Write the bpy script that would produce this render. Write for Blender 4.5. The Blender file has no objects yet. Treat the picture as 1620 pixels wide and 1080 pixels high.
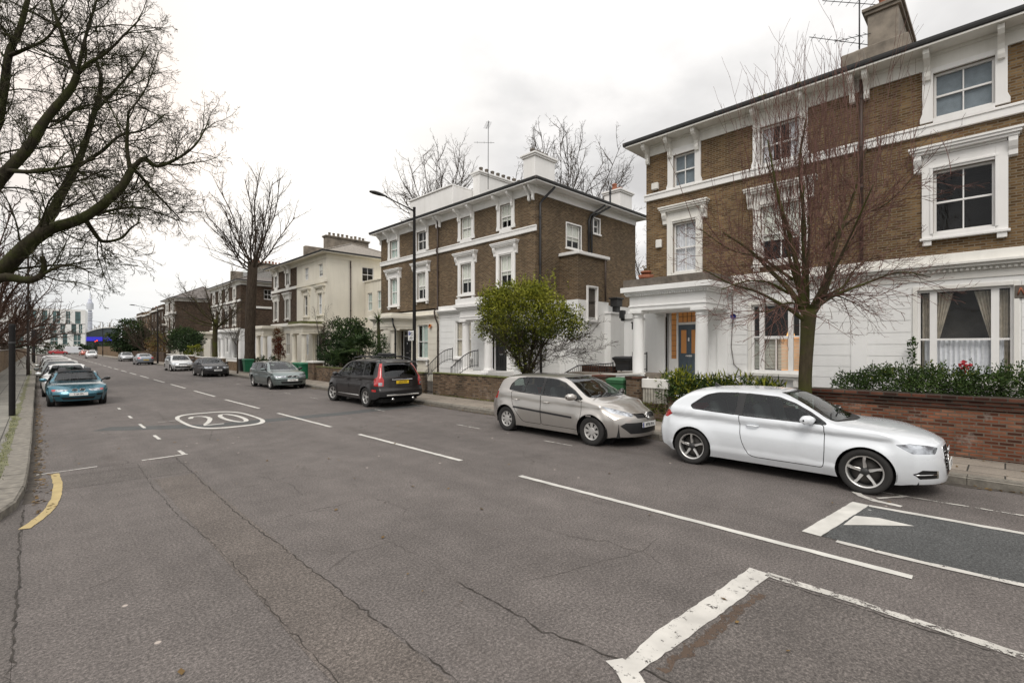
import bpy, bmesh, math, random
import numpy as np
from mathutils import Vector, Matrix
from math import radians, sin, cos, pi, sqrt, atan2, hypot

scene = bpy.context.scene
COL = bpy.context.collection
R0 = random.Random(11)

# ------------------------------------------------------------------ camera frame (metres; +Y runs up the street, +X towards the houses)
FPX, HX, HY, CAMH = 765.0, 810.0, 549.0, 2.2
YAW = atan2(750, 765)
_S, _C = sin(YAW), cos(YAW)

def ray(px, py):
    a = (px - HX) / FPX; b = (HY - py) / FPX
    return (_S + a * _C, _C - a * _S, b)

def atY(px, py, Y):
    d = ray(px, py); t = Y / d[1]
    return Vector((d[0] * t, Y, CAMH + d[2] * t))

def atX(px, py, X):
    d = ray(px, py); t = X / d[0]
    return Vector((X, d[1] * t, CAMH + d[2] * t))

# ------------------------------------------------------------------ mesh builder
class MB:
    def __init__(s):
        s.v = []; s.f = []; s.m = []; s.sm = []
        s.cur = 0; s.smooth = False
    def face(s, pts, m=None, sm=None):
        n = len(s.v); s.v.extend([tuple(p) for p in pts])
        s.f.append(tuple(range(n, n + len(pts)))); s.m.append(s.cur if m is None else m); s.sm.append(s.smooth if sm is None else sm)
    def mesh(s, verts, faces, m=None, sm=None):
        n = len(s.v); s.v.extend([tuple(p) for p in verts])
        for f in faces:
            s.f.append(tuple(i + n for i in f)); s.m.append(s.cur if m is None else m); s.sm.append(s.smooth if sm is None else sm)
    def box(s, x0, x1, y0, y1, z0, z1, M=None, m=None):
        if x0 > x1: x0, x1 = x1, x0
        if y0 > y1: y0, y1 = y1, y0
        if z0 > z1: z0, z1 = z1, z0
        P = [(x0,y0,z0),(x1,y0,z0),(x1,y1,z0),(x0,y1,z0),(x0,y0,z1),(x1,y0,z1),(x1,y1,z1),(x0,y1,z1)]
        if M is not None: P = [M @ Vector(p) for p in P]
        s.mesh(P, [(0,3,2,1),(4,5,6,7),(0,1,5,4),(1,2,6,5),(2,3,7,6),(3,0,4,7)], m)
    def cbox(s, x0, x1, y0, y1, z0, z1, c=.01, M=None, m=None):
        """box with chamfered edges"""
        bm = bmesh.new()
        bmesh.ops.create_cube(bm, size=1)
        for v in bm.verts:
            v.co = Vector(((x0 + x1) / 2 + v.co.x * (x1 - x0), (y0 + y1) / 2 + v.co.y * (y1 - y0), (z0 + z1) / 2 + v.co.z * (z1 - z0)))
        bmesh.ops.bevel(bm, geom=bm.edges[:], offset=c, segments=1, affect='EDGES')
        bm.verts.index_update()
        s.mesh([(M @ v.co) if M is not None else v.co.copy() for v in bm.verts], [[v.index for v in f.verts] for f in bm.faces], m)
        bm.free()
    def prism(s, pts, d, m=None, M=None):
        """extrude a 3d polygon by vector d"""
        n = len(pts); d = Vector(d)
        P = [Vector(p) for p in pts]; P = P + [p + d for p in P]
        if M is not None: P = [M @ p for p in P]
        F = [tuple(range(n - 1, -1, -1)), tuple(range(n, 2 * n))] + [(i, (i + 1) % n, n + (i + 1) % n, n + i) for i in range(n)]
        s.mesh(P, F, m)
    def lathe(s, prof, c=(0,0,0), seg=20, axis='z', m=None, sm=True, M=None, a0=0, a1=2*pi):
        """prof: list of (radius, height)"""
        P = []; F = []; full = abs(a1 - a0 - 2 * pi) < 1e-6; ns = seg if full else seg + 1
        for (r, h) in prof:
            for k in range(ns):
                a = a0 + (a1 - a0) * k / seg
                if axis == 'z': p = Vector((r * cos(a), r * sin(a), h))
                elif axis == 'y': p = Vector((r * cos(a), h, r * sin(a)))
                else: p = Vector((h, r * cos(a), r * sin(a)))
                p += Vector(c)
                P.append(M @ p if M is not None else p)
        for i in range(len(prof) - 1):
            for k in range(seg):
                k2 = (k + 1) % ns if full else k + 1
                F.append((i * ns + k, i * ns + k2, (i + 1) * ns + k2, (i + 1) * ns + k))
        s.mesh(P, F, m, sm)
    def tube(s, pts, rad, n=8, m=None, caps=True, sm=True):
        pts = [Vector(p) for p in pts]
        if not hasattr(rad, '__len__'): rad = [rad] * len(pts)
        P = []; F = []
        t = (pts[1] - pts[0]).normalized()
        u = t.orthogonal().normalized()
        for i, p in enumerate(pts):
            if i == 0: d = pts[1] - pts[0]
            elif i == len(pts) - 1: d = pts[-1] - pts[-2]
            else: d = pts[i + 1] - pts[i - 1]
            d.normalize()
            u = (u - d * u.dot(d))
            if u.length < 1e-6: u = d.orthogonal()
            u.normalize(); w = d.cross(u)
            for k in range(n):
                a = 2 * pi * k / n
                P.append(p + (u * cos(a) + w * sin(a)) * rad[i])
        for i in range(len(pts) - 1):
            for k in range(n):
                F.append((i * n + k, i * n + (k + 1) % n, (i + 1) * n + (k + 1) % n, (i + 1) * n + k))
        if caps:
            F.append(tuple(range(n - 1, -1, -1))); F.append(tuple((len(pts) - 1) * n + k for k in range(n)))
        s.mesh(P, F, m, sm)
    def build(s, name, mats, parent=None, bevel=0, loc=None):
        """link as one object; vertices are given in the parent's frame (or in world minus loc)"""
        me = bpy.data.meshes.new(name)
        off = Vector(loc) if loc is not None else Vector((0, 0, 0))
        V = [(v[0] - off[0], v[1] - off[1], v[2] - off[2]) for v in s.v] if loc is not None else s.v
        me.from_pydata(V, [], s.f)
        if not isinstance(mats, (list, tuple)): mats = [mats]
        for mt in mats: me.materials.append(mt)
        me.polygons.foreach_set('material_index', s.m)
        me.polygons.foreach_set('use_smooth', s.sm)
        me.update()
        o = bpy.data.objects.new(name, me); COL.objects.link(o)
        if parent is not None: o.parent = parent
        if loc is not None and parent is None: o.location = off
        if bevel:
            b = o.modifiers.new('bevel', 'BEVEL'); b.width = bevel; b.segments = 2; b.limit_method = 'ANGLE'; b.angle_limit = radians(40)
        return o

def tag(o, label=None, cat=None, group=None, kind=None):
    if label: o['label'] = label
    if cat: o['category'] = cat
    if group: o['group'] = group
    if kind: o['kind'] = kind
    return o

def thing(name, label, cat, loc=(0,0,0), rz=0.0, group=None):
    o = bpy.data.objects.new(name, None); COL.objects.link(o)
    o.empty_display_size = .2
    o.location = loc; o.rotation_euler = (0, 0, rz)
    return tag(o, label, cat, group)

def copy_tree(o, parent=None):
    c = o.copy(); COL.objects.link(c); c.parent = parent
    for ch in list(o.children): copy_tree(ch, c)
    return c

_fc = {}
def text_geo(txt, size=1.0, bold=0.0):
    """flat lettering as (verts, faces) in the XY plane, centred"""
    key = (txt, bold)
    if key not in _fc:
        cu = bpy.data.curves.new('lettering', 'FONT'); cu.body = txt; cu.align_x = 'CENTER'; cu.align_y = 'CENTER'
        cu.resolution_u = 3; cu.offset = bold
        ob = bpy.data.objects.new('lettering', cu); COL.objects.link(ob)
        dg = bpy.context.evaluated_depsgraph_get(); ev = ob.evaluated_get(dg); me = ev.to_mesh()
        _fc[key] = ([v.co.copy() for v in me.vertices], [tuple(p.vertices) for p in me.polygons])
        ev.to_mesh_clear(); bpy.data.objects.remove(ob); bpy.data.curves.remove(cu)
    V, F = _fc[key]
    return [v * size for v in V], F

# ------------------------------------------------------------------ materials
def newmat(name):
    m = bpy.data.materials.new(name); m.use_nodes = True
    nt = m.node_tree
    return m, nt, nt.nodes, nt.links, nt.nodes['Principled BSDF']

def srgb(r, g, b):
    f = lambda c: (c / 255 / 12.92) if c / 255 <= .04045 else ((c / 255 + .055) / 1.055) ** 2.4
    return (f(r), f(g), f(b), 1)

def noise(nt, scale, vec=None, detail=4, rough=.55):
    n = nt.nodes.new('ShaderNodeTexNoise'); n.inputs['Scale'].default_value = scale; n.inputs['Detail'].default_value = detail; n.inputs['Roughness'].default_value = rough
    if vec is not None: nt.links.new(vec, n.inputs['Vector'])
    return n.outputs['Fac']

def ramp(nt, fac, stops):
    r = nt.nodes.new('ShaderNodeValToRGB'); nt.links.new(fac, r.inputs['Fac'])
    e = r.color_ramp.elements
    while len(e) < len(stops): e.new(.5)
    for i, (p, c) in enumerate(stops):
        e[i].position = p
        e[i].color = c if hasattr(c, '__len__') else (c, c, c, 1)
    return r.outputs['Color']

def mixc(nt, fac, a, b, mode='MIX'):
    n = nt.nodes.new('ShaderNodeMix'); n.data_type = 'RGBA'; n.blend_type = mode
    for sock, val in ((n.inputs[0], fac), (n.inputs[6], a), (n.inputs[7], b)):
        if hasattr(val, 'is_output') or isinstance(val, bpy.types.NodeSocket): nt.links.new(val, sock)
        else: sock.default_value = val
    return n.outputs[2]

def math_(nt, op, a, b=0.0, c=None):
    n = nt.nodes.new('ShaderNodeMath'); n.operation = op
    for sock, val in zip(n.inputs, (a, b, c)):
        if val is None: continue
        if isinstance(val, bpy.types.NodeSocket): nt.links.new(val, sock)
        else: sock.default_value = val
    return n.outputs[0]

def pos(nt):
    return nt.nodes.new('ShaderNodeNewGeometry').outputs['Position']

def mapping(nt, vec, scale=(1,1,1), loc=(0,0,0), rot=(0,0,0)):
    n = nt.nodes.new('ShaderNodeMapping'); nt.links.new(vec, n.inputs['Vector'])
    n.inputs['Scale'].default_value = scale; n.inputs['Location'].default_value = loc; n.inputs['Rotation'].default_value = rot
    return n.outputs['Vector']

def bump(nt, bs, h, strength=.4, dist=.01):
    n = nt.nodes.new('ShaderNodeBump'); n.inputs['Strength'].default_value = strength; n.inputs['Distance'].default_value = dist
    nt.links.new(h, n.inputs['Height']); nt.links.new(n.outputs['Normal'], bs.inputs['Normal'])

def plain(name, col, rough=.6, metal=0.0, var=.15, scale=6.0, spec=None, coat=0.0):
    """a surface with a little tonal variation"""
    m, nt, N, L, bs = newmat(name)
    if len(col) == 3: col = (*col, 1)
    f = noise(nt, scale, pos(nt), 5)
    lo = tuple(c * (1 - var) for c in col[:3]) + (1,); hi = tuple(min(1, c * (1 + var)) for c in col[:3]) + (1,)
    L.new(ramp(nt, f, [(.3, lo), (.7, hi)]), bs.inputs['Base Color'])
    bs.inputs['Roughness'].default_value = rough; bs.inputs['Metallic'].default_value = metal
    if spec is not None: bs.inputs['Specular IOR Level'].default_value = spec
    if coat: bs.inputs['Coat Weight'].default_value = coat; bs.inputs['Coat Roughness'].default_value = .04
    return m

def asphalt(name, base, tint=(1.04, 1.0, .965), contrast=1.0):
    m, nt, N, L, bs = newmat(name)
    p = pos(nt)
    big = noise(nt, .35, p, 5, .6)
    mid = noise(nt, 2.2, p, 6, .65)
    fine = noise(nt, 42, p, 4, .75)
    grain = noise(nt, 105, p, 3, .8)
    strk = noise(nt, 1.0, mapping(nt, p, (1.6, .12, 1)), 4, .6)      # tyre-polished bands along the street
    b = base
    c1 = ramp(nt, big, [(.3, b * .84), (.72, b * 1.14)])
    c2 = ramp(nt, mid, [(.25, .82), (.75, 1.15)])
    c3 = ramp(nt, fine, [(.3, .38), (.5, .94), (.72, 1.9)])
    c3b = ramp(nt, grain, [(.32, .55), (.68, 1.5)])
    c4 = ramp(nt, strk, [(.3, .9), (.7, 1.1)])
    c = mixc(nt, 1, c1, c2, 'MULTIPLY'); c = mixc(nt, 1, c, c3, 'MULTIPLY'); c = mixc(nt, 1, c, c4, 'MULTIPLY'); c = mixc(nt, .9, c, c3b, 'MULTIPLY')
    # pale stones and chewing-gum specks
    vo = N.new('ShaderNodeTexVoronoi'); vo.inputs['Scale'].default_value = 26; L.new(p, vo.inputs['Vector'])
    sp = ramp(nt, vo.outputs['Distance'], [(.10, 1), (.2, 0)])
    wn = N.new('ShaderNodeTexWhiteNoise'); L.new(vo.outputs['Color'], wn.inputs['Vector'])
    sel = math_(nt, 'GREATER_THAN', wn.outputs['Value'], .9)
    c = mixc(nt, math_(nt, 'MULTIPLY', sp, math_(nt, 'MULTIPLY', sel, .55)), c, (b * 2.6, b * 2.55, b * 2.4, 1))
    vg = N.new('ShaderNodeTexVoronoi'); vg.inputs['Scale'].default_value = 2.1; L.new(p, vg.inputs['Vector'])
    wg = N.new('ShaderNodeTexWhiteNoise'); L.new(vg.outputs['Color'], wg.inputs['Vector'])
    gum = math_(nt, 'MULTIPLY', ramp(nt, vg.outputs['Distance'], [(.035, 1), (.055, 0)]), math_(nt, 'GREATER_THAN', wg.outputs['Value'], .55))
    c = mixc(nt, math_(nt, 'MULTIPLY', gum, .8), c, (.42, .41, .39, 1))
    # oil drips and darker damp blotches
    oil = ramp(nt, noise(nt, .9, mapping(nt, p, (1, .35, 1), (7, 3, 0)), 5, .65), [(.60, 0), (.74, 1)])
    c = mixc(nt, math_(nt, 'MULTIPLY', oil, .45), c, (b * .45, b * .42, b * .38, 1))
    spot = ramp(nt, noise(nt, 4.5, mapping(nt, p, (1, .7, 1)), 3, .5), [(.70, 0), (.76, 1)])
    c = mixc(nt, math_(nt, 'MULTIPLY', spot, .35), c, (b * .4, b * .38, b * .35, 1))
    # hair cracks
    vc = N.new('ShaderNodeTexVoronoi'); vc.feature = 'DISTANCE_TO_EDGE'; vc.inputs['Scale'].default_value = .55
    wob = N.new('ShaderNodeTexNoise'); wob.inputs['Scale'].default_value = 3; wob.inputs['Detail'].default_value = 5; L.new(p, wob.inputs['Vector'])
    L.new(mixc(nt, .22, p, wob.outputs['Color'], 'ADD'), vc.inputs['Vector'])
    ck = ramp(nt, vc.outputs['Distance'], [(.0, 1), (.006, 0)])
    ck = math_(nt, 'MULTIPLY', ck, ramp(nt, noise(nt, .5, p, 3), [(.5, 0), (.62, 1)]))
    c = mixc(nt, math_(nt, 'MULTIPLY', ck, .75), c, (b * .25, b * .24, b * .22, 1))
    c = mixc(nt, 1, c, (*tint, 1), 'MULTIPLY')
    L.new(c, bs.inputs['Base Color'])
    bs.inputs['Roughness'].default_value = .82; bs.inputs['Specular IOR Level'].default_value = .3
    bump(nt, bs, math_(nt, 'ADD', fine, math_(nt, 'MULTIPLY', grain, .6)), .55, .008)
    return m

def brickmat(name, cols, mortar, weather=.5, white=.0, soot=.35, row=.075, width=.225):
    m, nt, N, L, bs = newmat(name)
    p = pos(nt)
    sx = N.new('ShaderNodeSeparateXYZ'); L.new(p, sx.inputs[0])
    cb = N.new('ShaderNodeCombineXYZ')
    L.new(math_(nt, 'ADD', sx.outputs[0], sx.outputs[1]), cb.inputs[0]); L.new(sx.outputs[2], cb.inputs[1])
    br = N.new('ShaderNodeTexBrick'); L.new(cb.outputs[0], br.inputs['Vector'])
    br.inputs['Scale'].default_value = 1; br.inputs['Brick Width'].default_value = width; br.inputs['Row Height'].default_value = row
    br.inputs['Mortar Size'].default_value = .013; br.inputs['Mortar Smooth'].default_value = .25; br.inputs['Bias'].default_value = 0
    br.offset = .5; br.inputs['Color1'].default_value = (0, 0, 0, 1); br.inputs['Color2'].default_value = (1, 1, 1, 1); br.inputs['Mortar'].default_value = (.5, .5, .5, 1)
    # per-brick tone: brick colour output varies 0..1
    val = N.new('ShaderNodeRGBToBW'); L.new(br.outputs['Color'], val.inputs[0])
    tone = ramp(nt, val.outputs[0], [(0.0, cols[0]), (.3, cols[1]), (.65, cols[2]), (1.0, cols[3])])
    # second, offset cell noise so that repeats break up
    cell = N.new('ShaderNodeTexWhiteNoise'); cell.noise_dimensions = '2D'
    sn = N.new('ShaderNodeVectorMath'); sn.operation = 'FLOOR'
    L.new(mapping(nt, cb.outputs[0], (1 / width, 1 / row, 1)), sn.inputs[0]); L.new(sn.outputs[0], cell.inputs['Vector'])
    tone = mixc(nt, .12, tone, ramp(nt, cell.outputs['Value'], [(0, .55), (1, 1.45)]), 'MULTIPLY')
    patch = noise(nt, .55, p, 6, .65)
    tone = mixc(nt, weather, tone, ramp(nt, patch, [(.3, .45), (.7, 1.5)]), 'MULTIPLY')
    small = noise(nt, 3.5, p, 4, .6)
    tone = mixc(nt, .5, tone, ramp(nt, small, [(.25, .6), (.75, 1.4)]), 'MULTIPLY')
    c = mixc(nt, br.outputs['Fac'], tone, mortar)
    streak = noise(nt, 1.0, mapping(nt, p, (1.3, 1.3, .16)), 5, .6)
    c = mixc(nt, math_(nt, 'MULTIPLY', ramp(nt, streak, [(.5, 0), (.72, 1)]), soot), c, (.03, .026, .02, 1))
    if white:
        wn = noise(nt, 1.7, mapping(nt, p, (1, 1, .8)), 6, .7)
        c = mixc(nt, math_(nt, 'MULTIPLY', ramp(nt, wn, [(.55, 0), (.75, 1)]), white), c, (.42, .38, .34, 1))
    L.new(c, bs.inputs['Base Color'])
    bs.inputs['Roughness'].default_value = .9; bs.inputs['Specular IOR Level'].default_value = .2
    bump(nt, bs, math_(nt, 'SUBTRACT', math_(nt, 'MULTIPLY', small, .3), br.outputs['Fac']), .6, .01)
    return m

def render_paint(name, col, dirt=.25, rough=.6):
    """painted stucco: faint grime, rain streaks"""
    m, nt, N, L, bs = newmat(name)
    p = pos(nt)
    st = noise(nt, 1.0, mapping(nt, p, (2.2, 2.2, .22)), 6, .65)
    bl = noise(nt, .7, p, 5, .6)
    c = mixc(nt, math_(nt, 'MULTIPLY', ramp(nt, st, [(.45, 0), (.75, 1)]), dirt), (*col, 1), (col[0] * .55, col[1] * .53, col[2] * .48, 1))
    c = mixc(nt, 1, c, ramp(nt, bl, [(.3, .93), (.7, 1.03)]), 'MULTIPLY')
    # splash-back grime near the ground
    sx = N.new('ShaderNodeSeparateXYZ'); L.new(p, sx.inputs[0])
    low = math_(nt, 'MULTIPLY', ramp(nt, math_(nt, 'MULTIPLY', sx.outputs[2], .5), [(.15, 1), (.5, 0)]), ramp(nt, noise(nt, 3, p, 5), [(.3, 0), (.7, 1)]))
    c = mixc(nt, math_(nt, 'MULTIPLY', low, dirt * 1.2), c, (.25, .25, .2, 1))
    L.new(c, bs.inputs['Base Color']); bs.inputs['Roughness'].default_value = rough
    bump(nt, bs, noise(nt, 30, p, 4), .12, .01)
    return m

def glassmat(name, tint=(1, 1.02, 1.01), trans=.55, rough=.01, ior=1.6):
    """window glass: partly see-through, with a mirror reflection that grows at grazing angles"""
    m, nt, N, L, bs = newmat(name)
    out = N['Material Output']; N.remove(bs)
    tr = N.new('ShaderNodeBsdfTransparent'); tr.inputs[0].default_value = (trans * tint[0], trans * tint[1], trans * tint[2], 1)
    gl = N.new('ShaderNodeBsdfGlossy'); gl.inputs['Roughness'].default_value = rough; gl.inputs[0].default_value = (.95, .97, 1, 1)
    f0 = ((ior - 1) / (ior + 1)) ** 2
    gm = N.new('ShaderNodeNewGeometry'); dp = N.new('ShaderNodeVectorMath'); dp.operation = 'DOT_PRODUCT'; L.new(gm.outputs['Incoming'], dp.inputs[0]); L.new(gm.outputs['Normal'], dp.inputs[1])
    fres = math_(nt, 'ADD', f0, math_(nt, 'MULTIPLY', 1 - f0, math_(nt, 'POWER', math_(nt, 'SUBTRACT', 1.0, math_(nt, 'ABSOLUTE', dp.outputs['Value'])), 5.0)))
    # slight waviness of old panes
    bp = N.new('ShaderNodeBump'); bp.inputs['Strength'].default_value = .06; bp.inputs['Distance'].default_value = .05
    L.new(noise(nt, 2.0, pos(nt), 2), bp.inputs['Height']); L.new(bp.outputs[0], gl.inputs['Normal'])
    mx = N.new('ShaderNodeMixShader'); L.new(fres, mx.inputs[0]); L.new(tr.outputs[0], mx.inputs[1]); L.new(gl.outputs[0], mx.inputs[2])
    L.new(mx.outputs[0], out.inputs['Surface'])
    return m

def paintmat(name, col, metallic=0.0, rough=.3, flake=0.0, dirt=.25, coat=1.0):
    """car paint under clear coat, with a film of road dust low down"""
    m, nt, N, L, bs = newmat(name)
    tc = N.new('ShaderNodeTexCoord').outputs['Object']
    sx = N.new('ShaderNodeSeparateXYZ'); L.new(tc, sx.inputs[0])
    f = noise(nt, 5, tc, 5, .6)
    low = ramp(nt, math_(nt, 'ADD', sx.outputs[2], math_(nt, 'MULTIPLY', f, .25)), [(.3, 1), (.72, .0)])
    c = mixc(nt, math_(nt, 'MULTIPLY', low, dirt), (*col, 1), (.16, .14, .12, 1))
    geo = N.new('ShaderNodeNewGeometry')
    c = mixc(nt, geo.outputs['Backfacing'], c, (.02, .02, .02, 1))
    L.new(c, bs.inputs['Base Color'])
    bs.inputs['Metallic'].default_value = metallic; bs.inputs['Roughness'].default_value = rough
    bs.inputs['Coat Weight'].default_value = coat; bs.inputs['Coat Roughness'].default_value = .03
    L.new(math_(nt, 'ADD', math_(nt, 'MULTIPLY', low, .3), rough), bs.inputs['Roughness'])
    return m

def leafmat(name, dark, mid, light):
    m, nt, N, L, bs = newmat(name)
    p = pos(nt)
    f = noise(nt, 1.6, p, 4, .6)
    g = N.new('ShaderNodeTexWhiteNoise'); gq = N.new('ShaderNodeVectorMath'); gq.operation = 'FLOOR'
    L.new(mapping(nt, p, (14, 14, 14)), gq.inputs[0]); L.new(gq.outputs[0], g.inputs['Vector'])
    k = math_(nt, 'ADD', math_(nt, 'MULTIPLY', f, .65), math_(nt, 'MULTIPLY', g.outputs['Value'], .35))
    L.new(ramp(nt, k, [(.25, (*dark, 1)), (.5, (*mid, 1)), (.75, (*light, 1))]), bs.inputs['Base Color'])
    bs.inputs['Roughness'].default_value = .65; bs.inputs['Specular IOR Level'].default_value = .15
    return m

def barkmat(name, a, b, moss=None):
    m, nt, N, L, bs = newmat(name)
    p = pos(nt)
    f = noise(nt, 9, mapping(nt, p, (1, 1, .3)), 6, .7)
    c = ramp(nt, f, [(.3, (*a, 1)), (.7, (*b, 1))])
    if moss:
        c = mixc(nt, ramp(nt, noise(nt, 1.3, p, 5), [(.42, 0), (.6, .85)]), c, (*moss, 1))
    L.new(c, bs.inputs['Base Color']); bs.inputs['Roughness'].default_value = .9; bs.inputs['Specular IOR Level'].default_value = .15
    bump(nt, bs, f, .7, .02)
    return m

def worn(name, col, wear=.5):
    """road paint that has flaked so the asphalt shows through"""
    m, nt, N, L, bs = newmat(name)
    p = pos(nt); out = N['Material Output']
    f = noise(nt, 9, p, 8, .75); g = noise(nt, 60, p, 3, .7)
    k = math_(nt, 'ADD', math_(nt, 'MULTIPLY', f, .7), math_(nt, 'MULTIPLY', g, .3))
    a = ramp(nt, k, [(.58 - .3 * wear + .12, 0), (.58 - .3 * wear + .17, 1)]) if False else ramp(nt, k, [(.24 + .27 * wear, 0), (.28 + .27 * wear, 1)])
    L.new(mixc(nt, .6, (*col, 1), ramp(nt, noise(nt, 3.3, p, 5), [(.3, .6), (.7, 1.08)]), 'MULTIPLY'), bs.inputs['Base Color'])
    bs.inputs['Roughness'].default_value = .7
    tr = N.new('ShaderNodeBsdfTransparent'); mx = N.new('ShaderNodeMixShader')
    L.new(a, mx.inputs[0]); L.new(tr.outputs[0], mx.inputs[1]); L.new(bs.outputs[0], mx.inputs[2]); L.new(mx.outputs[0], out.inputs['Surface'])
    return m

def slabs(name, col, w=.75, hgt=.6):
    m, nt, N, L, bs = newmat(name)
    p = pos(nt)
    br = N.new('ShaderNodeTexBrick'); L.new(mapping(nt, p, (1, 1, 1), rot=(0, 0, pi / 2)), br.inputs['Vector'])
    br.inputs['Scale'].default_value = 1; br.inputs['Brick Width'].default_value = w; br.inputs['Row Height'].default_value = hgt
    br.inputs['Mortar Size'].default_value = .012; br.inputs['Mortar Smooth'].default_value = .2
    br.inputs['Color1'].default_value = tuple(c * .82 for c in col) + (1,); br.inputs['Color2'].default_value = tuple(c * 1.14 for c in col) + (1,)
    br.inputs['Mortar'].default_value = (.035, .033, .026, 1)
    c = mixc(nt, .75, br.outputs['Color'], ramp(nt, noise(nt, 1.2, p, 6, .65), [(.3, .62), (.7, 1.2)]), 'MULTIPLY')
    c = mixc(nt, .7, c, ramp(nt, noise(nt, 40, p, 4, .7), [(.3, .65), (.7, 1.3)]), 'MULTIPLY')
    L.new(c, bs.inputs['Base Color']); bs.inputs['Roughness'].default_value = .85
    bump(nt, bs, math_(nt, 'SUBTRACT', math_(nt, 'MULTIPLY', noise(nt, 25, p, 4), .3), br.outputs['Fac']), .4, .01)
    return m

M = {}
M['asphalt'] = asphalt('asphalt', .106, (1.13, 1.0, .93))
M['asphalt_strip'] = asphalt('asphalt_trench_strip', .103, (1.16, 1.0, .89))
M['asphalt_patch'] = asphalt('asphalt_patch', .094, (1.13, 1.0, .92))
M['asphalt_grey'] = asphalt('asphalt_fresh_grey', .078, (.98, 1.0, .99))
M['crack'] = plain('crack_dirt', (.034, .029, .024), .95, var=.5, scale=14)
M['rust'] = worn('rusty_dirt', (.085, .055, .036), .8)
M['white_line'] = worn('road_paint_white', (.56, .545, .505), .34)
M['white_worn'] = worn('road_paint_worn', (.50, .48, .44), .8)
M['white_mid'] = worn('road_paint_half_worn', (.55, .53, .49), .58)
M['yellow_line'] = worn('road_paint_yellow', (.42, .325, .15), .5)
M['slab'] = slabs('paving_slabs', (.26, .225, .185), .9, .62)
M['slab_left'] = slabs('paving_slabs_left', (.19, .18, .155), .62, .6)
M['kerb'] = plain('kerb_granite', (.17, .155, .13), .85, var=.35, scale=9)
M['verge'] = plain('mossy_edge', (.115, .115, .06), .95, var=.5, scale=5)
M['soil'] = plain('garden_soil', (.06, .05, .04), .95, var=.4)
M['ground'] = plain('ground_grass', (.06, .07, .035), .95, var=.4, scale=.6)
Bc = lambda r, g, b: (r, g, b, 1)
M['brick'] = brickmat('london_stock_brick', [Bc(.082,.046,.020), Bc(.118,.068,.029), Bc(.152,.090,.040), Bc(.215,.140,.068)], (.19,.155,.11,1), .6, 0, .36, .07, .215)
M['brick_b'] = brickmat('stock_brick_dark', [Bc(.068,.041,.020), Bc(.098,.060,.030), Bc(.126,.079,.041), Bc(.18,.124,.070)], (.18,.15,.112,1), .55, 0, .32, .07, .215)
M['brick_c'] = brickmat('brown_brick_far', [Bc(.03,.018,.012), Bc(.06,.036,.022), Bc(.085,.05,.032), Bc(.12,.08,.05)], (.085,.07,.055,1), .45, 0, .35)
M['brick_red'] = brickmat('red_garden_brick', [Bc(.07,.028,.018), Bc(.18,.062,.034), Bc(.24,.085,.045), Bc(.29,.14,.085)], (.14,.11,.085,1), .85, .75, .7, .066, .2)
M['brick_wall'] = brickmat('low_wall_brick', [Bc(.045,.03,.02), Bc(.1,.062,.038), Bc(.14,.09,.055), Bc(.19,.13,.085)], (.13,.11,.085,1), .6, .35, .45)
M['brick_ochre'] = brickmat('ochre_wall_brick', [Bc(.09,.055,.028), Bc(.16,.1,.05), Bc(.2,.13,.07), Bc(.25,.17,.1)], (.16,.13,.1,1), .5, .2, .4)
M['stucco'] = render_paint('white_stucco', (.82, .82, .805), .16)
M['stucco_cream'] = render_paint('cream_stucco', (.74, .70, .61), .2)
M['stucco_grey'] = render_paint('weathered_stucco', (.74, .70, .60), .3)
M['white'] = render_paint('white_paint', (.82, .81, .79), .18, .45)
M['trim'] = render_paint('weathered_trim', (.77, .755, .71), .34, .5)
M['slate'] = plain('roof_slate', (.12, .105, .095), .7, var=.35, scale=7)
M['slate_sunlit'] = plain('sunlit_slate', (.23, .205, .175), .75, var=.35, scale=6)  # roof slate with sunlight painted in as a lighter colour
M['cement'] = plain('grey_cement_render', (.22, .19, .155), .9, var=.4, scale=2.5)
M['lead'] = plain('lead_gutter', (.03, .03, .03), .55)
M['iron'] = plain('black_iron', (.012, .012, .013), .45)
M['pipe'] = plain('brown_pipe', (.05, .032, .024), .6)
M['post'] = plain('dark_post_paint', (.012, .011, .011), .7, spec=.2)
M['post_brown'] = plain('brown_post_paint', (.045, .033, .026), .5)
M['terracotta'] = plain('terracotta', (.30, .11, .06), .8, var=.3)
M['moss'] = plain('roof_moss', (.10, .105, .035), .95, var=.5, scale=8)
M['stone'] = plain('stained_stone', (.14, .12, .10), .9, var=.4, scale=4)
M['win'] = glassmat('window_glass', trans=.9, ior=1.38)
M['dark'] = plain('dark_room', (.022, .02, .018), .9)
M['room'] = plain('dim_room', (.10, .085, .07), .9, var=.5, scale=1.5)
M['curtain'] = plain('net_curtain', (.80, .80, .84), .9, var=.12, scale=9)
M['curtain_tan'] = plain('tan_curtain', (.60, .54, .46), .9, var=.2, scale=9)
M['blind'] = plain('pale_blind', (.80, .80, .74), .8, var=.08)
M['blind_blue'] = plain('slate_blue_blind', (.20, .235, .27), .8, var=.15)
M['blind_green'] = plain('greenish_blind', (.52, .62, .58), .8, var=.12)
M['door'] = plain('blue_grey_door', (.075, .10, .125), .35, var=.1)
M['door_black'] = plain('black_door', (.018, .018, .018), .35)
M['door_tan'] = plain('tan_door', (.33, .27, .2), .5)
M['wood'] = plain('grey_boards', (.36, .34, .29), .85, var=.4, scale=6)
M['green_bin'] = plain('green_bin_plastic', (.028, .115, .045), .5, var=.15)
M['green_bin2'] = plain('bright_green_bin_plastic', (.01, .13, .06), .5, var=.15)
M['black_bin'] = plain('black_bin_plastic', (.012, .012, .013), .5)
M['tyre'] = plain('tyre_rubber', (.018, .017, .016), .85)
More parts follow.
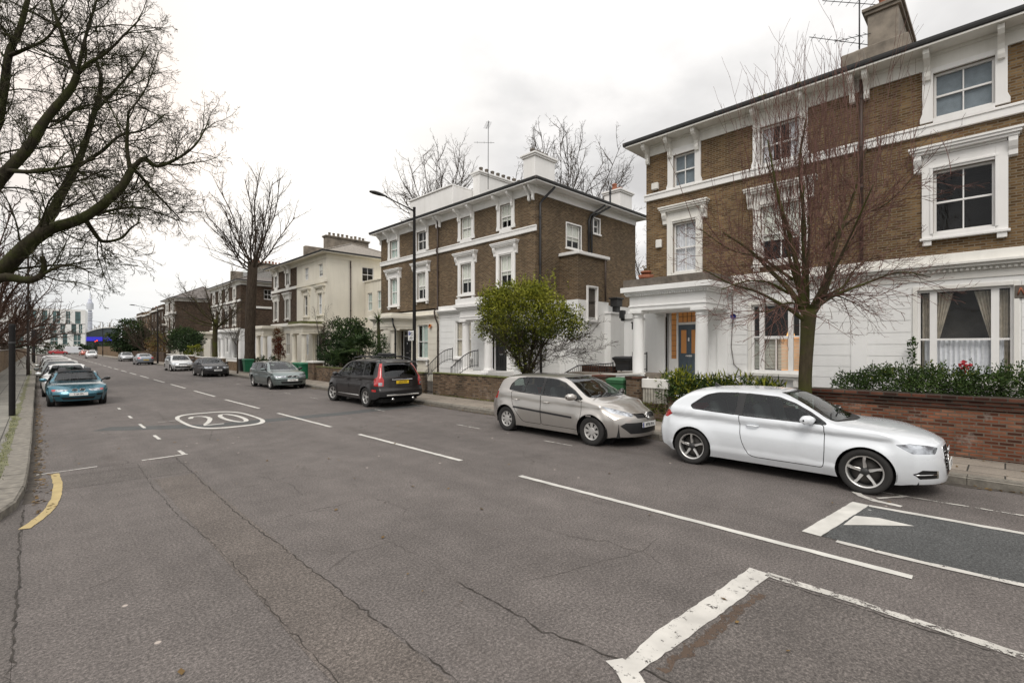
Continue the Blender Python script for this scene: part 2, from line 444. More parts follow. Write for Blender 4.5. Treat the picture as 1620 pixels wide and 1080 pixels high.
M['rim'] = plain('alloy_rim', (.62, .61, .59), .32, .75, var=.06)
M['rim_dark'] = plain('alloy_dark', (.05, .05, .05), .5, .5)
M['hubcap'] = plain('silver_hubcap', (.50, .49, .47), .42, .5, var=.08)
M['plastic'] = plain('black_plastic', (.016, .016, .017), .5)
M['gap'] = plain('panel_gap', (.012, .012, .012), .8)
M['chrome'] = plain('chrome', (.72, .72, .72), .12, 1.0, var=.03)
M['carglass'] = glassmat('car_glass', (.92, 1.05, 1.0), .55)
M['carglass_dark'] = glassmat('car_glass_dark', trans=.06)
M['seat'] = plain('dark_seat_cloth', (.07, .07, .075), .85)
M['plate_white'] = plain('plate_white', (.72, .72, .7), .4, var=.03)
M['plate_yellow'] = plain('plate_yellow', (.72, .48, .02), .4, var=.03)
M['ink'] = plain('plate_ink', (.01, .01, .012), .5)
M['eu_blue'] = plain('plate_band_blue', (.01, .03, .25), .4)
M['red_lens'] = plain('red_lens', (.42, .012, .012), .12, var=.1, coat=1)
M['amber_lens'] = plain('amber_lens', (.55, .17, .02), .15, var=.1, coat=1)
M['disc'] = plain('brake_disc', (.07, .065, .06), .5, .6)
M['bark'] = barkmat('plane_bark', (.016, .013, .009), (.05, .042, .028), (.04, .045, .014))
M['bark_far'] = barkmat('far_bark', (.035, .026, .019), (.085, .066, .05))
M['bark_red'] = barkmat('red_brown_bark', (.045, .026, .02), (.10, .062, .045))
M['bark_green'] = barkmat('mossy_bark', (.035, .028, .018), (.075, .06, .036), (.062, .068, .016))
M['twig'] = plain('twig_bark', (.045, .033, .024), .9, var=.3)
M['twig_red'] = plain('twig_red_bark', (.125, .062, .048), .9, var=.3)
M['leaf_bush'] = leafmat('bush_leaf', (.018, .028, .008), (.06, .075, .014), (.18, .19, .025))
M['leaf_lime'] = leafmat('lime_leaf', (.09, .115, .012), (.20, .215, .022), (.34, .33, .05))
M['leaf_dark'] = leafmat('evergreen_leaf', (.008, .014, .007), (.02, .038, .014), (.05, .085, .028))
M['leaf_hedge'] = leafmat('hedge_leaf', (.014, .025, .008), (.035, .062, .018), (.085, .13, .035))
M['leaf_palm'] = leafmat('palm_leaf', (.03, .045, .015), (.08, .10, .035), (.18, .19, .07))
M['leaf_autumn'] = leafmat('dry_leaf', (.05, .03, .012), (.12, .075, .03), (.2, .13, .05))
M['leaf_red'] = leafmat('russet_leaf', (.05, .014, .008), (.11, .03, .016), (.17, .06, .03))
M['petal'] = plain('red_petal', (.35, .02, .03), .6)
def headlampmat():
    m, nt, N, L, bs = newmat('headlamp_lens')
    bs.inputs['Base Color'].default_value = (.42, .44, .46, 1); bs.inputs['Metallic'].default_value = .55; bs.inputs['Roughness'].default_value = .16
    tc = N.new('ShaderNodeTexCoord').outputs['Object']
    L.new(ramp(nt, noise(nt, 9, tc, 3), [(.35, (.10, .10, .11, 1)), (.5, (.36, .38, .41, 1)), (.65, (.52, .55, .59, 1))]), bs.inputs['Base Color'])
    bs.inputs['Coat Weight'].default_value = 1; bs.inputs['Coat Roughness'].default_value = .02
    return m
M['lamp'] = headlampmat()
def glowmat(name, col, e):
    m, nt, N, L, bs = newmat(name)
    bs.inputs['Base Color'].default_value = (*[c * .5 for c in col], 1)
    bs.inputs['Emission Color'].default_value = (*col, 1); bs.inputs['Emission Strength'].default_value = e
    return m
M['lit'] = glowmat('lit_lampshade', (1, .52, .16), 1.6)
M['lit_dim'] = glowmat('leaded_amber_glass', (.62, .27, .08), .16)
M['lit_soft'] = glowmat('lit_room_glow', (.9, .40, .12), .95)
M['red_light'] = glowmat('red_signal_glow', (1, .05, .03), 2.0)
M['blue_strip'] = glowmat('blue_lit_strip', (.05, .045, .7), .55)
M['headlight_on'] = glowmat('headlight_glow', (1, .9, .7), 2.5)
# ------------------------------------------------------------------ the setting
KX = 10.62      # kerb line on the houses' side
def struct(name, mb, mat, **k):
    return tag(mb.build(name, mat, **k), kind='structure')

b = MB()
b.face([(-2500,-400,-.06),(2500,-400,-.06),(2500,3500,-.06),(-2500,3500,-.06)])
struct('ground', b, M['ground'])
b = MB()
# road as a grid of long strips (X -0.13..KX) plus the junction at the far end
b.face([(-.13,-40,0),(KX,-40,0),(KX,196,0),(-.13,196,0)])
b.face([(-120,196,0),(120,196,0),(120,216,0),(-120,216,0)])
struct('road', b, M['asphalt'])
# side road joining from the left
lc = [(-.10,14.0),(-.12,11.3),(-.14,10.3),(-.21,9.4),(-.36,8.88),(-.72,8.3),(-1.3,7.85),(-2.2,7.6),(-4,7.5),(-40,7.5)]
b = MB()
pts = [(-.132,-40,0),(-.132,10.9,0)] + [(x + .0, y + .0, 0) for x, y in lc[2:]] + [(-40,-40,0)]
b.face(pts[::-1])
struct('side_road', b, M['asphalt_patch'])

def strip(mb, line, w, z, jit=0.0, rng=R0, zb=None, m=None):
    """flat ribbon along a polyline; optional jitter of the edges"""
    P = [Vector((p[0], p[1], 0)) for p in line]
    L, Rr = [], []
    for i, p in enumerate(P):
        d = (P[min(i + 1, len(P) - 1)] - P[max(i - 1, 0)]).normalized(); n = Vector((-d.y, d.x, 0))
        ww = w if not hasattr(w, '__len__') else w[i]
        L.append(p + n * (ww / 2 + rng.uniform(-jit, jit))); Rr.append(p - n * (ww / 2 + rng.uniform(-jit, jit)))
    for i in range(len(P) - 1):
        q = [Rr[i], Rr[i + 1], L[i + 1], L[i]]
        mb.face([(v.x, v.y, z) for v in q], m)

def resample(line, step, jit=0.0, rng=R0):
    out = []
    for a, c in zip(line, line[1:]):
        a = Vector((*a, 0)); c = Vector((*c, 0)); n = max(1, int((c - a).length / step))
        d = (c - a).normalized(); nn = Vector((-d.y, d.x, 0))
        for k in range(n):
            p = a.lerp(c, k / n) + nn * rng.gauss(0, jit)
            out.append((p.x, p.y))
    out.append(tuple(line[-1]))
    return out

# pavements and kerbs (a real step of 0.12 m)
b = MB()
b.face([(KX + .28,-40,.12),(12.5,-40,.12),(12.5,190,.12),(KX + .28,190,.12)])
struct('pavement', b, M['slab'])
def kerb_run(mb, line, w, z=.125, seg=.9):
    """line ordered so that the road lies on its left"""
    pts = []
    for a, c in zip(line, line[1:]):
        a = Vector((*a, 0)); c = Vector((*c, 0)); n = max(1, round((c - a).length / seg))
        pts += [a.lerp(c, k / n) for k in range(n)]
    pts.append(Vector((*line[-1], 0)))
    for a, c in zip(pts, pts[1:]):
        d = (c - a).normalized(); n = Vector((-d.y, d.x, 0)); g = d * .004
        dz = R0.uniform(-.006, .006); e = R0.uniform(-.005, .005); ch = .025
        A, Cc = a + g, c - g
        o = n * e
        prof = [(0, -.05), (0, z - ch), (-ch, z), (-w, z)]
        for (u0, z0), (u1, z1) in zip(prof, prof[1:]):
            mb.face([A + n * u0 + o + Vector((0,0,z0)), Cc + n * u0 + o + Vector((0,0,z0)), Cc + n * u1 + o + Vector((0,0,z1 + dz)), A + n * u1 + o + Vector((0,0,z1 + dz))][::-1])
b = MB(); kerb_run(b, [(KX, -40), (KX, 190)], .28)
struct('kerb', b, M['kerb'])
b = MB(); kerb_run(b, ([(-.10, 190)] + lc), .3)
struct('kerb', b, M['kerb'])
b = MB()
pl = [(-.40,190),(-.40,14)] + [(x - .28, y + .16) for x, y in lc[1:4]] + [(-.64,9.08),(-.95,8.55),(-1.45,8.14),(-2.3,7.9),(-4,7.8),(-40,7.8),(-40,190)]
b.face([(x, y, .119) for x, y in pl][::-1])
struct('pavement', b, M['slab_left'])
b = MB(); strip(b, resample([(-.5,9.6),(-.47,12),(-.46,24),(-.44,60)], .5, .02), .16, .124, .05); tag(b.build('moss', M['verge']), kind='stuff')
# gutter dirt along the houses' kerb
b = MB(); strip(b, resample([(KX - .09, -6), (KX - .09, 60)], .4, .01), .2, .0025, .06); strip(b, resample([(-.10,9.6),(-.05,11.5),(-.04,60)], .3, .01), .16, .0025, .05)
tag(b.build('gutter_dirt', M['soil']), kind='stuff')
# ground of the gardens and forecourts behind the right pavement
b = MB(); b.face([(12.5,-40,.10),(40,-40,.10),(40,190,.10),(12.5,190,.10)])
struct('garden_ground', b, M['soil'])
b = MB(); b.face([(-2.3,7.9,.02),(-60,7.9,.02),(-60,190,.02),(-2.3,190,.02)][::-1])
struct('park_ground', b, M['ground'])

# ---- repaired areas of the carriageway
b = MB()
strip(b, resample([(1.66,-6),(1.66,9.9)], .25, .0), [.56] * 64 if False else .56, .003, .006)
struct('road_repair', b, M['asphalt_strip'])
b = MB(); b.face([(2.98,-3,.003),(4.92,-3,.003),(4.94,1.62,.003),(2.96,1.74,.003)])
struct('road_repair', b, M['asphalt_patch'])
b = MB(); b.face([(6.5,-3,.003),(8.32,-3,.003),(8.24,1.36,.003),(6.52,1.5,.003)])
struct('road_repair', b, M['asphalt_grey'])
b = MB(); strip(b, resample([(1.2,17.0),(3.4,15.6),(7,15.4),(10.3,15.6)], .4, .01), .7, .003, .02); struct('road_repair', b, M['asphalt_grey'])
b = MB(); strip(b, resample([(0.0,10.8),(2.0,10.6)], .3, .01), 1.1, .003, .02); struct('road_repair', b, M['asphalt_patch'])
b = MB()
for ln, w in ([(1.96,11.6),(1.94,10.1),(1.88,7.2),(1.91,5.8),(1.94,4.4),(1.95,3.5),(1.97,2.8),(1.97,-1)], .02), ([(1.34,11.5),(1.29,9.3),(1.31,7.6),(1.40,6.25),(1.41,5.1),(1.40,4.0),(1.41,3.2),(1.4,1)], .010), \
             ([(-.14,9.3),(-.15,8.1),(-.13,6.45),(-.13,4.6),(-.12,2)], .024), ([(2.80,3.6),(2.82,2.9),(2.79,2.5),(2.86,2.3),(2.9,1.95),(2.97,1.74)], .022), ([(2.96,1.74),(4.93,1.62)], .014), ([(4.93,1.62),(4.94,.9),(4.93,-.1),(4.93,-2)], .02), ([(2.96,1.74),(2.98,.5),(2.96,-1)], .022), \
             ([(-.1,10.5),(.8,10.42),(1.4,10.7)], .010), ([(.2,11.2),(1.3,11.05)], .008), ([(2.6,9.2),(2.9,8.1),(2.8,7.3)], .009), ([(8.26,1.4),(6.5,1.5)], .012), ([(2.9,13.2),(3.3,14.7),(2.7,17.5),(2.9,20)], .014), ([(6.5,1.5),(6.45,0),(6.5,-2)], .012):
    rl = resample(ln, .07, .010)
    strip(b, rl, [w * R0.uniform(.12, .85) for _ in rl], .0062, .001)
tag(b.build('road_cracks', M['crack']), kind='stuff')
b = MB(); strip(b, resample([(3.02,1.62),(3.9,1.58),(4.6,1.52)], .05, .008), .075, .0045, .03)
tag(b.build('rust_stain', M['rust']), kind='stuff')

# ---- painted markings
def mark(mb, mat): return struct('road_marking', mb, mat)
# centre line dashes, measured lengths; they shrink away up the street at a 6 m beat
for (ya, yb, w) in [(.62, 5.80, .10), (7.38, 11.42, .10), (13.0, 16.95, .10), (18.75, 22.9, .10)] + [(24.6 + 6 * k, 28.6 + 6 * k, .10) for k in range(27)]:
    b = MB(); xo = 5.97 - .016 * ya if ya < 23 else 5.62
    xe = 5.97 - .016 * yb if yb < 23 else 5.62
    strip(b, resample([(xo, ya), (xe, yb)], .12), w, .008, .006); mark(b, M['white_line'])
# bay marks on the left
for ya, yb in [(14.12, 14.85), (16.35, 17.3), (18.95, 19.6), (21.9, 22.4)]:
    b = MB(); strip(b, resample([(2.07, ya), (2.07, yb)], .1), .07, .008, .005); mark(b, M['white_line'])
b = MB(); strip(b, resample([(1.44, 11.72), (2.2, 11.77)], .1), .07, .008, .006); strip(b, [(2.14, 11.80), (2.14, 12.3)], .07, .0084, .005); mark(b, M['white_mid'])
b = MB(); strip(b, resample([(-.02, 11.66), (.78, 11.7)], .1), .055, .008, .01); mark(b, M['white_mid'])
b = MB(); strip(b, resample([(2.5, 17.3), (3.1, 17.42)], .1), .05, .008, .006); mark(b, M['white_worn'])
b = MB(); strip(b, resample([(.21, 11.55), (.23, 10.6), (.19, 9.7), (.12, 9.1), (.02, 8.7), (-.12, 8.3)], .08), .11, .008, .006); mark(b, M['yellow_line'])
# bay marks beside the parked cars on the right
for ya, yb in [(9.9, 10.9), (6.75, 7.6), (14.9, 15.6), (20.4, 21.3), (23.6, 24.4), (31.5, 32.3), (38.4, 39.2)]:
    b = MB(); strip(b, resample([(8.5, ya), (8.5, yb)], .1), .055, .008, .006); mark(b, M['white_worn'])
# the two boxed repairs with their worn give-way bars
b = MB(); strip(b, resample([(6.50, 1.60), (8.26, 1.42)], .08), .2, .008, .004); mark(b, M['white_line'])
b = MB(); strip(b, resample([(8.22, 1.32), (8.3, -.2), (8.38, -3)], .12), .10, .0084, .008); mark(b, M['white_line'])
b = MB(); strip(b, resample([(6.46, 1.34), (6.44, .7), (6.5, -.2), (6.55, -3)], .12), .085, .008, .008); mark(b, M['white_mid'])
b = MB(); b.face([(7.10,1.40,.0088),(7.60,1.37,.0088),(7.72,1.14,.0088),(7.68,.78,.0088),(7.50,.98,.0088),(7.30,1.2,.0088)][::-1]); mark(b, M['white_line'])
b = MB(); strip(b, resample([(2.86, 1.80), (3.4, 1.79), (4.3, 1.72), (5.06, 1.68)], .06), [.2 - .08 * max(0, 1 - k / 9) for k in range(99)], .008, .006); mark(b, M['white_mid'])
b = MB(); strip(b, resample([(5.04, 1.62), (5.04, .9), (5.0, -.1), (4.98, -2)], .1), .10, .008, .008); mark(b, M['white_worn'])
b = MB(); strip(b, resample([(2.9, 1.92), (2.78, 1.72), (2.74, 1.3)], .06), .15, .0084, .02); mark(b, M['white_mid'])
b = MB(); strip(b, resample([(8.86, 1.6), (8.68, 1.48), (8.55, 1.3), (8.5, 1.0)], .06), .1, .008, .01); strip(b, resample([(8.72, 1.3), (9.15, 1.0)], .06), .05, .0084, .008); mark(b, M['white_mid'])
b = MB(); strip(b, resample([(9.12, 1.35), (9.14, .6), (9.2, -.5)], .1), .05, .008, .008); mark(b, M['white_worn'])

# speed roundel: a stretched ring and the number 20
def roundel(cx, cy, rx, ry, w):
    b = MB(); n = 72
    def pt(k, ax, ay):
        a = 2 * pi * k / n; e = .62
        x = abs(cos(a)) ** e * (1 if cos(a) > 0 else -1); y = abs(sin(a)) ** e * (1 if sin(a) > 0 else -1)
        return (cx + x * ax, cy + y * ay, .008)
    for k in range(n):
        b.face([pt(k, rx, ry), pt(k + 1, rx, ry), pt(k + 1, rx - w * .75, ry - w * 1.6), pt(k, rx - w * .75, ry - w * 1.6)])
    o = struct('speed_roundel', b, M['white_line'])
    # the digits as thick strokes so that they keep the road-stencil look
    d = MB(); sw = .125
    def digit(line, ox):
        P = [(cx + ox + x * .29, cy + y * 1.12) for x, y in line]
        strip(d, P, sw, .0084)
    two = [(-.8,.62),(-.72,.82),(-.4,1.0),(.1,1.0),(.55,.86),(.72,.6),(.66,.3),(.4,0),(-.1,-.42),(-.55,-.72),(-.85,-.95),(.8,-.95)]
    digit(two, -.36)
    zero = [(.80 * cos(a) * (1 if abs(cos(a)) < .99 else 1), .98 * sin(a)) for a in [2 * pi * k / 28 for k in range(29)]]
    digit(zero, .37)
    struct('speed_number', d, M['white_line'])
roundel(3.95, 16.80, .98, 2.02, .13)

# ------------------------------------------------------------------ fallen leaves and grit by the kerbs
def leaf_litter(pts, mat, name):
    b = MB()
    for (x, y, z) in pts:
        a = R0.uniform(0, 6.3); s = R0.uniform(.015, .04); t = R0.uniform(-.4, .4)
        u = Vector((cos(a), sin(a), t * .5)) * s; v = Vector((-sin(a), cos(a), t)) * s * .6
        p = Vector((x, y, z + .012))
        b.face([p - u, p - v, p + u, p + v])
    return tag(b.build(name, mat), kind='stuff')
pp = []
for _ in range(420):
    y = R0.uniform(-1, 30); pp.append((KX - abs(R0.gauss(0, .12)) - .02, y, 0))
for _ in range(420):
    y = R0.uniform(8.9, 26); pp.append((-.05 + abs(R0.gauss(0, .10)), y, 0))
for _ in range(160): pp.append((R0.uniform(KX + .3, 12.4), R0.uniform(-1, 30), .12))
for _ in range(120): pp.append((R0.uniform(0, KX), R0.uniform(1, 25), .004))
leaf_litter(pp, M['leaf_autumn'], 'leaf_litter')
# ------------------------------------------------------------------ houses
def PA(axis, c):
    return (lambda a, d, z: (c + d, a, z)) if axis == 'x' else (lambda a, d, z: (a, c + d, z))

def bxP(mb, axis, c, a0, a1, d0, d1, z0, z1, m=None):
    if axis == 'x': mb.box(c + d0, c + d1, a0, a1, z0, z1, m=m)
    else: mb.box(a0, a1, c + d0, c + d1, z0, z1, m=m)

def wall(mb, axis, c, a0, a1, z0, z1, holes=(), depth=.16, m=None):
    P = PA(axis, c)
    A = sorted({a0, a1} | {min(max(h[i], a0), a1) for h in holes for i in (0, 1)})
    Z = sorted({z0, z1} | {min(max(h[i], z0), z1) for h in holes for i in (2, 3)})
    for u0, u1 in zip(A, A[1:]):
        for w0, w1 in zip(Z, Z[1:]):
            cu, cw = (u0 + u1) / 2, (w0 + w1) / 2
            if any(h[0] < cu < h[1] and h[2] < cw < h[3] for h in holes): continue
            q = [P(u0, 0, w0), P(u1, 0, w0), P(u1, 0, w1), P(u0, 0, w1)]
            mb.face(q if axis == 'y' else q[::-1], m)
    for h in holes:
        h0, h1, y0, y1 = max(h[0], a0), min(h[1], a1), max(h[2], z0), min(h[3], z1)
        if h0 >= h1 or y0 >= y1: continue
        for (u0, w0, u1, w1) in ((h0, y0, h0, y1), (h1, y0, h1, y1), (h0, y0, h1, y0), (h0, y1, h1, y1)):
            if (w0 == w1 and ((w0 == y0 and h[2] < z0) or (w0 == y1 and h[3] > z1))): continue
            mb.face([P(u0, 0, w0), P(u1, 0, w1), P(u1, depth, w1), P(u0, depth, w0)], m)

def courses(mb, axis, c, a0, a1, z0, z1, holes, pitch=.36, gap=.022, proud=.018, m=None):
    z = z0
    while z < z1 - .05:
        lo, hi = z, min(z + pitch - gap, z1)
        zs = sorted({lo, hi} | {v for h in holes for v in (h[2], h[3]) if lo < v < hi})
        for w0, w1 in zip(zs, zs[1:]):
            hs = sorted((h[0], h[1]) for h in holes if h[2] < (w0 + w1) / 2 < h[3])
            u = a0
            for h0, h1 in hs + [(a1, a1)]:
                if h0 - u > .02: bxP(mb, axis, c, u, min(h0, a1), -proud, .004, w0, w1, m)
                u = max(u, h1)
        z += pitch

def drape(mb, axis, c, a0, a1, z0, z1, d=.0, folds=9, amp=.03, m=0, gather=None):
    """hanging cloth with folds"""
    P = PA(axis, c); n = folds * 4
    for k in range(n):
        q = []
        for kk in (k, k + 1):
            t = kk / n; a = a0 + (a1 - a0) * t; dd = d + amp * sin(t * folds * 2 * pi)
            if gather:      # (side, tie height fraction): drawn to one side like a tied-back curtain
                side, lo = gather
                a_bot = a0 + (a1 - a0) * t * lo if side < 0 else a1 - (a1 - a0) * (1 - t) * lo
            else: a_bot = a
            q.append((a, a_bot, dd))
        (ta, tb, td), (ua, ub, ud) = q
        mb.face([P(tb, td, z0), P(ub, ud, z0), P(ua, ud, z1), P(ta, td, z1)], m, True)

def sash(parent, axis, c, a, w, z0, z1, bars=1, inside='dark', meet=.5, name='window', frame_mat=None, sides=0.0, room=True, horn=0):
    """sash window in an opening already cut in the wall; a = centre, w = width"""
    fm = frame_mat or M['white']
    f = MB(); a0, a1 = a - w / 2, a + w / 2; t = .06
    bxP(f, axis, c, a0, a0 + t, .07, .15, z0, z1); bxP(f, axis, c, a1 - t, a1, .07, .15, z0, z1)
    bxP(f, axis, c, a0 + t, a1 - t, .07, .15, z1 - t, z1); bxP(f, axis, c, a0 + t, a1 - t, .05, .15, z0, z0 + t * 1.3)
    zm = z0 + (z1 - z0) * meet
    g0, g1 = a0 + t, a1 - t
    if sides:
        for s0 in (a0 + sides, a1 - sides):
            bxP(f, axis, c, s0 - .075, s0 + .075, .06, .15, z0 + t * 1.3, z1 - t)
        segs = [(g0, a0 + sides - .075), (a0 + sides + .075, a1 - sides - .075), (a1 - sides + .075, g1)]
    else: segs = [(g0, g1)]
    for i, (u0, u1) in enumerate(segs):
        bxP(f, axis, c, u0, u1, .078, .142, zm - .025, zm + .025)
        nb = bars if (i == 1 or not sides) else 0
        for k in range(nb):
            u = u0 + (u1 - u0) * (k + 1) / (nb + 1)
            bxP(f, axis, c, u - .014, u + .014, .085, .135, zm + .025, z1 - t); bxP(f, axis, c, u - .014, u + .014, .085, .135, z0 + t * 1.3, zm - .025)
    fo = f.build(name, fm, parent)
    p = MB(); P = PA(axis, c)
    for u0, u1 in segs:
        q = [P(u0, .115, z0 + t), P(u1, .115, z0 + t), P(u1, .115, z1 - t), P(u0, .115, z1 - t)]
        p.face(q if axis == 'y' else q[::-1])
    p.build('pane', M['win'], fo)
    if room:
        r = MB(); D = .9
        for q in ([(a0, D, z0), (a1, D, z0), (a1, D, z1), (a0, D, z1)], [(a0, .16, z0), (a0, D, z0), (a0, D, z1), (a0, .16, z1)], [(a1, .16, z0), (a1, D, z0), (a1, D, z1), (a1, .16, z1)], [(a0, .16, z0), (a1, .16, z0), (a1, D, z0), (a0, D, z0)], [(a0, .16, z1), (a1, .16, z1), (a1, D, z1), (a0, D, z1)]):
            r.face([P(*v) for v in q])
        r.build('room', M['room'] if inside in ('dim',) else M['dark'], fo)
    if inside in ('net', 'nethalf', 'blind', 'green', 'greenhalf', 'tan', 'drapes', 'half', 'blue'):
        d = MB()
        if inside == 'net': drape(d, axis, c, g0, g1, z0 + t, z1 - t, .185); mt = M['curtain']
        elif inside == 'nethalf': drape(d, axis, c, g0, g1, z0 + t, zm, .185); mt = M['curtain']
        elif inside == 'blind': bxP(d, axis, c, g0, g1, .155, .165, z0 + t, z1 - t); mt = M['blind']
        elif inside == 'half': bxP(d, axis, c, g0, g1, .155, .165, zm - .2, z1 - t); mt = M['blind']
        elif inside == 'green': bxP(d, axis, c, g0, g1, .155, .165, z0 + t, z1 - t); mt = M['blind_green']
        elif inside == 'blue': bxP(d, axis, c, g0, g1, .155, .165, z0 + t, z1 - t); mt = M['blind_blue']
        elif inside == 'greenhalf': bxP(d, axis, c, g0, a0 + w * .72, .155, .165, z0 + t, z1 - t); mt = M['blind_green']
        elif inside == 'tan': drape(d, axis, c, g0, g1, z0 + t, z1 - t, .185); mt = M['curtain_tan']
        else:
            drape(d, axis, c, g0, g0 + (g1 - g0) * .28, z0 + t, z1 - t, .185, 4); drape(d, axis, c, g1 - (g1 - g0) * .28, g1, z0 + t, z1 - t, .185, 4); mt = M['curtain']
        d.build('blind' if inside in ('blind', 'half', 'green', 'greenhalf', 'blue') else 'curtain', mt, fo)
    return fo

def surround1(parent, axis, c, a, gw, z0, z1, mat):
    """first-floor window case: architrave, hood on consoles, sill on two feet"""
    s = MB(); w = gw / 2; o = .235
    for sg in (-1, 1):
        u0, u1 = sorted((a + sg * w, a + sg * (w + o)))
        bxP(s, axis, c, u0, u1, -.07, .006, z0 - .1, z1 + .40)
        u0, u1 = sorted((a + sg * w, a + sg * (w + .06)))
        bxP(s, axis, c, u0, u1, -.10, -.07, z0, z1 + .06)
        # console under the hood end
        u0, u1 = sorted((a + sg * (w + o - .0), a + sg * (w + o + .17)))
        P = PA(axis, c)
        prof = [(0.006, z1 - .02), (-.09, z1 + .02), (-.10, z1 + .14), (-.15, z1 + .22), (-.20, z1 + .34), (-.20, z1 + .46), (.006, z1 + .46)]
        s.prism([P(u0, d, z) for d, z in prof], Vector(P(u1, 0, 0)) - Vector(P(u0, 0, 0)))
        # foot below the sill
        u0, u1 = sorted((a + sg * (w + .03), a + sg * (w + o - .02)))
        bxP(s, axis, c, u0, u1, -.10, .006, z0 - .30, z0 - .165)
    bxP(s, axis, c, a - w, a + w, -.07, .006, z1, z1 + .40)
    bxP(s, axis, c, a - w - .06, a + w + .06, -.105, -.07, z1 + .06, z1 + .12)
    e = w + o + .17
    bxP(s, axis, c, a - w - o + .02, a + w + o - .02, -.11, -.07, z1 + .40, z1 + .46)
    bxP(s, axis, c, a - e - .03, a + e + .03, -.22, .006, z1 + .46, z1 + .53)
    bxP(s, axis, c, a - e - .07, a + e + .07, -.27, .006, z1 + .53, z1 + .60)
    bxP(s, axis, c, a - e - .10, a + e + .10, -.30, .006, z1 + .60, z1 + .66)
    bxP(s, axis, c, a - w - o - .04, a + w + o + .04, -.14, .006, z0 - .165, z0 - .10)
    bxP(s, axis, c, a - w, a + w, -.10, .10, z0 - .10, z0 - .002)
    return s.build('window_surround', mat, parent, bevel=.008)

def pilasters2(parent, axis, c, a, gw, z0, z1, zb, mat, ztop=9.80):
    """second-floor window sides: flat pilasters that flare at the foot and end in paired eaves brackets"""
    s = MB(); w = gw / 2; o = .225; P = PA(axis, c)
    for sg in (-1, 1):
        pts = [(a + sg * w, z0 - .06), (a + sg * (w + o + .05), z0 - .06), (a + sg * (w + o + .05), z0 + .06), (a + sg * (w + o), z0 + .20), (a + sg * (w + o), ztop), (a + sg * w, ztop)]
        s.prism([P(u, -.065, z) for u, z in pts], Vector(P(0, .07, 0)) - Vector(P(0, 0, 0)))
    bxP(s, axis, c, a - w, a + w, -.065, .006, z1, ztop)
    bxP(s, axis, c, a - w, a + w, -.09, .10, zb - .0, z0)
    return s.build('window_surround', mat, parent, bevel=.006)

def bracket(parent, mat, axis, c, a, ztop=10.17, proj=.46, w=.13):
    P = PA(axis, c); mb = MB()
    prof = [(0.0, ztop - .72), (-.10, ztop - .70), (-.13, ztop - .60), (-.11, ztop - .48), (-.16, ztop - .36), (-.26, ztop - .28), (-proj + .08, ztop - .22), (-proj, ztop - .12), (-proj, ztop), (0, ztop)]
    mb.prism([P(a - w / 2, d, z) for d, z in prof], Vector(P(w, 0, 0)) - Vector(P(0, 0, 0)))
    return mb.build('eaves_bracket', mat, parent)

def column(mb, x, y, z0, z1, r, seg=20):
    h = z1 - z0
    mb.box(x - r * 1.28, x + r * 1.28, y - r * 1.28, y + r * 1.28, z0, z0 + .10)
    mb.lathe([(r * 1.22, z0 + .10), (r * 1.22, z0 + .17), (r * 1.05, z0 + .2), (r, z0 + .24), (r * .99, z0 + h * .4), (r * .88, z1 - .26), (r * .88, z1 - .25), (r * .98, z1 - .24), (r * .98, z1 - .2), (r * .9, z1 - .19), (r * .92, z1 - .14), (r * 1.15, z1 - .09)], (x, y, 0), seg)
    mb.box(x - r * 1.28, x + r * 1.28, y - r * 1.28, y + r * 1.28, z1 - .09, z1)

def porch(parent, y0, y1, XF, xo, zf, zc, zt, mat, door='door', cap=None, fan=True, door_a=None, round_cols=True, dentil=True):
    """portico y0..y1 in front of the wall plane XF, its front columns at x = xo"""
    cm = MB(); r = .21
    for yy in (y0 + .23, y1 - .23):
        cm = MB()
        column(cm, xo + .05, yy, zf, zc, r)
        cm.build('column', mat, parent)
    p = MB()
    for yy in (y0 + .04, y1 - .40):
        p = MB(); p.box(XF - .10, XF + .004, yy, yy + .36, zf, zc - .14); p.box(XF - .13, XF + .006, yy - .03, yy + .39, zc - .14, zc)
        p.build('pilaster', mat, parent, bevel=.01)
    e = MB()
    e.box(xo - .18, XF + .03, y0, y1, zc, zc + (zt - zc) * .62)
    e.box(xo - .21, XF + .02, y0 - .03, y1 + .03, zc + (zt - zc) * .16, zc + (zt - zc) * .22)
    zz = zc + (zt - zc) * .62
    e.box(xo - .26, XF + .02, y0 - .08, y1 + .08, zz, zz + .07)
    if dentil:
        n = int((y1 - y0 + .3) / .085)
        for k in range(n):
            yy = y0 - .14 + (y1 - y0 + .28) * k / n
            e.box(xo - .31, xo - .26, yy, yy + .045, zz + .012, zz + .065)
    e.box(xo - .33, XF + .02, y0 - .15, y1 + .15, zz + .07, zz + .14)
    e.box(xo - .42, XF + .02, y0 - .24, y1 + .24, zz + .14, zt)
    e.build('entablature', mat, parent, bevel=.008)
    if cap:
        k = MB(); k.box(xo - .34, XF + .02, y0 - .16, y1 + .16, zt + .001, zt + cap[0])
        k.build('parapet', cap[1], parent)
    st = MB()
    st.box(xo - .35, XF, y0 - .05, y1 + .05, .1, zf)
    for i in range(1, 5):
        zs = zf - i * zf / 5.2
        st.box(xo - .35 - .3 * i, xo - .35 - .3 * (i - 1), y0 + .35, y1 - .35, .1, zs)
    st.build('steps', mat, parent)

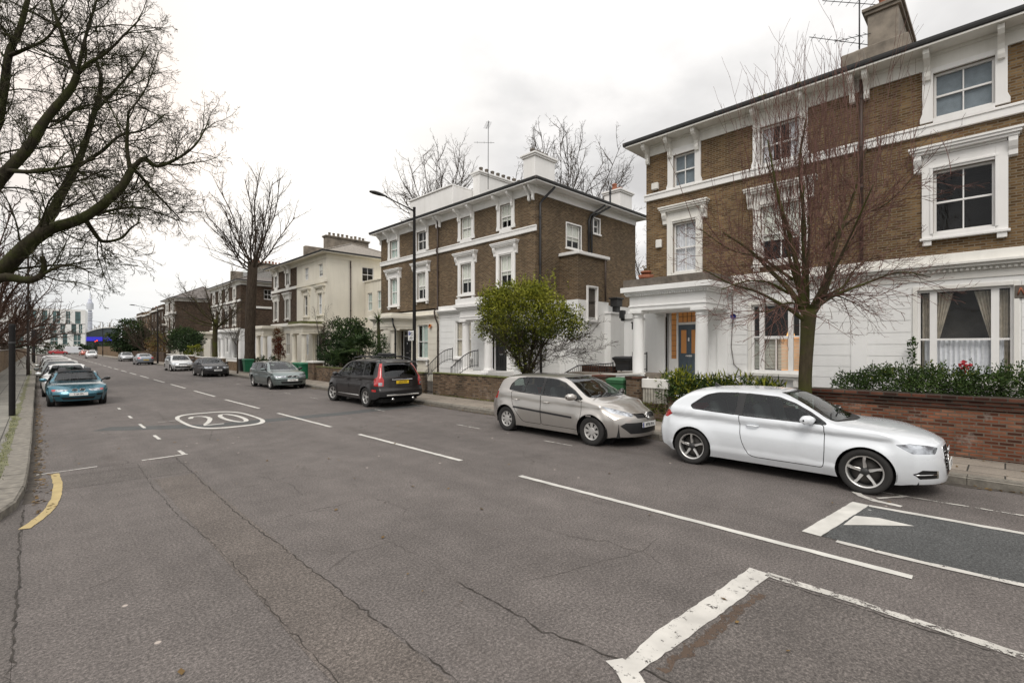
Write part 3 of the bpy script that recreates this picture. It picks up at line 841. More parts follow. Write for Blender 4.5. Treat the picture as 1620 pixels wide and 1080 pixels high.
def front_door(parent, XF, a, w, z0, z1, mat, fan=0.5, glow=None, side=0.0):
    f = MB(); c = XF + .2
    f.box(c, c + .08, a - w / 2 - .09, a - w / 2, z0, z1 + fan + .08); f.box(c, c + .08, a + w / 2, a + w / 2 + .09 + side, z0, z1 + fan + .08) if not side else None
    if side:
        f.box(c, c + .08, a + w / 2, a + w / 2 + .07, z0, z1 + fan + .08); f.box(c, c + .08, a + w / 2 + side - .07, a + w / 2 + side + .02, z0, z1 + fan + .08)
        f.box(c, c + .07, a + w / 2 + .07, a + w / 2 + side - .07, z0, z0 + .75)
    f.box(c, c + .08, a - w / 2, a + w / 2, z1, z1 + .09); f.box(c, c + .08, a - w / 2, a + w / 2, z1 + fan, z1 + fan + .08)
    fr = f.build('door_frame', M['white'], parent)
    d = MB(); d.cbox(c + .02, c + .07, a - w / 2, a + w / 2, z0 + .01, z1, .01)
    for sg in (-1, 1):
        u0, u1 = sorted((a + sg * w * .08, a + sg * w * .40))
        for w0, w1 in ((.08, .36), (.44, .93)):
            zz0, zz1 = z0 + (z1 - z0) * w0, z0 + (z1 - z0) * w1
            for q in ((u0, u0 + .03, zz0, zz1), (u1 - .03, u1, zz0, zz1), (u0 + .03, u1 - .03, zz0, zz0 + .03), (u0 + .03, u1 - .03, zz1 - .03, zz1)):
                d.box(c + .005, c + .022, *q)
    do = d.build('door', mat, parent)
    h = MB(); h.lathe([(0, -.02), (.03, -.015), (.035, .0), (.02, .02), (.012, .05)], (c - .03, a - w * .38, z0 + 1.0), 12, 'x'); h.box(c - .004, c + .018, a - .13, a + .13, z0 + .84, z0 + .90)
    h.box(c - .02, c + .018, a - .03, a + .03, z0 + 1.42, z0 + 1.56)
    h.build('handle', M['chrome'], do)
    if glow:
        g = MB()
        g.box(c + .05, c + .06, a - w / 2, a + w / 2, z1 + .09, z1 + fan)
        if side: g.box(c + .05, c + .06, a + w / 2 + .07, a + w / 2 + side - .07, z0 + .75, z1 + fan)
        for sg in (-1, 1):
            u0, u1 = sorted((a + sg * w * .11, a + sg * w * .37)); g.box(c + .009, c + .019, u0, u1, z0 + (z1 - z0) * .47, z0 + (z1 - z0) * .90)
        g.build('lit_glass', M[glow], do)
        lb = MB()
        for k in range(1, 5): lb.box(c + .04, c + .05, a - w / 2 + w * k / 5 - .01, a - w / 2 + w * k / 5 + .01, z1 + .09, z1 + fan)
        lb.box(c + .04, c + .05, a - w / 2, a + w / 2, z1 + fan * .55, z1 + fan * .55 + .02)
        if side:
            for k in range(9): lb.box(c + .04, c + .05, a + w / 2 + .07, a + w / 2 + side - .07, z0 + .85 + k * .2, z0 + .865 + k * .2)
        lb.build('glazing_bar', M['pipe'], do)
    elif fan:
        g = MB(); g.box(c + .05, c + .06, a - w / 2, a + w / 2, z1 + .09, z1 + fan); g.build('fanlight', M['win'], fr)
    return do

def roof_hip(parent, x0, x1, y0, y1, z, rise, ov=.58, mat=None):
    r = MB(); X0, X1, Y0, Y1 = x0 - ov, x1 + ov, y0 - ov, y1 + ov
    hx = (X0 + X1) / 2; hl = (X1 - X0) / 2
    if (Y1 - Y0) > 2 * hl: A, B_ = (hx, Y0 + hl, z + rise), (hx, Y1 - hl, z + rise)
    else: A = B_ = (hx, (Y0 + Y1) / 2, z + rise)
    c = [(X0, Y0, z), (X1, Y0, z), (X1, Y1, z), (X0, Y1, z)]
    r.face([c[0], c[3], B_, A][::-1]); r.face([c[2], c[1], A, B_][::-1]); r.face([c[1], c[0], A][::-1]) ; r.face([c[3], c[2], B_][::-1])
    # low rolls on the hips so the edges are not razor-clean
    for p, q in ((c[0], A), (c[1], A), (c[2], B_), (c[3], B_)): r.tube([Vector(p) + Vector((0,0,.02)), Vector(q) + Vector((0,0,.02))], .07, 6)
    if A != B_: r.tube([Vector(A) + Vector((0,0,.02)), Vector(B_) + Vector((0,0,.02))], .08, 6)
    return r.build('roof', mat or M['slate'], parent)

def eaves(parent, x0, x1, y0, y1, mat, zf=9.78, zt=10.17, ov=.58, gut=None):
    """frieze band, soffit and gutter round the street front and the two flanks"""
    f = MB(); p = .05
    f.box(x0 - p, x0 + .004, y0 - p, y1 + p, zf, zt); f.box(x0 + .004, x1, y0 - p, y0 + .004, zf, zt); f.box(x0 + .004, x1, y1 - .004, y1 + p, zf, zt)
    f.box(x0 - p - .05, x0 - p, y0 - p - .05, y1 + p + .05, zt - .08, zt); f.box(x0 - p, x1, y0 - p - .05, y0 - p, zt - .08, zt)
    f.build('frieze', mat, parent)
    s = MB(); s.box(x0 - ov, x1 + ov, y0 - ov, y1 + ov, zt, zt + .05)
    s.build('soffit', mat, parent)
    g = MB()
    pr = [(0, 0), (-.07, 0), (-.10, .03), (-.115, .08), (-.12, .14), (0, .14)]
    zz = zt + .05
    g.prism([(x0 - ov + d + .06, y0 - ov - .06, zz + z) for d, z in pr], (0, y1 - y0 + 2 * ov + .12, 0))
    g.prism([(x0 - ov - .05, y0 - ov + d + .06, zz + z) for d, z in pr], (x1 - x0 + 2 * ov + .1, 0, 0))
    g.prism([(x0 - ov - .05, y1 + ov - d - .06, zz + z) for d, z in pr][::-1], (x1 - x0 + 2 * ov + .1, 0, 0))
    g.build('gutter', gut or M['lead'], parent)

def chimney(parent, x0, x1, y0, y1, z0, z1, mat, pots=(), cap=True, pot_mat=None, base=None):
    c = MB()
    c.cbox(x0, x1, y0, y1, z0, z1, .02)
    if base: c.cbox(x0 - base[0], x1 + base[0], y0 - base[0], y1 + base[0], z0, base[1], .02)
    if cap:
        c.cbox(x0 - .07, x1 + .07, y0 - .07, y1 + .07, z1, z1 + .10, .01); c.cbox(x0 - .13, x1 + .13, y0 - .13, y1 + .13, z1 + .10, z1 + .20, .01)
    o = c.build('chimney', mat, parent)
    for (x, y, h, r) in pots:
        p = MB(); zz = z1 + (.19 if cap else -.01)
        p.lathe([(r * 1.1, 0), (r * 1.1, .06), (r, .08), (r * .86, h - .1), (r * 1.05, h - .09), (r * 1.05, h - .02), (r * .8, h), (r * .7, h - .12)], (x, y, zz), 12)
        p.build('chimney_pot', pot_mat or M['terracotta'], o)
    return o

def aerial(name, label, loc, h, arms, group='roof aerials'):
    b = MB(); b.tube([(0,0,0), (.02,0,h)], .022, 6)
    for (z, ang, ln, nb, tilt) in arms:
        d = Vector((cos(ang), sin(ang), tilt)).normalized(); n = Vector((-sin(ang), cos(ang), 0))
        p0 = Vector((.015, 0, z)) - d * ln * .3; p1 = p0 + d * ln
        b.tube([p0, p1], .012, 5)
        for k in range(nb):
            q = p0.lerp(p1, (k + .5) / nb); b.tube([q - n * .18, q + n * .18], .007, 4)
    o = b.build(name, M['iron']); o.location = loc
    return tag(o, label, 'aerial', group)

def pipe(parent, pts, r=.045, mat=None, name='downpipe'):
    b = MB(); b.tube(pts, r, 8)
    for a, c in zip(pts, pts[1:]):
        a = Vector(a); c = Vector(c)
        if abs((c - a).normalized().z) > .9:
            n = max(1, int((c - a).length / 1.8))
            for k in range(n):
                q = a.lerp(c, (k + .3) / n); b.lathe([(r * 1.25, -.05), (r * 1.25, .05)], q, 8)
    return b.build(name, mat or M['pipe'], parent)

X = 17.5
def brick_and_stucco(h, y0, y1, w1, w2, g, doors, brick, stucco, x1=26.6, zg=4.6, XF=X, right='brick', party=None, stucco2=None, split=None, zb=.1, gw_mat=None):
    """shell of one villa pair: walls with openings.  w1/w2/g: lists of (centre, width, z0, z1)"""
    hole = lambda L: [(a - w / 2, a + w / 2, z0, z1) for (a, w, z0, z1) in L]
    wl = MB(); wall(wl, 'x', XF, y0, y1, zg, 9.9, hole(w1) + hole(w2))
    wl.face([(XF, y0, zg), (x1, y0, zg), (x1, y0, 9.9), (XF, y0, 9.9)]) if right is True else None
    return wl, hole

# ================================================================= house A: the near pair on the right
hA = thing('semi_detached_house', 'nearest brown brick villa pair at the right edge with blue front door and lit window', 'house', (0, 0, 0), group='brick and stucco villas along the street')
yA0, yA1 = -4.2, 10.12
w1A = [(.78, 1.20, 5.28, 7.0), (5.20, 1.20, 5.06, 6.92), (8.50, .92, 5.04, 6.95), (-2.5, .92, 5.1, 7.0)]
w2A = [(.78, 1.20, 8.42, 9.66), (5.22, 1.20, 8.34, 9.62), (8.52, .86, 8.32, 9.56), (-2.5, .86, 8.4, 9.6)]
gA = [(.78, 1.86, 1.35, 3.76), (5.34, 1.50, 1.36, 3.64)]
dA = [(8.62, 1.50, 1.0, 3.72)]
H = lambda L: [(a - w / 2, a + w / 2, z0, z1) for (a, w, z0, z1) in L]
b = MB(); wall(b, 'x', X, yA0, yA1, 4.65, 9.95, H(w1A) + H(w2A))
b.face([(X, yA1, 0), (26.6, yA1, 0), (26.6, yA1, 9.95), (X, yA1, 9.95)]); b.face([(X, yA0, 0), (26.6, yA0, 0), (26.6, yA0, 9.95), (X, yA0, 9.95)][::-1]); b.face([(26.6, yA0, 0), (26.6, yA1, 0), (26.6, yA1, 9.95), (26.6, yA0, 9.95)])
b.build('brick_wall', M['brick'], hA)
b = MB(); wall(b, 'x', X - .03, yA0, yA1 + .03, .05, 4.3, H(gA) + H(dA), .19)
b.face([(X - .03, yA1 + .03, 0), (26.6, yA1 + .03, 0), (26.6, yA1 + .03, 4.3), (X - .03, yA1 + .03, 4.3)])
courses(b, 'x', X - .03, yA0, 2.86, .95, 3.86, H([(.78, 2.14, .9, 3.86)]), .335)
courses(b, 'x', X - .03, 3.24, 7.0, .95, 3.9, H([(5.34, 1.74, .9, 3.9)]), .335)
b.box(X - .075, X - .026, 2.86, 3.24, .1, 4.1)
b.build('stucco_wall', M['stucco'], hA)
# bay frame mouldings
for (a, w, z0, z1) in gA:
    b = MB()
    for sg in (-1, 1):
        u0, u1 = sorted((a + sg * w / 2, a + sg * (w / 2 + .10))); b.box(X - .075, X - .026, u0, u1, z0 - .02, z1 + .1)
    b.box(X - .075, X - .026, a - w / 2, a + w / 2, z1, z1 + .1)
    b.box(X - .24, X + .06, a - w / 2 - .28, a + w / 2 + .28, z0 - .12, z0 - .02); b.box(X - .17, X + .0, a - w / 2 - .2, a + w / 2 + .2, z0 - .22, z0 - .12)
    for sg in (-1, 1): b.box(X - .16, X - .02, a + sg * w * .42 - .07, a + sg * w * .42 + .07, z0 - .45, z0 - .22)
    b.build('window_surround', M['trim'], hA, bevel=.008)
# main cornice with dentils
def main_cornice(h, y0, y1, mat, z=4.02, dentil=True, XF=X, name='cornice'):
    c = MB()
    c.box(XF - .06, XF + .003, y0, y1, z, z + .20)
    c.box(XF - .11, XF + .003, y0, y1, z + .20, z + .26)
    if dentil:
        n = int((y1 - y0) / .11)
        for k in range(n): c.box(XF - .17, XF - .11, y0 + (y1 - y0) * k / n, y0 + (y1 - y0) * k / n + .06, z + .205, z + .275)
    c.box(XF - .13, XF + .003, y0, y1, z + .26, z + .29)
    c.box(XF - .24, XF + .003, y0, y1, z + .29, z + .37); c.box(XF - .32, XF + .003, y0, y1, z + .37, z + .44)
    c.box(XF - .12, XF + .003, y0, y1, z + .44, z + .70)
    return c.build(name, mat, h, bevel=.008)
main_cornice(hA, yA0, 6.75, M['trim'], 4.0)
b = MB(); b.box(X - .09, X + .003, yA0, yA1 + .05, 8.02, 8.30); b.box(X - .12, X - .09, yA0, yA1 + .06, 8.22, 8.28); b.build('string_course', M['white'], hA, bevel=.008)
eaves(hA, X, 26.6, yA0, yA1, M['trim'], 9.80, 10.20, .62)
for (a, w, _, _) in w2A:
    for sg in (-1, 1): bracket(hA, M['trim'], 'x', X - .05, a + sg * (w / 2 + .11), 10.19)
for a in (yA1 - .12, 3.2, 2.85): bracket(hA, M['trim'], 'x', X - .05, a, 10.19)
for (a, w, z0, z1) in w2A: pilasters2(hA, 'x', X, a, w, z0, z1, 8.28, M['white'], 9.8)
for (a, w, z0, z1) in w1A: surround1(hA, 'x', X, a, w, z0, z1, M['trim'] if a > 5 else M['white'])
ins = {.78: ('dark', 'dark'), 5.2: ('half', 'dark'), 8.5: ('blind', 'dark'), -2.5: ('dark', 'dark')}
for i, (a, w, z0, z1) in enumerate(w1A): sash(hA, 'x', X, a, w, z0, z1, 1, ['dark', 'half', 'net', 'dark'][i])
for i, (a, w, z0, z1) in enumerate(w2A): sash(hA, 'x', X, a, w, z0, z1, 1, ['blue', 'drapes', 'blue', 'dark'][i])
fo = sash(hA, 'x', X - .03, .78, 1.86, 1.35, 3.76, 0, 'dim', .44, sides=.33)
d = MB()
drape(d, 'x', X, .02, .98, 1.45, 2.42, .19, 9, .03, 0); drape(d, 'x', X, .98, 1.58, 1.45, 2.42, .185, 6, .028, 0)
d.build('net_curtain', M['curtain'], fo)
d = MB()
drape(d, 'x', X, 1.36, 1.64, 1.45, 3.68, .25, 4, .03, 0); drape(d, 'x', X, -.1, .18, 1.45, 3.68, .25, 4, .03, 0)
drape(d, 'x', X, .98, 1.36, 2.42, 3.68, .23, 5, .03, 0, gather=(1, .25)); drape(d, 'x', X, .18, .58, 2.42, 3.68, .23, 5, .03, 0, gather=(-1, .25))
d.build('curtain', M['curtain_tan'], fo)
fo = sash(hA, 'x', X - .03, 5.34, 1.50, 1.36, 3.64, 0, 'dark', .52, sides=.31)
b = MB(); b.box(X + .03, X + .115, 5.325, 5.355, 1.44, 2.5); b.box(X + .03, X + .115, 4.96, 5.72, 2.48, 2.54); b.build('shutter_frame', M['white'], fo)
b = MB()
for k in range(22):
    z = 1.47 + k * .047
    for (u0, u1) in ((4.62, 4.86), (4.97, 5.32), (5.36, 5.72), (5.8, 6.05)): b.mesh([(X + .16, u0, z), (X + .16, u1, z), (X + .20, u1, z + .036), (X + .20, u0, z + .036)], [(0, 1, 2, 3)])
b.build('shutter', M['blind'], fo)
b = MB(); b.face([(X + .45, 4.6, 1.4), (X + .45, 5.3, 1.4), (X + .45, 5.3, 2.55), (X + .45, 4.6, 2.55)]); b.build('lamp_glow', M['lit_soft'], fo)
b = MB(); b.lathe([(.13, 0), (.09, .16)], (X + .32, 4.98, 2.54), 14); b.build('lamp_shade', M['lit'], fo)
# entrance
porch(hA, 6.84, 9.68, X, 15.72, 1.0, 3.52, 4.36, M['stucco'], cap=(.28, M['stone']))
front_door(hA, X - .03, 8.42, .86, 1.0, 3.06, M['door'], .55, 'lit_dim', .36)
b = MB(); b.box(X + .30, X + .32, 7.86, 9.38, .9, 3.75); b.build('door_reveal', M['stucco'], hA)
# roof, chimney on the party line
roof_hip(hA, X, 26.6, yA0, yA1, 10.30, 1.9, .66)
chimney(hA, 18.9, 21.8, 2.30, 3.08, 10.3, 12.75, M['cement'], [(19.3, 2.7, .5, .16), (19.9, 2.7, .45, .16), (20.6, 2.7, .5, .16)], True, base=(.28, 11.65))
b = MB(); b.cbox(X - .35, X + 1.2, 2.9, 3.45, 10.36, 10.9, .03); b.build('parapet', M['cement'], hA)
b = MB()
for k in range(70):
    y = 3.6 + abs(R0.gauss(0, 1.6)); x = X - .62 + R0.uniform(0, .4); s = R0.uniform(.04, .12)
    b.lathe([(s, 0), (s * .8, s * .35), (0, s * .5)], (x, y, 10.36 + (x - X + .62) * .3), 6)
tag(b.build('moss', M['moss'], hA), kind='stuff')
pipe(hA, [(X - .12, 2.98, 10.1), (X - .12, 2.98, 8.35), (X - .17, 2.98, 8.2), (X - .17, 2.98, 8.0), (X - .1, 2.98, 7.9), (X - .1, 2.98, 4.75)], .05)
# small fixtures
b = MB(); b.cbox(X - .14, X, 9.55, 9.83, 8.42, 8.68, .02); tag(b.build('alarm_box', M['trim'], hA))
b = MB(); b.cbox(X - .12, X, 9.42, 9.66, 6.1, 6.42, .02); tag(b.build('alarm_box', M['trim'], hA))
b = MB(); b.lathe([(0.13, 0), (.14, .05), (.12, .12), (.0, .16)], (X - .06, 6.62, 3.34), 12, 'x', M=None); ab = b.build('alarm_box', M['white'], hA)
b = MB(); b.lathe([(.1, -.02), (.07, .04), (0, .06)], (X - .22, 6.62, 3.27), 12, 'x'); b.build('alarm_lens', M['eu_blue'], ab)
b = MB(); b.cbox(X - .09, X - .02, -.62, -.16, 3.42, 3.74, .012); pq = b.build('plaque', M['stone'], hA)
b = MB()
for y0, z0, y1, z1 in ((-.22, 3.5, -.27, 3.68), (-.27, 3.68, -.33, 3.5), (-.38, 3.5, -.38, 3.67), (-.38, 3.67, -.46, 3.67), (-.46, 3.67, -.46, 3.5), (-.52, 3.5, -.52, 3.66)):
    b.tube([(X - .095, y0, z0), (X - .095, y1, z1)], .017, 5)
b.build('plaque_relief', M['terracotta'], pq)
pipe(hA, [(X - .09, 6.72, 4.0), (X - .08, 6.70, 3.2), (X - .08, 6.75, 2.2), (X - .08, 6.66, 1.6), (X - .08, 6.3, 1.25)], .012, M['pipe'], 'cable')

# flower pot on the porch roof, aerial
b = MB(); b.lathe([(.12, 0), (.17, .22), (.19, .22), (.19, .28), (.16, .28), (.15, .2)], (0, 0, 0), 16); b.lathe([(.24, .03), (.28, .14), (.25, .14)], (0, 0, 0), 16)
fp = thing('flower_pot', 'terracotta flower pot on the porch roof below a sash window', 'flower pot', (15.62, 9.05, 4.64))
b.build('pot', M['terracotta'], fp)
b = MB()
for k in range(60):
    a = R0.uniform(0, 6.3); r = R0.uniform(.0, .22); z = R0.uniform(.25, .5); s = .05
    u = Vector((R0.uniform(-1, 1), R0.uniform(-1, 1), R0.uniform(-1, 1))).normalized() * s; v = u.orthogonal().normalized() * s * .6; p = Vector((r * cos(a), r * sin(a), z))
    b.face([p - u, p - v, p + u, p + v])
b.build('plant', M['leaf_autumn'], fp)
aerial('roof_aerial', 'tall aerial mast with two long crosswise antennas beside the grey chimney', (18.95, 3.3, 11.0), 2.9, [(1.0, 2.2, 2.2, 9, .25), (1.25, 1.2, 1.2, 5, .35), (2.3, 2.2, 1.6, 7, .2), (2.7, 4.1, .7, 3, .1)])
# ================================================================= house B: the middle pair
WH = M['white']
hB = thing('semi_detached_house', 'middle brown brick villa pair with white chimneys and a brick and white side extension', 'house', (0, 0, 0), group='brick and stucco villas along the street')
yB0, yB1, XB = 16.2, 31.2, 26.7
w1B = [(18.30, .96, 5.36, 7.02), (21.56, 1.02, 5.26, 6.95), (26.06, 1.02, 5.24, 6.93), (29.40, .98, 5.1, 6.88)]
w2B = [(18.30, .86, 8.42, 9.68), (21.58, .98, 8.38, 9.64), (26.08, 1.08, 8.36, 9.58), (29.44, 1.02, 8.3, 9.54)]
gB = [(21.85, 1.42, 1.6, 3.7), (25.96, 1.2, 1.48, 3.62)]
dB = [(18.85, 1.5, .95, 3.5), (28.0, 1.5, .95, 3.3)]
b = MB(); wall(b, 'x', X, yB0, yB1, 4.6, 9.95, H(w1B) + H(w2B))
sB = [(20.51, 1.20, 7.46, 8.74), (22.58, .56, 8.6, 9.44)]
wall(b, 'y', yB0, X, XB, 4.4, 9.95, H(sB))
b.face([(X, yB1, 0), (XB, yB1, 0), (XB, yB1, 9.95), (X, yB1, 9.95)]); b.face([(XB, yB0, 0), (XB, yB1, 0), (XB, yB1, 9.95), (XB, yB0, 9.95)])
b.build('brick_wall', M['brick_b'], hB)
# side extension: brick over stucco
b = MB(); b.box(19.36, 21.9, 15.02, 16.2, 4.58, 6.88); b.build('brick_extension', M['brick_b'], hB)
b = MB(); b.cbox(19.24, 22.02, 14.9, 16.19, 6.88, 7.04, .015); b.build('coping', M['white'], hB)
b = MB(); wall(b, 'x', X - .03, yB0 - .03, 24.14, .05, 4.3, H([gB[0], dB[0]]), .19); wall(b, 'y', yB0 - .03, X - .03, XB, .05, 4.62, [])
courses(b, 'x', X - .03, 20.0, 24.0, .95, 3.9, H([(21.85, 1.6, .9, 3.75)]), .36)
courses(b, 'y', yB0 - .03, X, 19.3, .5, 3.0, [], .36)
wall(b, 'y', 14.98, 19.3, 21.98, .05, 4.60, H([(20.48, .74, 3.70, 5.3)])); wall(b, 'x', 19.3, 14.98, 16.2, .05, 4.60, [])
b.face([(19.3, 14.98, 4.6), (21.98, 14.98, 4.6), (21.98, 16.2, 4.6), (19.3, 16.2, 4.6)])
b.box(21.62, 23.5, 14.6, 16.17, .05, 3.98); b.box(21.56, 23.56, 14.54, 16.17, 3.98, 4.06); b.box(21.98, 26.0, 15.4, 16.17, .05, 4.5)
b.build('stucco_wall', M['stucco'], hB)
b = MB(); b.box(20.02, 20.09, 14.9, 15.0, 3.62, 5.36); b.box(20.87, 20.94, 14.9, 15.0, 3.62, 5.36); b.box(20.09, 20.87, 14.9, 15.0, 5.29, 5.36); b.box(19.98, 20.98, 14.84, 15.0, 3.5, 3.62); b.build('window_surround', M['white'], hB)
b = MB(); b.box(20.11, 20.85, 15.0, 15.02, 4.6, 5.3)
sash(hB, 'y', 14.93, 20.48, .74, 3.66, 5.29, 1, 'dim', room=False)
b = MB(); b.box(20.09, 20.87, 15.008, 15.016, 3.66, 5.29); b.build('room', M['room'], hB)
b = MB(); wall(b, 'x', X - .03, 24.14, yB1, .05, 4.3, H([gB[1], dB[1]]), .19)
courses(b, 'x', X - .03, 24.3, 26.7, .6, 3.8, H([(25.96, 1.4, .9, 3.72)]), .36); courses(b, 'x', X - .03, 29.3, yB1, .6, 3.8, [], .36)
b.build('stucco_wall', M['stucco_cream'], hB)
main_cornice(hB, yB0 - .03, 17.52, M['white'], 3.95, False); main_cornice(hB, 20.3, 24.13, M['white'], 3.95, False); main_cornice(hB, 24.15, yB1 + .03, M['stucco_cream'], 3.78, False)
b = MB(); b.box(X - .09, X + .003, yB0 - .1, yB1 + .02, 7.92, 8.22); b.box(X - .12, X - .09, yB0 - .13, yB1 + .02, 8.14, 8.20); b.build('string_course', M['white'], hB, bevel=.008)
eaves(hB, X, XB, yB0, yB1, M['white'], 9.78, 10.17, .58)
for (a, w, _, _) in w2B:
    for sg in (-1, 1): bracket(hB, WH, 'x', X - .05, a + sg * (w / 2 + .11), 10.16)
for a in (yB0 + .08, yB0 + .35, yB1 - .1, 24.0, 24.3): bracket(hB, WH, 'x', X - .05, a, 10.16, .4, .10)
for (a, w, z0, z1) in w2B: pilasters2(hB, 'x', X, a, w, z0, z1, 8.2, M['white'], 9.78)
for (a, w, z0, z1) in w1B: surround1(hB, 'x', X, a, w, z0, z1, M['white'])
for i, (a, w, z0, z1) in enumerate(w1B): sash(hB, 'x', X, a, w, z0, z1, 1, ['half', 'half', 'half', 'green'][i])
for i, (a, w, z0, z1) in enumerate(w2B): sash(hB, 'x', X, a, w, z0, z1, 1, ['half', 'blind', 'dim', 'green'][i])
for i, (a, w, z0, z1) in enumerate(gB): sash(hB, 'x', X - .03, a, w, z0, z1, 1, ['tan', 'greenhalf'][i])
for (a, w, z0, z1) in gB:
    b = MB(); b.box(X - .2, X + .05, a - w / 2 - .2, a + w / 2 + .2, z0 - .12, z0 - .01); b.box(X - .13, X, a - w / 2 - .05, a - w / 2 + .1, z0 - .4, z0 - .12); b.box(X - .13, X, a + w / 2 - .1, a + w / 2 + .05, z0 - .4, z0 - .12)
    b.build('window_sill', M['white'], hB)
sash(hB, 'y', yB0, 20.51, 1.20, 7.46, 8.74, 1, 'half'); sash(hB, 'y', yB0, 22.58, .56, 8.6, 9.44, 0, 'dim')
for (a, w, z0, z1) in sB:
    b = MB(); b.box(a - w / 2 - .07, a - w / 2, yB0 - .03, yB0 + .08, z0, z1 + .07); b.box(a + w / 2, a + w / 2 + .07, yB0 - .03, yB0 + .08, z0, z1 + .07); b.box(a - w / 2, a + w / 2, yB0 - .03, yB0 + .08, z1, z1 + .07); b.box(a - w / 2 - .12, a + w / 2 + .12, yB0 - .08, yB0 + .08, z0 - .08, z0)
    b.build('window_surround', M['white'], hB)
porch(hB, 17.75, 20.0, X, 15.95, .95, 3.6, 4.40, M['white'], cap=(.3, M['white']), dentil=False); porch(hB, 26.75, 29.2, X, 15.95, .95, 3.35, 4.18, M['stucco_cream'], cap=(.16, M['stucco_cream']), dentil=False)
front_door(hB, X - .03, 18.85, .9, .95, 3.0, M['door_black'], .45); front_door(hB, X - .03, 28.0, .9, .95, 2.9, M['door_black'], .35)
roof_hip(hB, X, XB, yB0, yB1, 10.26, 1.3, .62)
chimney(hB, 19.5, 21.2, 18.1, 19.0, 10.3, 12.75, WH, [(19.8 + .36 * k, 18.55, .36, .15) for k in range(4)], pot_mat=M['stone'])
chimney(hB, 20.2, 24.6, 23.6, 24.25, 10.3, 13.3, WH, [(20.6 + .5 * k, 23.9, .4, .13) for k in range(8)], pot_mat=M['stone'])
b = MB(); b.cbox(18.6, 23.5, 24.3, 29.2, 10.2, 12.35, .03); b.cbox(18.52, 23.58, 24.3, 29.28, 12.35, 12.45, .02); b.build('parapet', WH, hB)
chimney(hB, 26.2, 27.6, 17.0, 18.2, 9.5, 12.0, WH, [(26.5, 17.6, .5, .16), (27.1, 17.6, .4, .16)])
ir = M['iron']
pipe(hB, [(18.35, yB0 - .55, 10.15), (17.95, yB0 - .10, 9.55), (17.75, yB0 - .09, 9.3), (17.75, yB0 - .09, 4.7), (17.75, yB0 - .14, 4.4), (17.75, yB0 - .14, .2)], .06, ir)
pipe(hB, [(22.7, yB0 - .5, 10.12), (21.9, yB0 - .09, 9.5), (21.75, yB0 - .09, 9.2), (21.75, yB0 - .09, 7.1)], .06, ir); pipe(hB, [(23.2, yB0 - .5, 11.3), (23.2, yB0 - .5, 10.15), (22.15, yB0 - .09, 9.5), (22.0, yB0 - .09, 9.2), (22.0, yB0 - .09, 4.8)], .06, ir)
pipe(hB, [(21.6, 14.92, 6.8), (21.6, 14.92, 4.65)], .045, M['pipe'])
pipe(hB, [(X - .12, 24.2, 10.0), (X - .12, 24.2, 8.3), (X - .2, 24.2, 8.1), (X - .12, 24.2, 7.8), (X - .12, 24.2, 4.6), (X - .36, 24.2, 4.4), (X - .30, 24.2, 4.0), (X - .1, 24.2, 3.6), (X - .1, 24.2, .2)], .05)
pipe(hB, [(15.7, 26.6, 4.0), (15.72, 26.55, 3.6), (15.9, 26.6, 3.3), (15.9, 26.6, .3)], .055, ir)
b = MB(); b.lathe([(.12, 0), (.13, .04), (.09, .11), (0, .14)], (X - .2, 24.95, 3.5), 14, 'x'); b.build('alarm_box', M['amber_lens'], hB)
# flue housing on the flat roof beside the extension
t = thing('flue_housing', 'dark metal flue box standing on the white extension roof', 'flue', (22.6, 14.9, 4.06))
b = MB(); b.cbox(-.28, .28, -.22, .22, .35, .75, .03); b.build('housing', M['lead'], t); b = MB(); b.cbox(-.34, .34, -.28, .28, .75, .84, .02); b.build('hood', M['lead'], t); b = MB(); b.box(-.16, .16, -.14, .14, 0, .35); b.build('stand', M['lead'], t)
aerial('roof_aerial', 'tall thin aerial mast rising from the white middle villa roof', (20.6, 23.2, 12.3), 4.4, [(4.2, 1.0, 1.4, 8, .12), (3.0, 2.4, 1.3, 3, 0)])

# white outbuilding in the gap
t = thing('outbuilding', 'low white outbuilding with black gutter in the gap between the two nearest villas', 'outbuilding', (0, 0, 0))
b = MB(); b.box(20.4, 25.0, 11.0, 13.0, .05, 3.55); b.build('wall', M['stucco'], t)
b = MB(); b.box(20.3, 25.1, 10.9, 12.9, 3.56, 3.8); b.build('roof', M['stucco'], t)
b = MB(); b.tube([(20.2, 12.98, 3.95), (20.3, 13.05, 3.55), (25, 13.05, 3.5)], .09, 8); b.cbox(20.1, 20.4, 12.9, 13.1, 3.6, 3.98, .02); b.build('gutter', M['iron'], t)
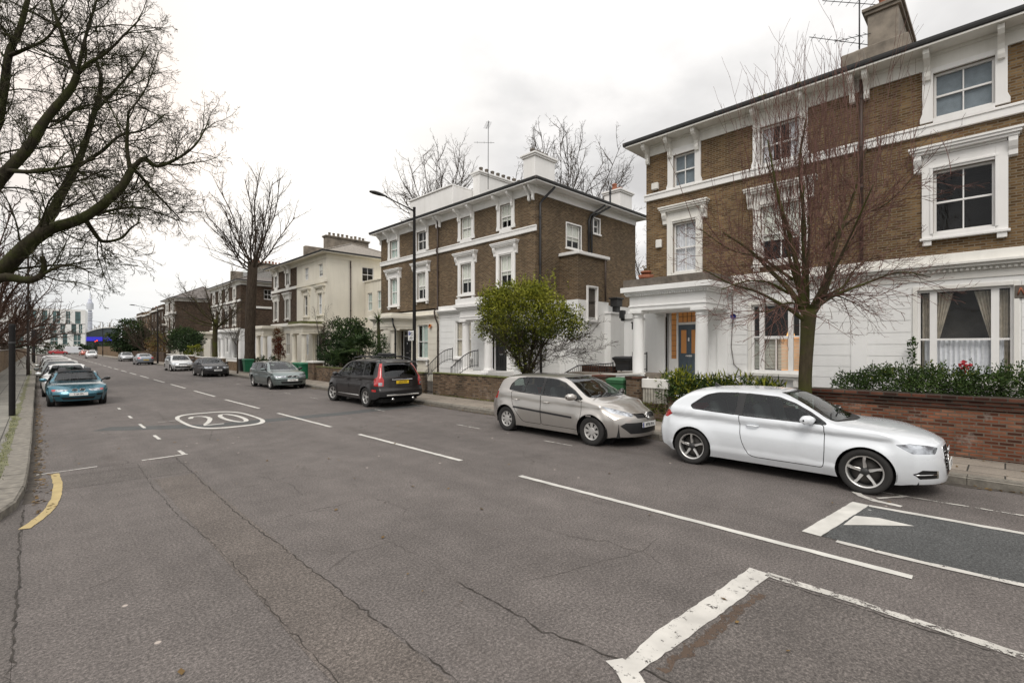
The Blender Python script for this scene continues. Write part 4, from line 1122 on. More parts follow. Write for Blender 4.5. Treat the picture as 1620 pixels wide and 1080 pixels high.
# ================================================================= the rows beyond: C, D, E and the terrace behind them
def villa(label, y0, y1, XF, x1, halves, wins, side_win=(), stack=None, roof_rise=2.0, name='semi_detached_house', porches=(), cream_top=False, detail=True, parapet=None, zt=10.17, roof_mat=None):
    """halves: list of (ya, yb, wall material, stucco material, trim material)"""
    h = thing(name, label, 'house', (0, 0, 0), group='brick and stucco villas along the street')
    w2 = [(a, .86, 8.3, 9.42) for a in wins]; w1 = [(a, .92, 5.05, 6.85) for a in wins]; g = [(a, 1.1, 1.5, 3.55) for a in wins if not any(p[0] < a < p[1] for p in porches)]
    drs = [((p[0] + p[1]) / 2, 1.4, .9, 3.3) for p in porches]
    for i, (ya, yb, wm, sm, tm) in enumerate(halves):
        inn = lambda L: [q for q in L if ya < q[0] < yb]
        b = MB(); wall(b, 'x', XF, ya, yb, 4.5, 9.95, H(inn(w1) + inn(w2)))
        if i == 0: wall(b, 'y', ya, XF, x1, 4.4, 9.95, H(side_win)); b.face([(x1, ya, 0), (x1, y1, 0), (x1, y1, 9.95), (x1, ya, 9.95)])
        if i == len(halves) - 1: b.face([(XF, yb, 0), (x1, yb, 0), (x1, yb, 9.95), (XF, yb, 9.95)])
        b.build('upper_wall', wm, h)
        b = MB(); wall(b, 'x', XF - .03, ya - (.03 if i == 0 else 0), yb, .05, 4.1, H(inn(g) + inn(drs)), .19)
        if i == 0: wall(b, 'y', ya - .03, XF - .03, x1, .05, 4.42, [])
        if detail: courses(b, 'x', XF - .03, ya, yb, .6, 3.8, H([(a, w + .3, z0 - .3, z1 + .12) for a, w, z0, z1 in inn(g)] + [((p[0] + p[1]) / 2, p[1] - p[0], 0, 4.2) for p in porches if ya < p[0] < yb]), .36)
        b.build('stucco_wall', sm, h)
        main_cornice(h, ya, yb, tm, 3.85, False, XF)
        b = MB(); b.box(XF - .09, XF + .003, ya - (.1 if i == 0 else 0), yb, 7.75, 8.0 if not cream_top else 7.9); b.build('string_course', tm, h)
        for (a, w, z0, z1) in inn(w1):
            surround1(h, 'x', XF, a, w, z0, z1, tm)
        for (a, w, z0, z1) in inn(w2):
            if wm is not M['stucco_grey']: pilasters2(h, 'x', XF, a, w, z0, z1, 8.0, tm, 9.78)
            if detail and wm is not M['stucco_grey']:
                for sg in (-1, 1): bracket(h, tm, 'x', XF - .05, a + sg * (w / 2 + .11), zt - .01)
        for (a, w, z0, z1) in inn(w1) + inn(w2): sash(h, 'x', XF, a, w, z0, z1, 1, R0.choice(['net', 'half', 'dark', 'blind']))
        for (a, w, z0, z1) in inn(g): sash(h, 'x', XF - .03, a, w, z0, z1, 1, R0.choice(['net', 'dark', 'tan']))
    eaves(h, XF, x1, y0, y1, halves[0][4], 9.78, zt)
    roof_hip(h, XF, x1, y0, y1, zt + .08, roof_rise, .6, roof_mat)
    for (a, w, z0, z1) in side_win: sash(h, 'y', y0, a, w, z0, z1, 1, 'dim')
    if stack: chimney(h, *stack)
    for (p0, p1, pm, dm) in porches:
        porch(h, p0, p1, XF, XF - 1.7, .85, 3.35, 4.15, pm, cap=(.22, M['moss']) if pm is M['stucco_grey'] else (.15, pm), dentil=False)
        front_door(h, XF - .03, (p0 + p1) / 2, .9, .9, 2.85, dm, .38)
    if parapet: b = MB(); b.cbox(*parapet, .04); b.build('parapet', M['cement'], h)
    return h

sg_ = M['stucco_grey']
pots = lambda x0, x1, y, n, h=.38, r=.13: [(x0 + (x1 - x0) * (k + .5) / n, y + R0.uniform(-.1, .1), h * R0.uniform(.85, 1.15), r) for k in range(n)]
hC = villa('villa pair half cream stucco, half dark brick, under a long grey chimney', 40.3, 53.8, X, 26.2,
      [(40.3, 46.95, sg_, M['stucco_cream'], sg_), (46.95, 53.8, M['brick_c'], M['stucco_cream'], M['trim'])], [41.55, 44.65, 49.2, 52.4],
      [(21.3, 1.15, 8.05, 9.4)], (20.2, 24.7, 46.6, 47.3, 10.5, 13.0, M['cement'], pots(20.4, 24.5, 46.95, 9), True, M['cement']), 2.0,
      porches=[(38.6 + 2.1, 43.3, sg_, M['door_black']), (50.4, 52.9, M['stucco_cream'], M['door_tan'])], parapet=(18.2, 20.2, 46.7, 47.25, 10.2, 11.9), roof_mat=M['slate_sunlit'])
b = MB(); b.face([(X, 40.29, 4.42), (26.2, 40.29, 4.42), (26.2, 40.29, 9.78), (X, 40.29, 9.78)]) if False else None
pipe(hC, [(19.6, 40.22, 9.75), (19.6, 40.22, .3)], .05, M['pipe'])
b = MB(); wall(b, 'x', 21.0, 35.0, 40.25, .05, 8.0, H([(40.85 - .0, .0, 0, 0), (39.4, .8, 5.4, 7.0), (37.7, .8, 5.5, 7.05)][1:])); b.face([(21, 35, 0), (27, 35, 0), (27, 35, 8), (21, 35, 8)]); b.box(20.9, 27, 34.9, 40.24, 8.0, 8.12)
b.build('side_wing', sg_, hC)
for a, z in ((39.4, 5.4), (37.7, 5.5)): sash(hC, 'x', 21.0, a, .8, z, z + 1.58, 1, 'green')
hD = villa('dark brick villa pair behind the tall bare tree, its flank wall towards the camera', 64.7, 79.0, X, 26.4,
      [(64.7, 71.9, M['brick_c'], M['stucco'], M['trim']), (71.9, 79.0, M['brick_c'], M['stucco_cream'], M['trim'])], [67.2, 70.5, 73.8, 77.0],
      [(20.6, .95, 8.15, 9.4)], (20.4, 25.3, 71.6, 72.3, 10.5, 13.6, M['cement'], pots(20.6, 25.1, 71.95, 10), True, M['terracotta']), 2.2,
      porches=[(65.6, 68.2, M['stucco'], M['door_black']), (75.8, 78.2, M['stucco_cream'], M['door_tan'])], parapet=(18.3, 20.3, 71.6, 72.3, 10.2, 12.3), detail=False)
b = MB(); b.cbox(19.0, 22.6, 66.0, 70.0, 10.6, 12.2, .04); b.build('roof_light', M['win'], hD)
b = MB(); b.box(18.6, 21.8, 64.6, 64.72, 7.0, 7.25); b.build('string_course', M['trim'], hD)
hE = villa('dark brick villa far along the street with plain flank wall and low hipped roof', 94.8, 104.2, 16.1, 25.5,
      [(94.8, 104.2, M['brick_c'], M['stucco_cream'], M['trim'])], [96.6, 98.2, 101.6, 103.0], [], None, 2.6, name='house', detail=False)
b = MB(); b.cbox(15.2, 16.1, 94.6, 96.4, 7.6, 7.9, .03); b.cbox(15.2, 16.1, 101.2, 103.6, 5.9, 6.2, .03); b.build('balcony_slab', M['trim'], hE)

# farther houses of the terrace: plain boxes with cornice, windows and chimneys at a few pixels each
def far_house(label, y0, y1, XF, zt, mat, nwin, name='terraced_house'):
    h = thing(name, label, 'house', (0, 0, 0), group='far terraced houses')
    b = MB(); ws = [y0 + (y1 - y0) * (k + .5) / nwin for k in range(nwin)]
    holes = [(a, 1.0, z, z + 1.5) for a in ws for z in (1.6, 4.6, 7.2) if z + 1.8 < zt]
    wall(b, 'x', XF, y0, y1, .05, zt, H(holes)); b.face([(XF, y0, 0), (XF + 9, y0, 0), (XF + 9, y0, zt), (XF, y0, zt)])
    b.face([(XF, y0, zt), (XF + 9, y0, zt), (XF + 9, y1, zt), (XF, y1, zt)])
    b.build('wall', mat, h)
    b = MB(); b.box(XF - .25, XF + .004, y0 - .02, y1 + .02, zt - .9, zt - .6); b.box(XF - .1, XF + .003, y0, y1, 4.0, 4.3); b.build('string_course', M['trim'], h)
    for q in holes: sash(h, 'x', XF, *q, 1, 'dark', room=True)
    chimney(h, XF + 3, XF + 5, y1 - .8, y1 - .1, zt - .1, zt + 1.4, mat, [(XF + 3.6, y1 - .45, .4, .15), (XF + 4.4, y1 - .45, .4, .15)])
far_house('narrow dark brick house stepping up next beyond the hipped villa', 106.5, 112.5, 16.2, 10.0, M['brick_c'], 2)
far_house('dark house with a pale balcony rail in the far terrace', 113.0, 120.0, 16.2, 9.9, M['brick_c'], 2)
far_house('brick house with red-brown parapet, last but one of the far terrace', 121.0, 130.0, 16.2, 9.6, M['brick_ochre'], 3)
far_house('last brick house of the terrace near the traffic lights', 131.0, 140.0, 16.2, 9.8, M['brick_c'], 3)

# ================================================================= street walls, piers, gates, bins on the houses' side
GW = 'garden walls along the right pavement'
def low_wall(name, label, x0, x1, y0, y1, z0, z1, mat, cope=None, cat='wall', group=GW, over=.03, ch=.09):
    b = MB()
    t = thing(name, label, cat, (0, 0, 0), group=group)
    b.cbox(x0, x1, y0, y1, z0, z1, .012); b.build('brickwork', mat, t)
    if cope:
        c = MB(); n = max(1, int((y1 - y0) / .9))
        for k in range(n):
            ya = y0 + (y1 - y0) * k / n; yb = y0 + (y1 - y0) * (k + 1) / n
            c.cbox(x0 - over, x1 + over, ya + .003 - (over if k == 0 else 0), yb - .003 + (over if k == n - 1 else 0), z1 + R0.uniform(0, .006), z1 + ch + R0.uniform(-.006, .006), .014)
        c.build('coping', cope, t)
    return t
M['cope_dark'] = brickmat('wall_coping_brick', [Bc(.03,.014,.01), Bc(.07,.026,.018), Bc(.10,.036,.022), Bc(.13,.06,.04)], (.06,.05,.04,1), .6, .1, .7)
t = low_wall('garden_wall', 'long red brick garden wall under the hedge at the right edge', 12.62, 12.90, -7, 3.06, .1, 1.02, M['brick_red'])
b = MB(); b.cbox(12.58, 12.94, -7, 3.09, 1.022, 1.10, .01); b.cbox(12.56, 12.96, -7, 3.11, 1.102, 1.18, .01); b.cbox(12.52, 12.99, -7, 3.14, 1.182, 1.27, .012); b.build('coping', M['cope_dark'], t)
low_wall('garden_wall', 'low brown wall under the clipped hedge behind the white hatchback', 12.55, 12.78, 3.5, 6.6, .1, .72, M['brick_wall'], M['cope_dark'])
low_wall('garden_wall', 'low brick wall topped with ivy beneath the white fence panel', 12.5, 12.72, 6.62, 7.42, .1, .58, M['brick_wall'])
low_wall('gate_pier', 'short brick pier between the green bin and the white fence panel', 12.42, 12.84, 7.44, 7.86, .1, 1.26, M['brick_wall'], M['cope_dark'], 'pier', 'brick gate piers')
low_wall('gate_pier', 'short brick pier on the far side of the green bin', 12.42, 12.84, 8.52, 9.06, .1, 1.24, M['brick_wall'], M['cope_dark'], 'pier', 'brick gate piers')
low_wall('garden_wall', 'low brown brick wall behind the roof of the silver hatchback', 12.46, 12.72, 9.08, 11.9, .1, 1.1, M['brick_wall'], M['cope_dark'])
low_wall('garden_wall', 'mossy brown brick wall below the round bush tree', 12.42, 12.70, 12.8, 17.65, .1, 1.04, M['brick_wall'], M['moss'], ch=.06)
low_wall('garden_wall', 'brown brick wall behind the lamp post', 12.45, 12.72, 18.5, 20.6, .1, 1.0, M['brick_wall'], M['moss'], ch=.06)
low_wall('garden_wall', 'dark brick wall below the evergreen shrubs', 12.45, 12.72, 21.6, 30.2, .1, .95, M['brick_wall'], M['moss'], ch=.06)
low_wall('gate_pier', 'stone-capped brick pier beside the two green bins', 12.4, 13.0, 30.5, 31.4, .1, 1.2, M['brick_wall'], M['trim'], 'pier', 'brick gate piers', .08, .12)
low_wall('garden_wall', 'brown garden wall with pale coping before the cream porch', 12.5, 12.8, 33.8, 40.5, .1, .8, M['brick_wall'], M['trim'])
low_wall('garden_wall', 'ochre brick wall beside the young street tree', 12.5, 12.8, 46.4, 50.6, .1, .9, M['brick_ochre'], M['trim'])
low_wall('garden_wall', 'pale-topped wall behind the dark parked saloon', 12.5, 12.8, 52, 63, .1, 1.1, M['brick_wall'], M['trim'])
low_wall('garden_wall', 'pale coped wall beyond the silver parked hatchback', 12.5, 12.8, 64, 80, .1, 1.2, M['brick_c'], M['trim'])
low_wall('garden_wall', 'brown wall before the far dark brick villa', 12.5, 12.8, 82, 115, .1, 1.5, M['brick_c'])
low_wall('garden_wall', 'tall ochre wall near the traffic lights', 12.6, 12.9, 118, 188, .1, 2.4, M['brick_ochre'])

# white board fence panel by the pier
t = thing('fence_panel', 'white painted board fence panel with solid top rail on ivy wall', 'fence', (0, 0, 0))
b = MB(); b.cbox(12.56, 12.68, 6.6, 7.42, 1.02, 1.29, .01); b.build('rail', M['trim'], t)
b = MB()
for k in range(9):
    y = 6.63 + k * .088; b.cbox(12.59, 12.64, y, y + .066, .59, 1.02, .006)
b.build('board_panel', M['wood'], t)
# ramp wall to the side of the near villa
t = thing('ramp_wall', 'low white wall with sloping top beside the path between the villas', 'wall', (0, 0, 0))
b = MB(); b.prism([(15.0, 8.9, .1), (15.0, 12.3, .1), (15.0, 12.3, 1.02), (15.0, 8.9, 1.26)], (.25, 0, 0)); b.build('wall', M['stucco'], t)
b = MB(); b.prism([(14.95, 8.88, 1.262), (14.95, 12.34, 1.022), (14.95, 12.34, 1.07), (14.95, 8.88, 1.31)], (.35, 0, 0)); b.build('coping', M['trim'], t)
b = MB(); b.box(15.25, 17.4, 9.2, 12.4, .1, 1.2); tag(b.build('terrace', M['cement']), kind='structure')

def railing(label, pts, h=.8, n_per=.11, name='railing', group='black iron railings'):
    t = thing(name, label, 'railing', (0, 0, 0), group=group)
    b = MB(); b.tube([Vector(p) + Vector((0, 0, h)) for p in pts], .022, 6); b.tube([Vector(p) + Vector((0, 0, .08)) for p in pts], .014, 6); b.build('handrail', M['iron'], t)
    b = MB()
    for a, c in zip(pts, pts[1:]):
        a = Vector(a); c = Vector(c); n = max(1, int((c - a).length / n_per))
        for k in range(n):
            p = a.lerp(c, k / n); b.tube([p, p + Vector((0, 0, h))], .010, 5)
    b.build('bars', M['iron'], t)
    b = MB(); q = Vector(pts[-1]); b.tube([q, q + Vector((0, 0, h + .06))], .024, 6); q = Vector(pts[0]); b.tube([q, q + Vector((0, 0, h + .06))], .024, 6); b.build('end_posts', M['iron'], t)
    return t
railing('black railing running along the raised path beside the near villa', [(16.0, 13.3, .6), (16.0, 12.4, 1.02), (16.0, 10.7, 1.15)], .42)
railing('short black railing standing beside the white near porch', [(16.2, 9.95, 1.3), (16.2, 9.35, 1.3)], .66)
curve = lambda x, y0, y1, z0, z1: [(x, y0 + (y1 - y0) * k / 8, z0 + (z1 - z0) * sin(k / 8 * pi / 2)) for k in range(9)]
railing('curved black stair railing left of the white porch of the middle villa', curve(14.9, 21.6, 20.2, .85, 1.25)[:1] + [(15.6 - .0, 22.6 - 2.2 * k / 8, .55 + .95 * sin(k / 8 * pi / 2)) for k in range(9)], .62)
railing('curved black stair railing right of the white porch near the bush', [(14.3, 18.8 - 2.0 * k / 8, .45 + .85 * sin(k / 8 * pi / 2)) for k in range(9)], .75)
b = MB(); b.box(16.1, 16.3, 10.7, 12.3, 1.2, 1.45); tag(b.build('planter_box', M['cope_dark']), 'dark planter trough behind the railing of the raised path', 'planter')
# slim post and lantern beside the porch
t = thing('garden_lantern', 'slim black post with a small lantern beside the near porch', 'lantern', (16.4, 9.95, 1.2))
b = MB(); b.tube([(0, 0, 0), (0, 0, 1.9)], .022, 6); b.build('post', M['iron'], t)
b = MB(); b.cbox(-.05, .05, .02, .14, 1.68, 1.92, .01); b.box(-.06, .06, -.3, .16, 1.92, 1.97); b.build('lantern', M['iron'], t)
t = thing('garden_gate', 'black iron gate in the gap of the brown wall behind the lamp post', 'gate', (12.55, 17.68, .1))
b = MB()
for k in range(8): b.tube([(0, .05 + k * .1, .05), (0, .05 + k * .1, 1.05 + .1 * sin(k / 7 * pi))], .011, 5)
b.build('bars', M['iron'], t); b = MB(); b.tube([(0, 0, .12), (0, .8, .12)], .016, 5); b.tube([(0, 0, .9), (0, .8, .9)], .016, 5); b.build('frame', M['iron'], t)

def wheelie_bin(label, loc, rz, mat, w=.56, d=.62, h=.98, group='wheelie bins', open_=0.0):
    t = thing('wheelie_bin', label, 'bin', loc, rz, group)
    b = MB(); bw, bd = w * .80 / 2, d * .78 / 2; tw, td = w / 2, d / 2
    ch = .04
    def ring(x, y, z): return [(-x + ch, -y, z), (x - ch, -y, z), (x, -y + ch, z), (x, y - ch, z), (x - ch, y, z), (-x + ch, y, z), (-x, y - ch, z), (-x, -y + ch, z)]
    rs = [ring(bw, bd, .06), ring(bw * 1.04, bd * 1.04, .30), ring(tw * .97, td * .97, h - .10), ring(tw * 1.06, td * 1.06, h - .09), ring(tw * 1.06, td * 1.06, h - .03)]
    for r0, r1 in zip(rs, rs[1:]):
        for k in range(8): b.face([r0[k], r0[(k + 1) % 8], r1[(k + 1) % 8], r1[k]])
    b.face(rs[0][::-1]); b.build('tub', mat, t, bevel=.006)
    l = MB(); lr = [ring(tw * 1.1, td * 1.1, h - .028), ring(tw * 1.1, td * 1.1, h + .0), ring(tw * .85, td * .85, h + .05)]
    for r0, r1 in zip(lr, lr[1:]):
        for k in range(8): l.face([r0[k], r0[(k + 1) % 8], r1[(k + 1) % 8], r1[k]])
    l.face(lr[0][::-1]); l.face(lr[-1]); l.build('lid', mat, t, bevel=.006)
    hd = MB(); hd.tube([(-tw * .8, td * 1.1, h - .06), (-tw * .8, td * 1.3, h - .04), (tw * .8, td * 1.3, h - .04), (tw * .8, td * 1.1, h - .06)], .018, 6); hd.build('handle', mat, t)
    for sg in (-1, 1):
        q = MB(); q.lathe([(0, -.03), (.10, -.03), (.11, 0), (.10, .03), (0, .03)], (sg * (bw + .04), bd + .02, .11), 14, 'x'); q.build('wheel', M['tyre'], t)
    return t
wb = wheelie_bin('bright green wheelie bin standing between two short brick piers', (12.7, 8.22, .12), pi / 2 + pi, M['green_bin'], .58, .70, 1.10)
b = MB(); b.box(-.12, .12, -.352, -.345, .52, .60); b.box(-.10, .08, -.352, -.345, .64, .74); b.build('sticker', M['green_bin2'], wb)
wheelie_bin('black wheelie bin on the raised path beside the near porch', (16.1, 10.2, 1.25), -pi / 2 + .1, M['black_bin'], .72, .72, .55)
wheelie_bin('dark green wheelie bin right of its twin beside the capped pier', (12.35, 31.9, .12), -pi / 2, M['green_bin2'], .58, .62, 1.02)
wheelie_bin('dark green wheelie bin left of its twin beside the capped pier', (12.35, 32.75, .12), -pi / 2 + .1, M['green_bin2'], .58, .62, 1.02)
wheelie_bin('black wheelie bin beyond the pair of green bins', (12.5, 33.5, .12), -pi / 2, M['black_bin'], .58, .62, 1.0)
wheelie_bin('bright green wheelie bin behind the grey green estate car', (12.35, 43.6, .12), -pi / 2, M['green_bin2'], .7, .72, 1.06)
wheelie_bin('dark wheelie bin beside the foot of the tall bare tree', (12.4, 45.2, .12), -pi / 2, M['black_bin'], .7, .7, 1.06)

# ------------------------------------------------------------------ lamp posts and other street furniture
def street_lamp(label, loc, h=7.9, arm=2.9, rise=.55, dirn=-1, mat='post', sign=None, base=True):
    t = thing('street_lamp', label, 'street lamp', loc, group='street lamps')
    b = MB()
    b.lathe([(.10, 0), (.10, 1.35), (.085, 1.42), (.075, 1.5), (.065, h * .6), (.055, h)], (0, 0, 0), 14); b.lathe([(.06, 0), (.062, .06), (0, .07)], (0, 0, h - .02), 12)
    b.build('column', M[mat], t)
    d = MB(); d.cbox(-.112, -.09, -.05, .05, .45, 1.15, .008); d.build('access_door', M[mat], t)
    a = MB(); a.tube([(0, 0, h - .12), (dirn * arm * .3, arm * .02, h - .12 + rise * .35), (dirn * arm, 0, h - .12 + rise)], [.035, .028, .024], 8); a.build('arm', M[mat], t)
    l = MB(); P = []
    hx = dirn * arm; hz = h - .12 + rise
    for i, (u, wdt, ht) in enumerate([(-.05, .03, .03), (.1, .07, .05), (.3, .12, .085), (.5, .125, .08), (.66, .07, .045), (.7, .01, .01)]):
        P.append([(hx + dirn * u, wdt * cos(q), hz + .02 + .25 * u * rise / arm + ht * sin(q) * (1 if sin(q) > 0 else .55)) for q in [2 * pi * k / 12 for k in range(12)]])
    for r0, r1 in zip(P, P[1:]):
        l.mesh(r0 + r1, [(k, (k + 1) % 12, 12 + (k + 1) % 12, 12 + k) for k in range(12)], None, True)
    l.build('lantern', M['lead'], t)
    if sign:
        s = MB(); s.box(-.17, -.165, -.20, .20, sign, sign + .40); so_ = s.build('parking_sign', M['plate_white'], t)
        s = MB(); s.box(-.19, -.06, -.02, .02, sign + .1, sign + .13); s.box(-.19, -.06, -.02, .02, sign + .27, sign + .3); s.build('clip', M['lead'], so_)
        s = MB(); s.box(-.1735, -.1705, .02, .16, sign + .22, sign + .36); s.build('blue_panel', M['eu_blue'], so_)
        s = MB()
        for k in range(3): s.box(-.1735, -.1705, -.15, .14 - .05 * k, sign + .04 + .055 * k, sign + .06 + .055 * k)
        s.box(-.1735, -.1705, -.16, -.02, sign + .22, sign + .25); s.box(-.1735, -.1705, -.14, -.02, sign + .30, sign + .33)
        s.build('lettering', M['ink'], so_)
        V, F = text_geo('P', .13); s = MB(); s.mesh([(-.176, .09 - v.x, sign + .29 + v.y) for v in V], F); s.build('letter', M['plate_white'], so_)
    return t
street_lamp('dark lamp post with long arm beside the maroon estate car, parking sign halfway up', (10.98, 16.9, .12), 7.75, 1.30, .30, -1, 'post', 2.35)
street_lamp('dark lamp post on the left pavement beyond the short black post', (-.52, 51.0, .12), 9.5, 2.4, .4, 1, 'post_brown')
street_lamp('slim lamp post far up the right pavement, arm over the road', (11.1, 77.0, .12), 7.0, 2.2, .45, -1, 'post')
street_lamp('distant lamp post on the left pavement near the white block', (-.55, 98.0, .12), 8.5, 2.6, .4, 1, 'post_brown')
street_lamp('distant lamp post on the right pavement near the junction', (11.0, 150.0, .12), 8.0, 2.0, .4, -1, 'post')
t = thing('sign_post', 'short black post with a thin collar on the near left pavement', 'post', (-.56, 21.1, .12))
b = MB(); b.lathe([(.075, 0), (.075, 2.72), (.07, 2.78), (0, 2.79)], (0, 0, 0), 14); b.build('shaft', M['post'], t)
b = MB(); b.lathe([(.08, 2.18), (.084, 2.19), (.084, 2.23), (.08, 2.24)], (0, 0, 0), 14); b.build('collar', M['lead'], t)
t = thing('signal_post', 'dark post with a box on top on the far left pavement', 'post', (-.35, 88.0, .12))
b = MB(); b.lathe([(.12, 0), (.10, 4.2), (0, 4.25)], (0, 0, 0), 10); b.build('pole', M['post'], t); b = MB(); b.cbox(-.28, .28, -.2, .2, 2.6, 4.3, .04); b.build('signal_head', M['iron'], t)

# the long wall of the left pavement
t = thing('boundary_wall', 'long ochre brick wall along the left pavement', 'wall', (0, 0, 0))
b = MB(); b.cbox(-2.5, -2.22, 26, 190, .05, 1.86, .012); b.build('brickwork', M['brick_ochre'], t)
b = MB()
for k in range(164): b.cbox(-2.54, -2.18, 26 + k + .003, 27 + k - .003, 1.861, 1.95 + R0.uniform(-.006, .006), .015)
b.build('coping', M['stone'], t)
# ------------------------------------------------------------------ trees and plants
def rv(rng): 
    while True:
        v = Vector((rng.uniform(-1, 1), rng.uniform(-1, 1), rng.uniform(-1, 1)))
        if .05 < v.length < 1: return v.normalized()

def sprout(mb, p, d, L, r, lvl, cfg, rng):
    """one branch and, recursively, its side shoots. cfg[lvl] = (segments, wiggle, tropism, n_children, child_len, child_angle, first)"""
    seg, wig, trop, nch, clen, cang, first = cfg[lvl]
    pts = [p.copy()]; dirs = [d.copy()]; st = L / seg
    for i in range(seg):
        d = (d + rv(rng) * wig + Vector((0, 0, trop))).normalized()
        pts.append(pts[-1] + d * st); dirs.append(d)
    rmin = cfg['rmin']
    rad = [max(rmin * .7, r * (1 - .72 * i / seg)) for i in range(seg + 1)]
    mb.tube(pts, rad, 3 if r < .03 else (4 if r < .06 else 6), None, False)
    if lvl + 1 not in cfg: return
    n = max(1, int(nch * rng.uniform(.75, 1.25)))
    for k in range(n):
        t = first + (1 - first) * (k + rng.random()) / n
        f = t * seg; i = min(int(f), seg - 1); q = pts[i].lerp(pts[i + 1], f - i)
        dd = dirs[i + 1]; o = rv(rng); o = (o - dd * o.dot(dd)).normalized()
        a = cang * rng.uniform(.7, 1.25)
        sprout(mb, q, (dd * cos(a) + o * sin(a)).normalized(), L * clen * rng.uniform(.55, 1.15) * (1 - .45 * t), max(rmin, rad[i] * .55), lvl + 1, cfg, rng)
    
def smooth_path(P, n=5):
    P = [Vector(p) for p in P]; out = []
    Q = [P[0] * 2 - P[1]] + P + [P[-1] * 2 - P[-2]]
    for i in range(1, len(Q) - 2):
        p0, p1, p2, p3 = Q[i - 1:i + 3]
        for k in range(n):
            t = k / n
            out.append(.5 * ((2 * p1) + (p2 - p0) * t + (2 * p0 - 5 * p1 + 4 * p2 - p3) * t * t + (3 * p1 - p0 - 3 * p2 + p3) * t ** 3))
    out.append(P[-1]); return out

_TM = {}
def stamp(cm, p, d, L, r, cfg, rng):
    """a side branch: one of a dozen grown templates, turned and scaled into place"""
    key = id(cfg)
    if key not in _TM:
        _TM[key] = (cfg, [])
        for k in range(14):
            t = MB(); sprout(t, Vector((0, 0, 0)), (Vector((1, 0, .35))).normalized(), 1.0 * cfg.get('tl', 2.5), cfg.get('tr', .035), 0, cfg, rng)
            _TM[key][1].append((np.array(t.v), np.array([len(f) for f in t.f]), t.f))
    V, nf, F = rng.choice(_TM[key][1])
    s_ = L / cfg.get('tl', 2.5)
    # keep the template's up side up, turn it about the vertical, then tip it to the wanted rise
    az = atan2(d.y, d.x); el = math.asin(max(-1, min(1, d.z))) - .337
    Mx = np.array((Matrix.Rotation(az, 3, 'Z') @ Matrix.Rotation(-el, 3, 'Y') @ Matrix.Rotation(rng.uniform(-.9, .9), 3, Vector((1, 0, .35)))))
    P = (V * s_) @ Mx.T + np.array(p)
    n = len(cm.v); cm.v.extend(map(tuple, P.tolist())); cm.f.extend([tuple(i + n for i in f) for f in F]); cm.m.extend([0] * len(F)); cm.sm.extend([False] * len(F))

def limb(tm, cm, P, r0, r1, nkids, klen, cfg, rng, first=.15, bias=None, sides=9, kang=.85):
    pts = smooth_path(P); n = len(pts)
    rad = [r0 + (r1 - r0) * (i / (n - 1)) ** .8 for i in range(n)]
    rad = [r * rng.uniform(.93, 1.07) for r in rad]
    tm.tube(pts, rad, sides, None, True)
    for k in range(nkids):
        t = first + (1 - first) * (k + rng.random()) / nkids
        f = t * (n - 1); i = min(int(f), n - 2); q = pts[i].lerp(pts[i + 1], f - i); dd = (pts[i + 1] - pts[i]).normalized()
        o = rv(rng)
        if bias is not None: o = (o + bias).normalized()
        o = (o - dd * o.dot(dd)).normalized(); a = kang * rng.uniform(.6, 1.3)
        stamp(cm, q, (dd * cos(a) + o * sin(a)).normalized(), klen * rng.uniform(.5, 1.2) * (1.15 - .5 * t), 0, cfg, rng)
    return pts

def tree(name, label, loc, group=None, cat='tree'):
    return thing(name, label, cat, loc, group=group)

# ---- the big plane tree at the left: measured limbs, then generated branches and twigs
rng = random.Random(5)
pt_ = tree('plane_tree', 'huge bare plane tree at the left, dark limbs reaching over the road', (-4.6, 36.0, 0), 'bare trees behind the left wall')
base = Vector((-4.6, 36.0, 0))
def A_(px, py, dy=0.0): return atY(px, py, 36.0 + dy) - base
tm, cm = MB(), MB()
cfgP = {0: (8, .22, .04, 9, .55, .8, .08), 1: (5, .24, .03, 6, .55, .8, .12), 2: (4, .26, .02, 3, .6, .75, .2), 3: (3, .32, .0, 0, 0, 0, 0), 'rmin': .0115, 'tl': 3.2, 'tr': .042}
trunk = [Vector((0, 0, 0)), Vector((.05, 0, 1.6)), Vector((.15, 0, 3.4)), A_(-50, 470)]
tp = smooth_path(trunk); tm.tube(tp, [.72, .66, .6, .57, .55, .54, .53, .52, .51, .50, .50, .5, .5, .5, .5, .5][:len(tp)], 14)
# the limbs (pixel traced on the vertical plane of the tree, with depth offsets so that the crown is round)
T = A_(-50, 470)
L1 = [T, A_(0, 428, -1), A_(67, 369, -2), A_(133, 344, -2.6), A_(187, 302, -3), A_(209, 267, -3.2)]
limb(tm, cm, L1, .40, .17, 22, 4.2, cfgP, rng, .2)
limb(tm, cm, [L1[-1], A_(228, 251, -3.5), A_(249, 263, -4), A_(284, 249, -4.5), A_(311, 227, -4.8), A_(329, 195, -5)], .15, .03, 20, 3.3, cfgP, rng, .05)
limb(tm, cm, [L1[-1], A_(222, 278, -2.2), A_(240, 300, -1.5), A_(262, 322, -1.2), A_(289, 351, -1)], .12, .03, 15, 2.8, cfgP, rng, .1)
limb(tm, cm, [A_(206, 268, -3.2), A_(201, 235, -3), A_(202, 200, -3.4), A_(203, 178, -4)], .12, .05, 8, 3.0, cfgP, rng, .1)
limb(tm, cm, [A_(203, 178, -4), A_(225, 150, -4), A_(240, 118, -5), A_(252, 80, -5)], .05, .02, 9, 2.6, cfgP, rng, .1)
limb(tm, cm, [L1[3], A_(152, 372, -2), A_(164, 382, -2.2), A_(191, 377, -3), A_(208, 360, -3.5), A_(222, 352, -4)], .13, .03, 15, 2.6, cfgP, rng, .1)
limb(tm, cm, [L1[3], A_(190, 330, -.5), A_(230, 330, .6), A_(285, 350, 1.2)], .10, .03, 15, 2.8, cfgP, rng, .1)
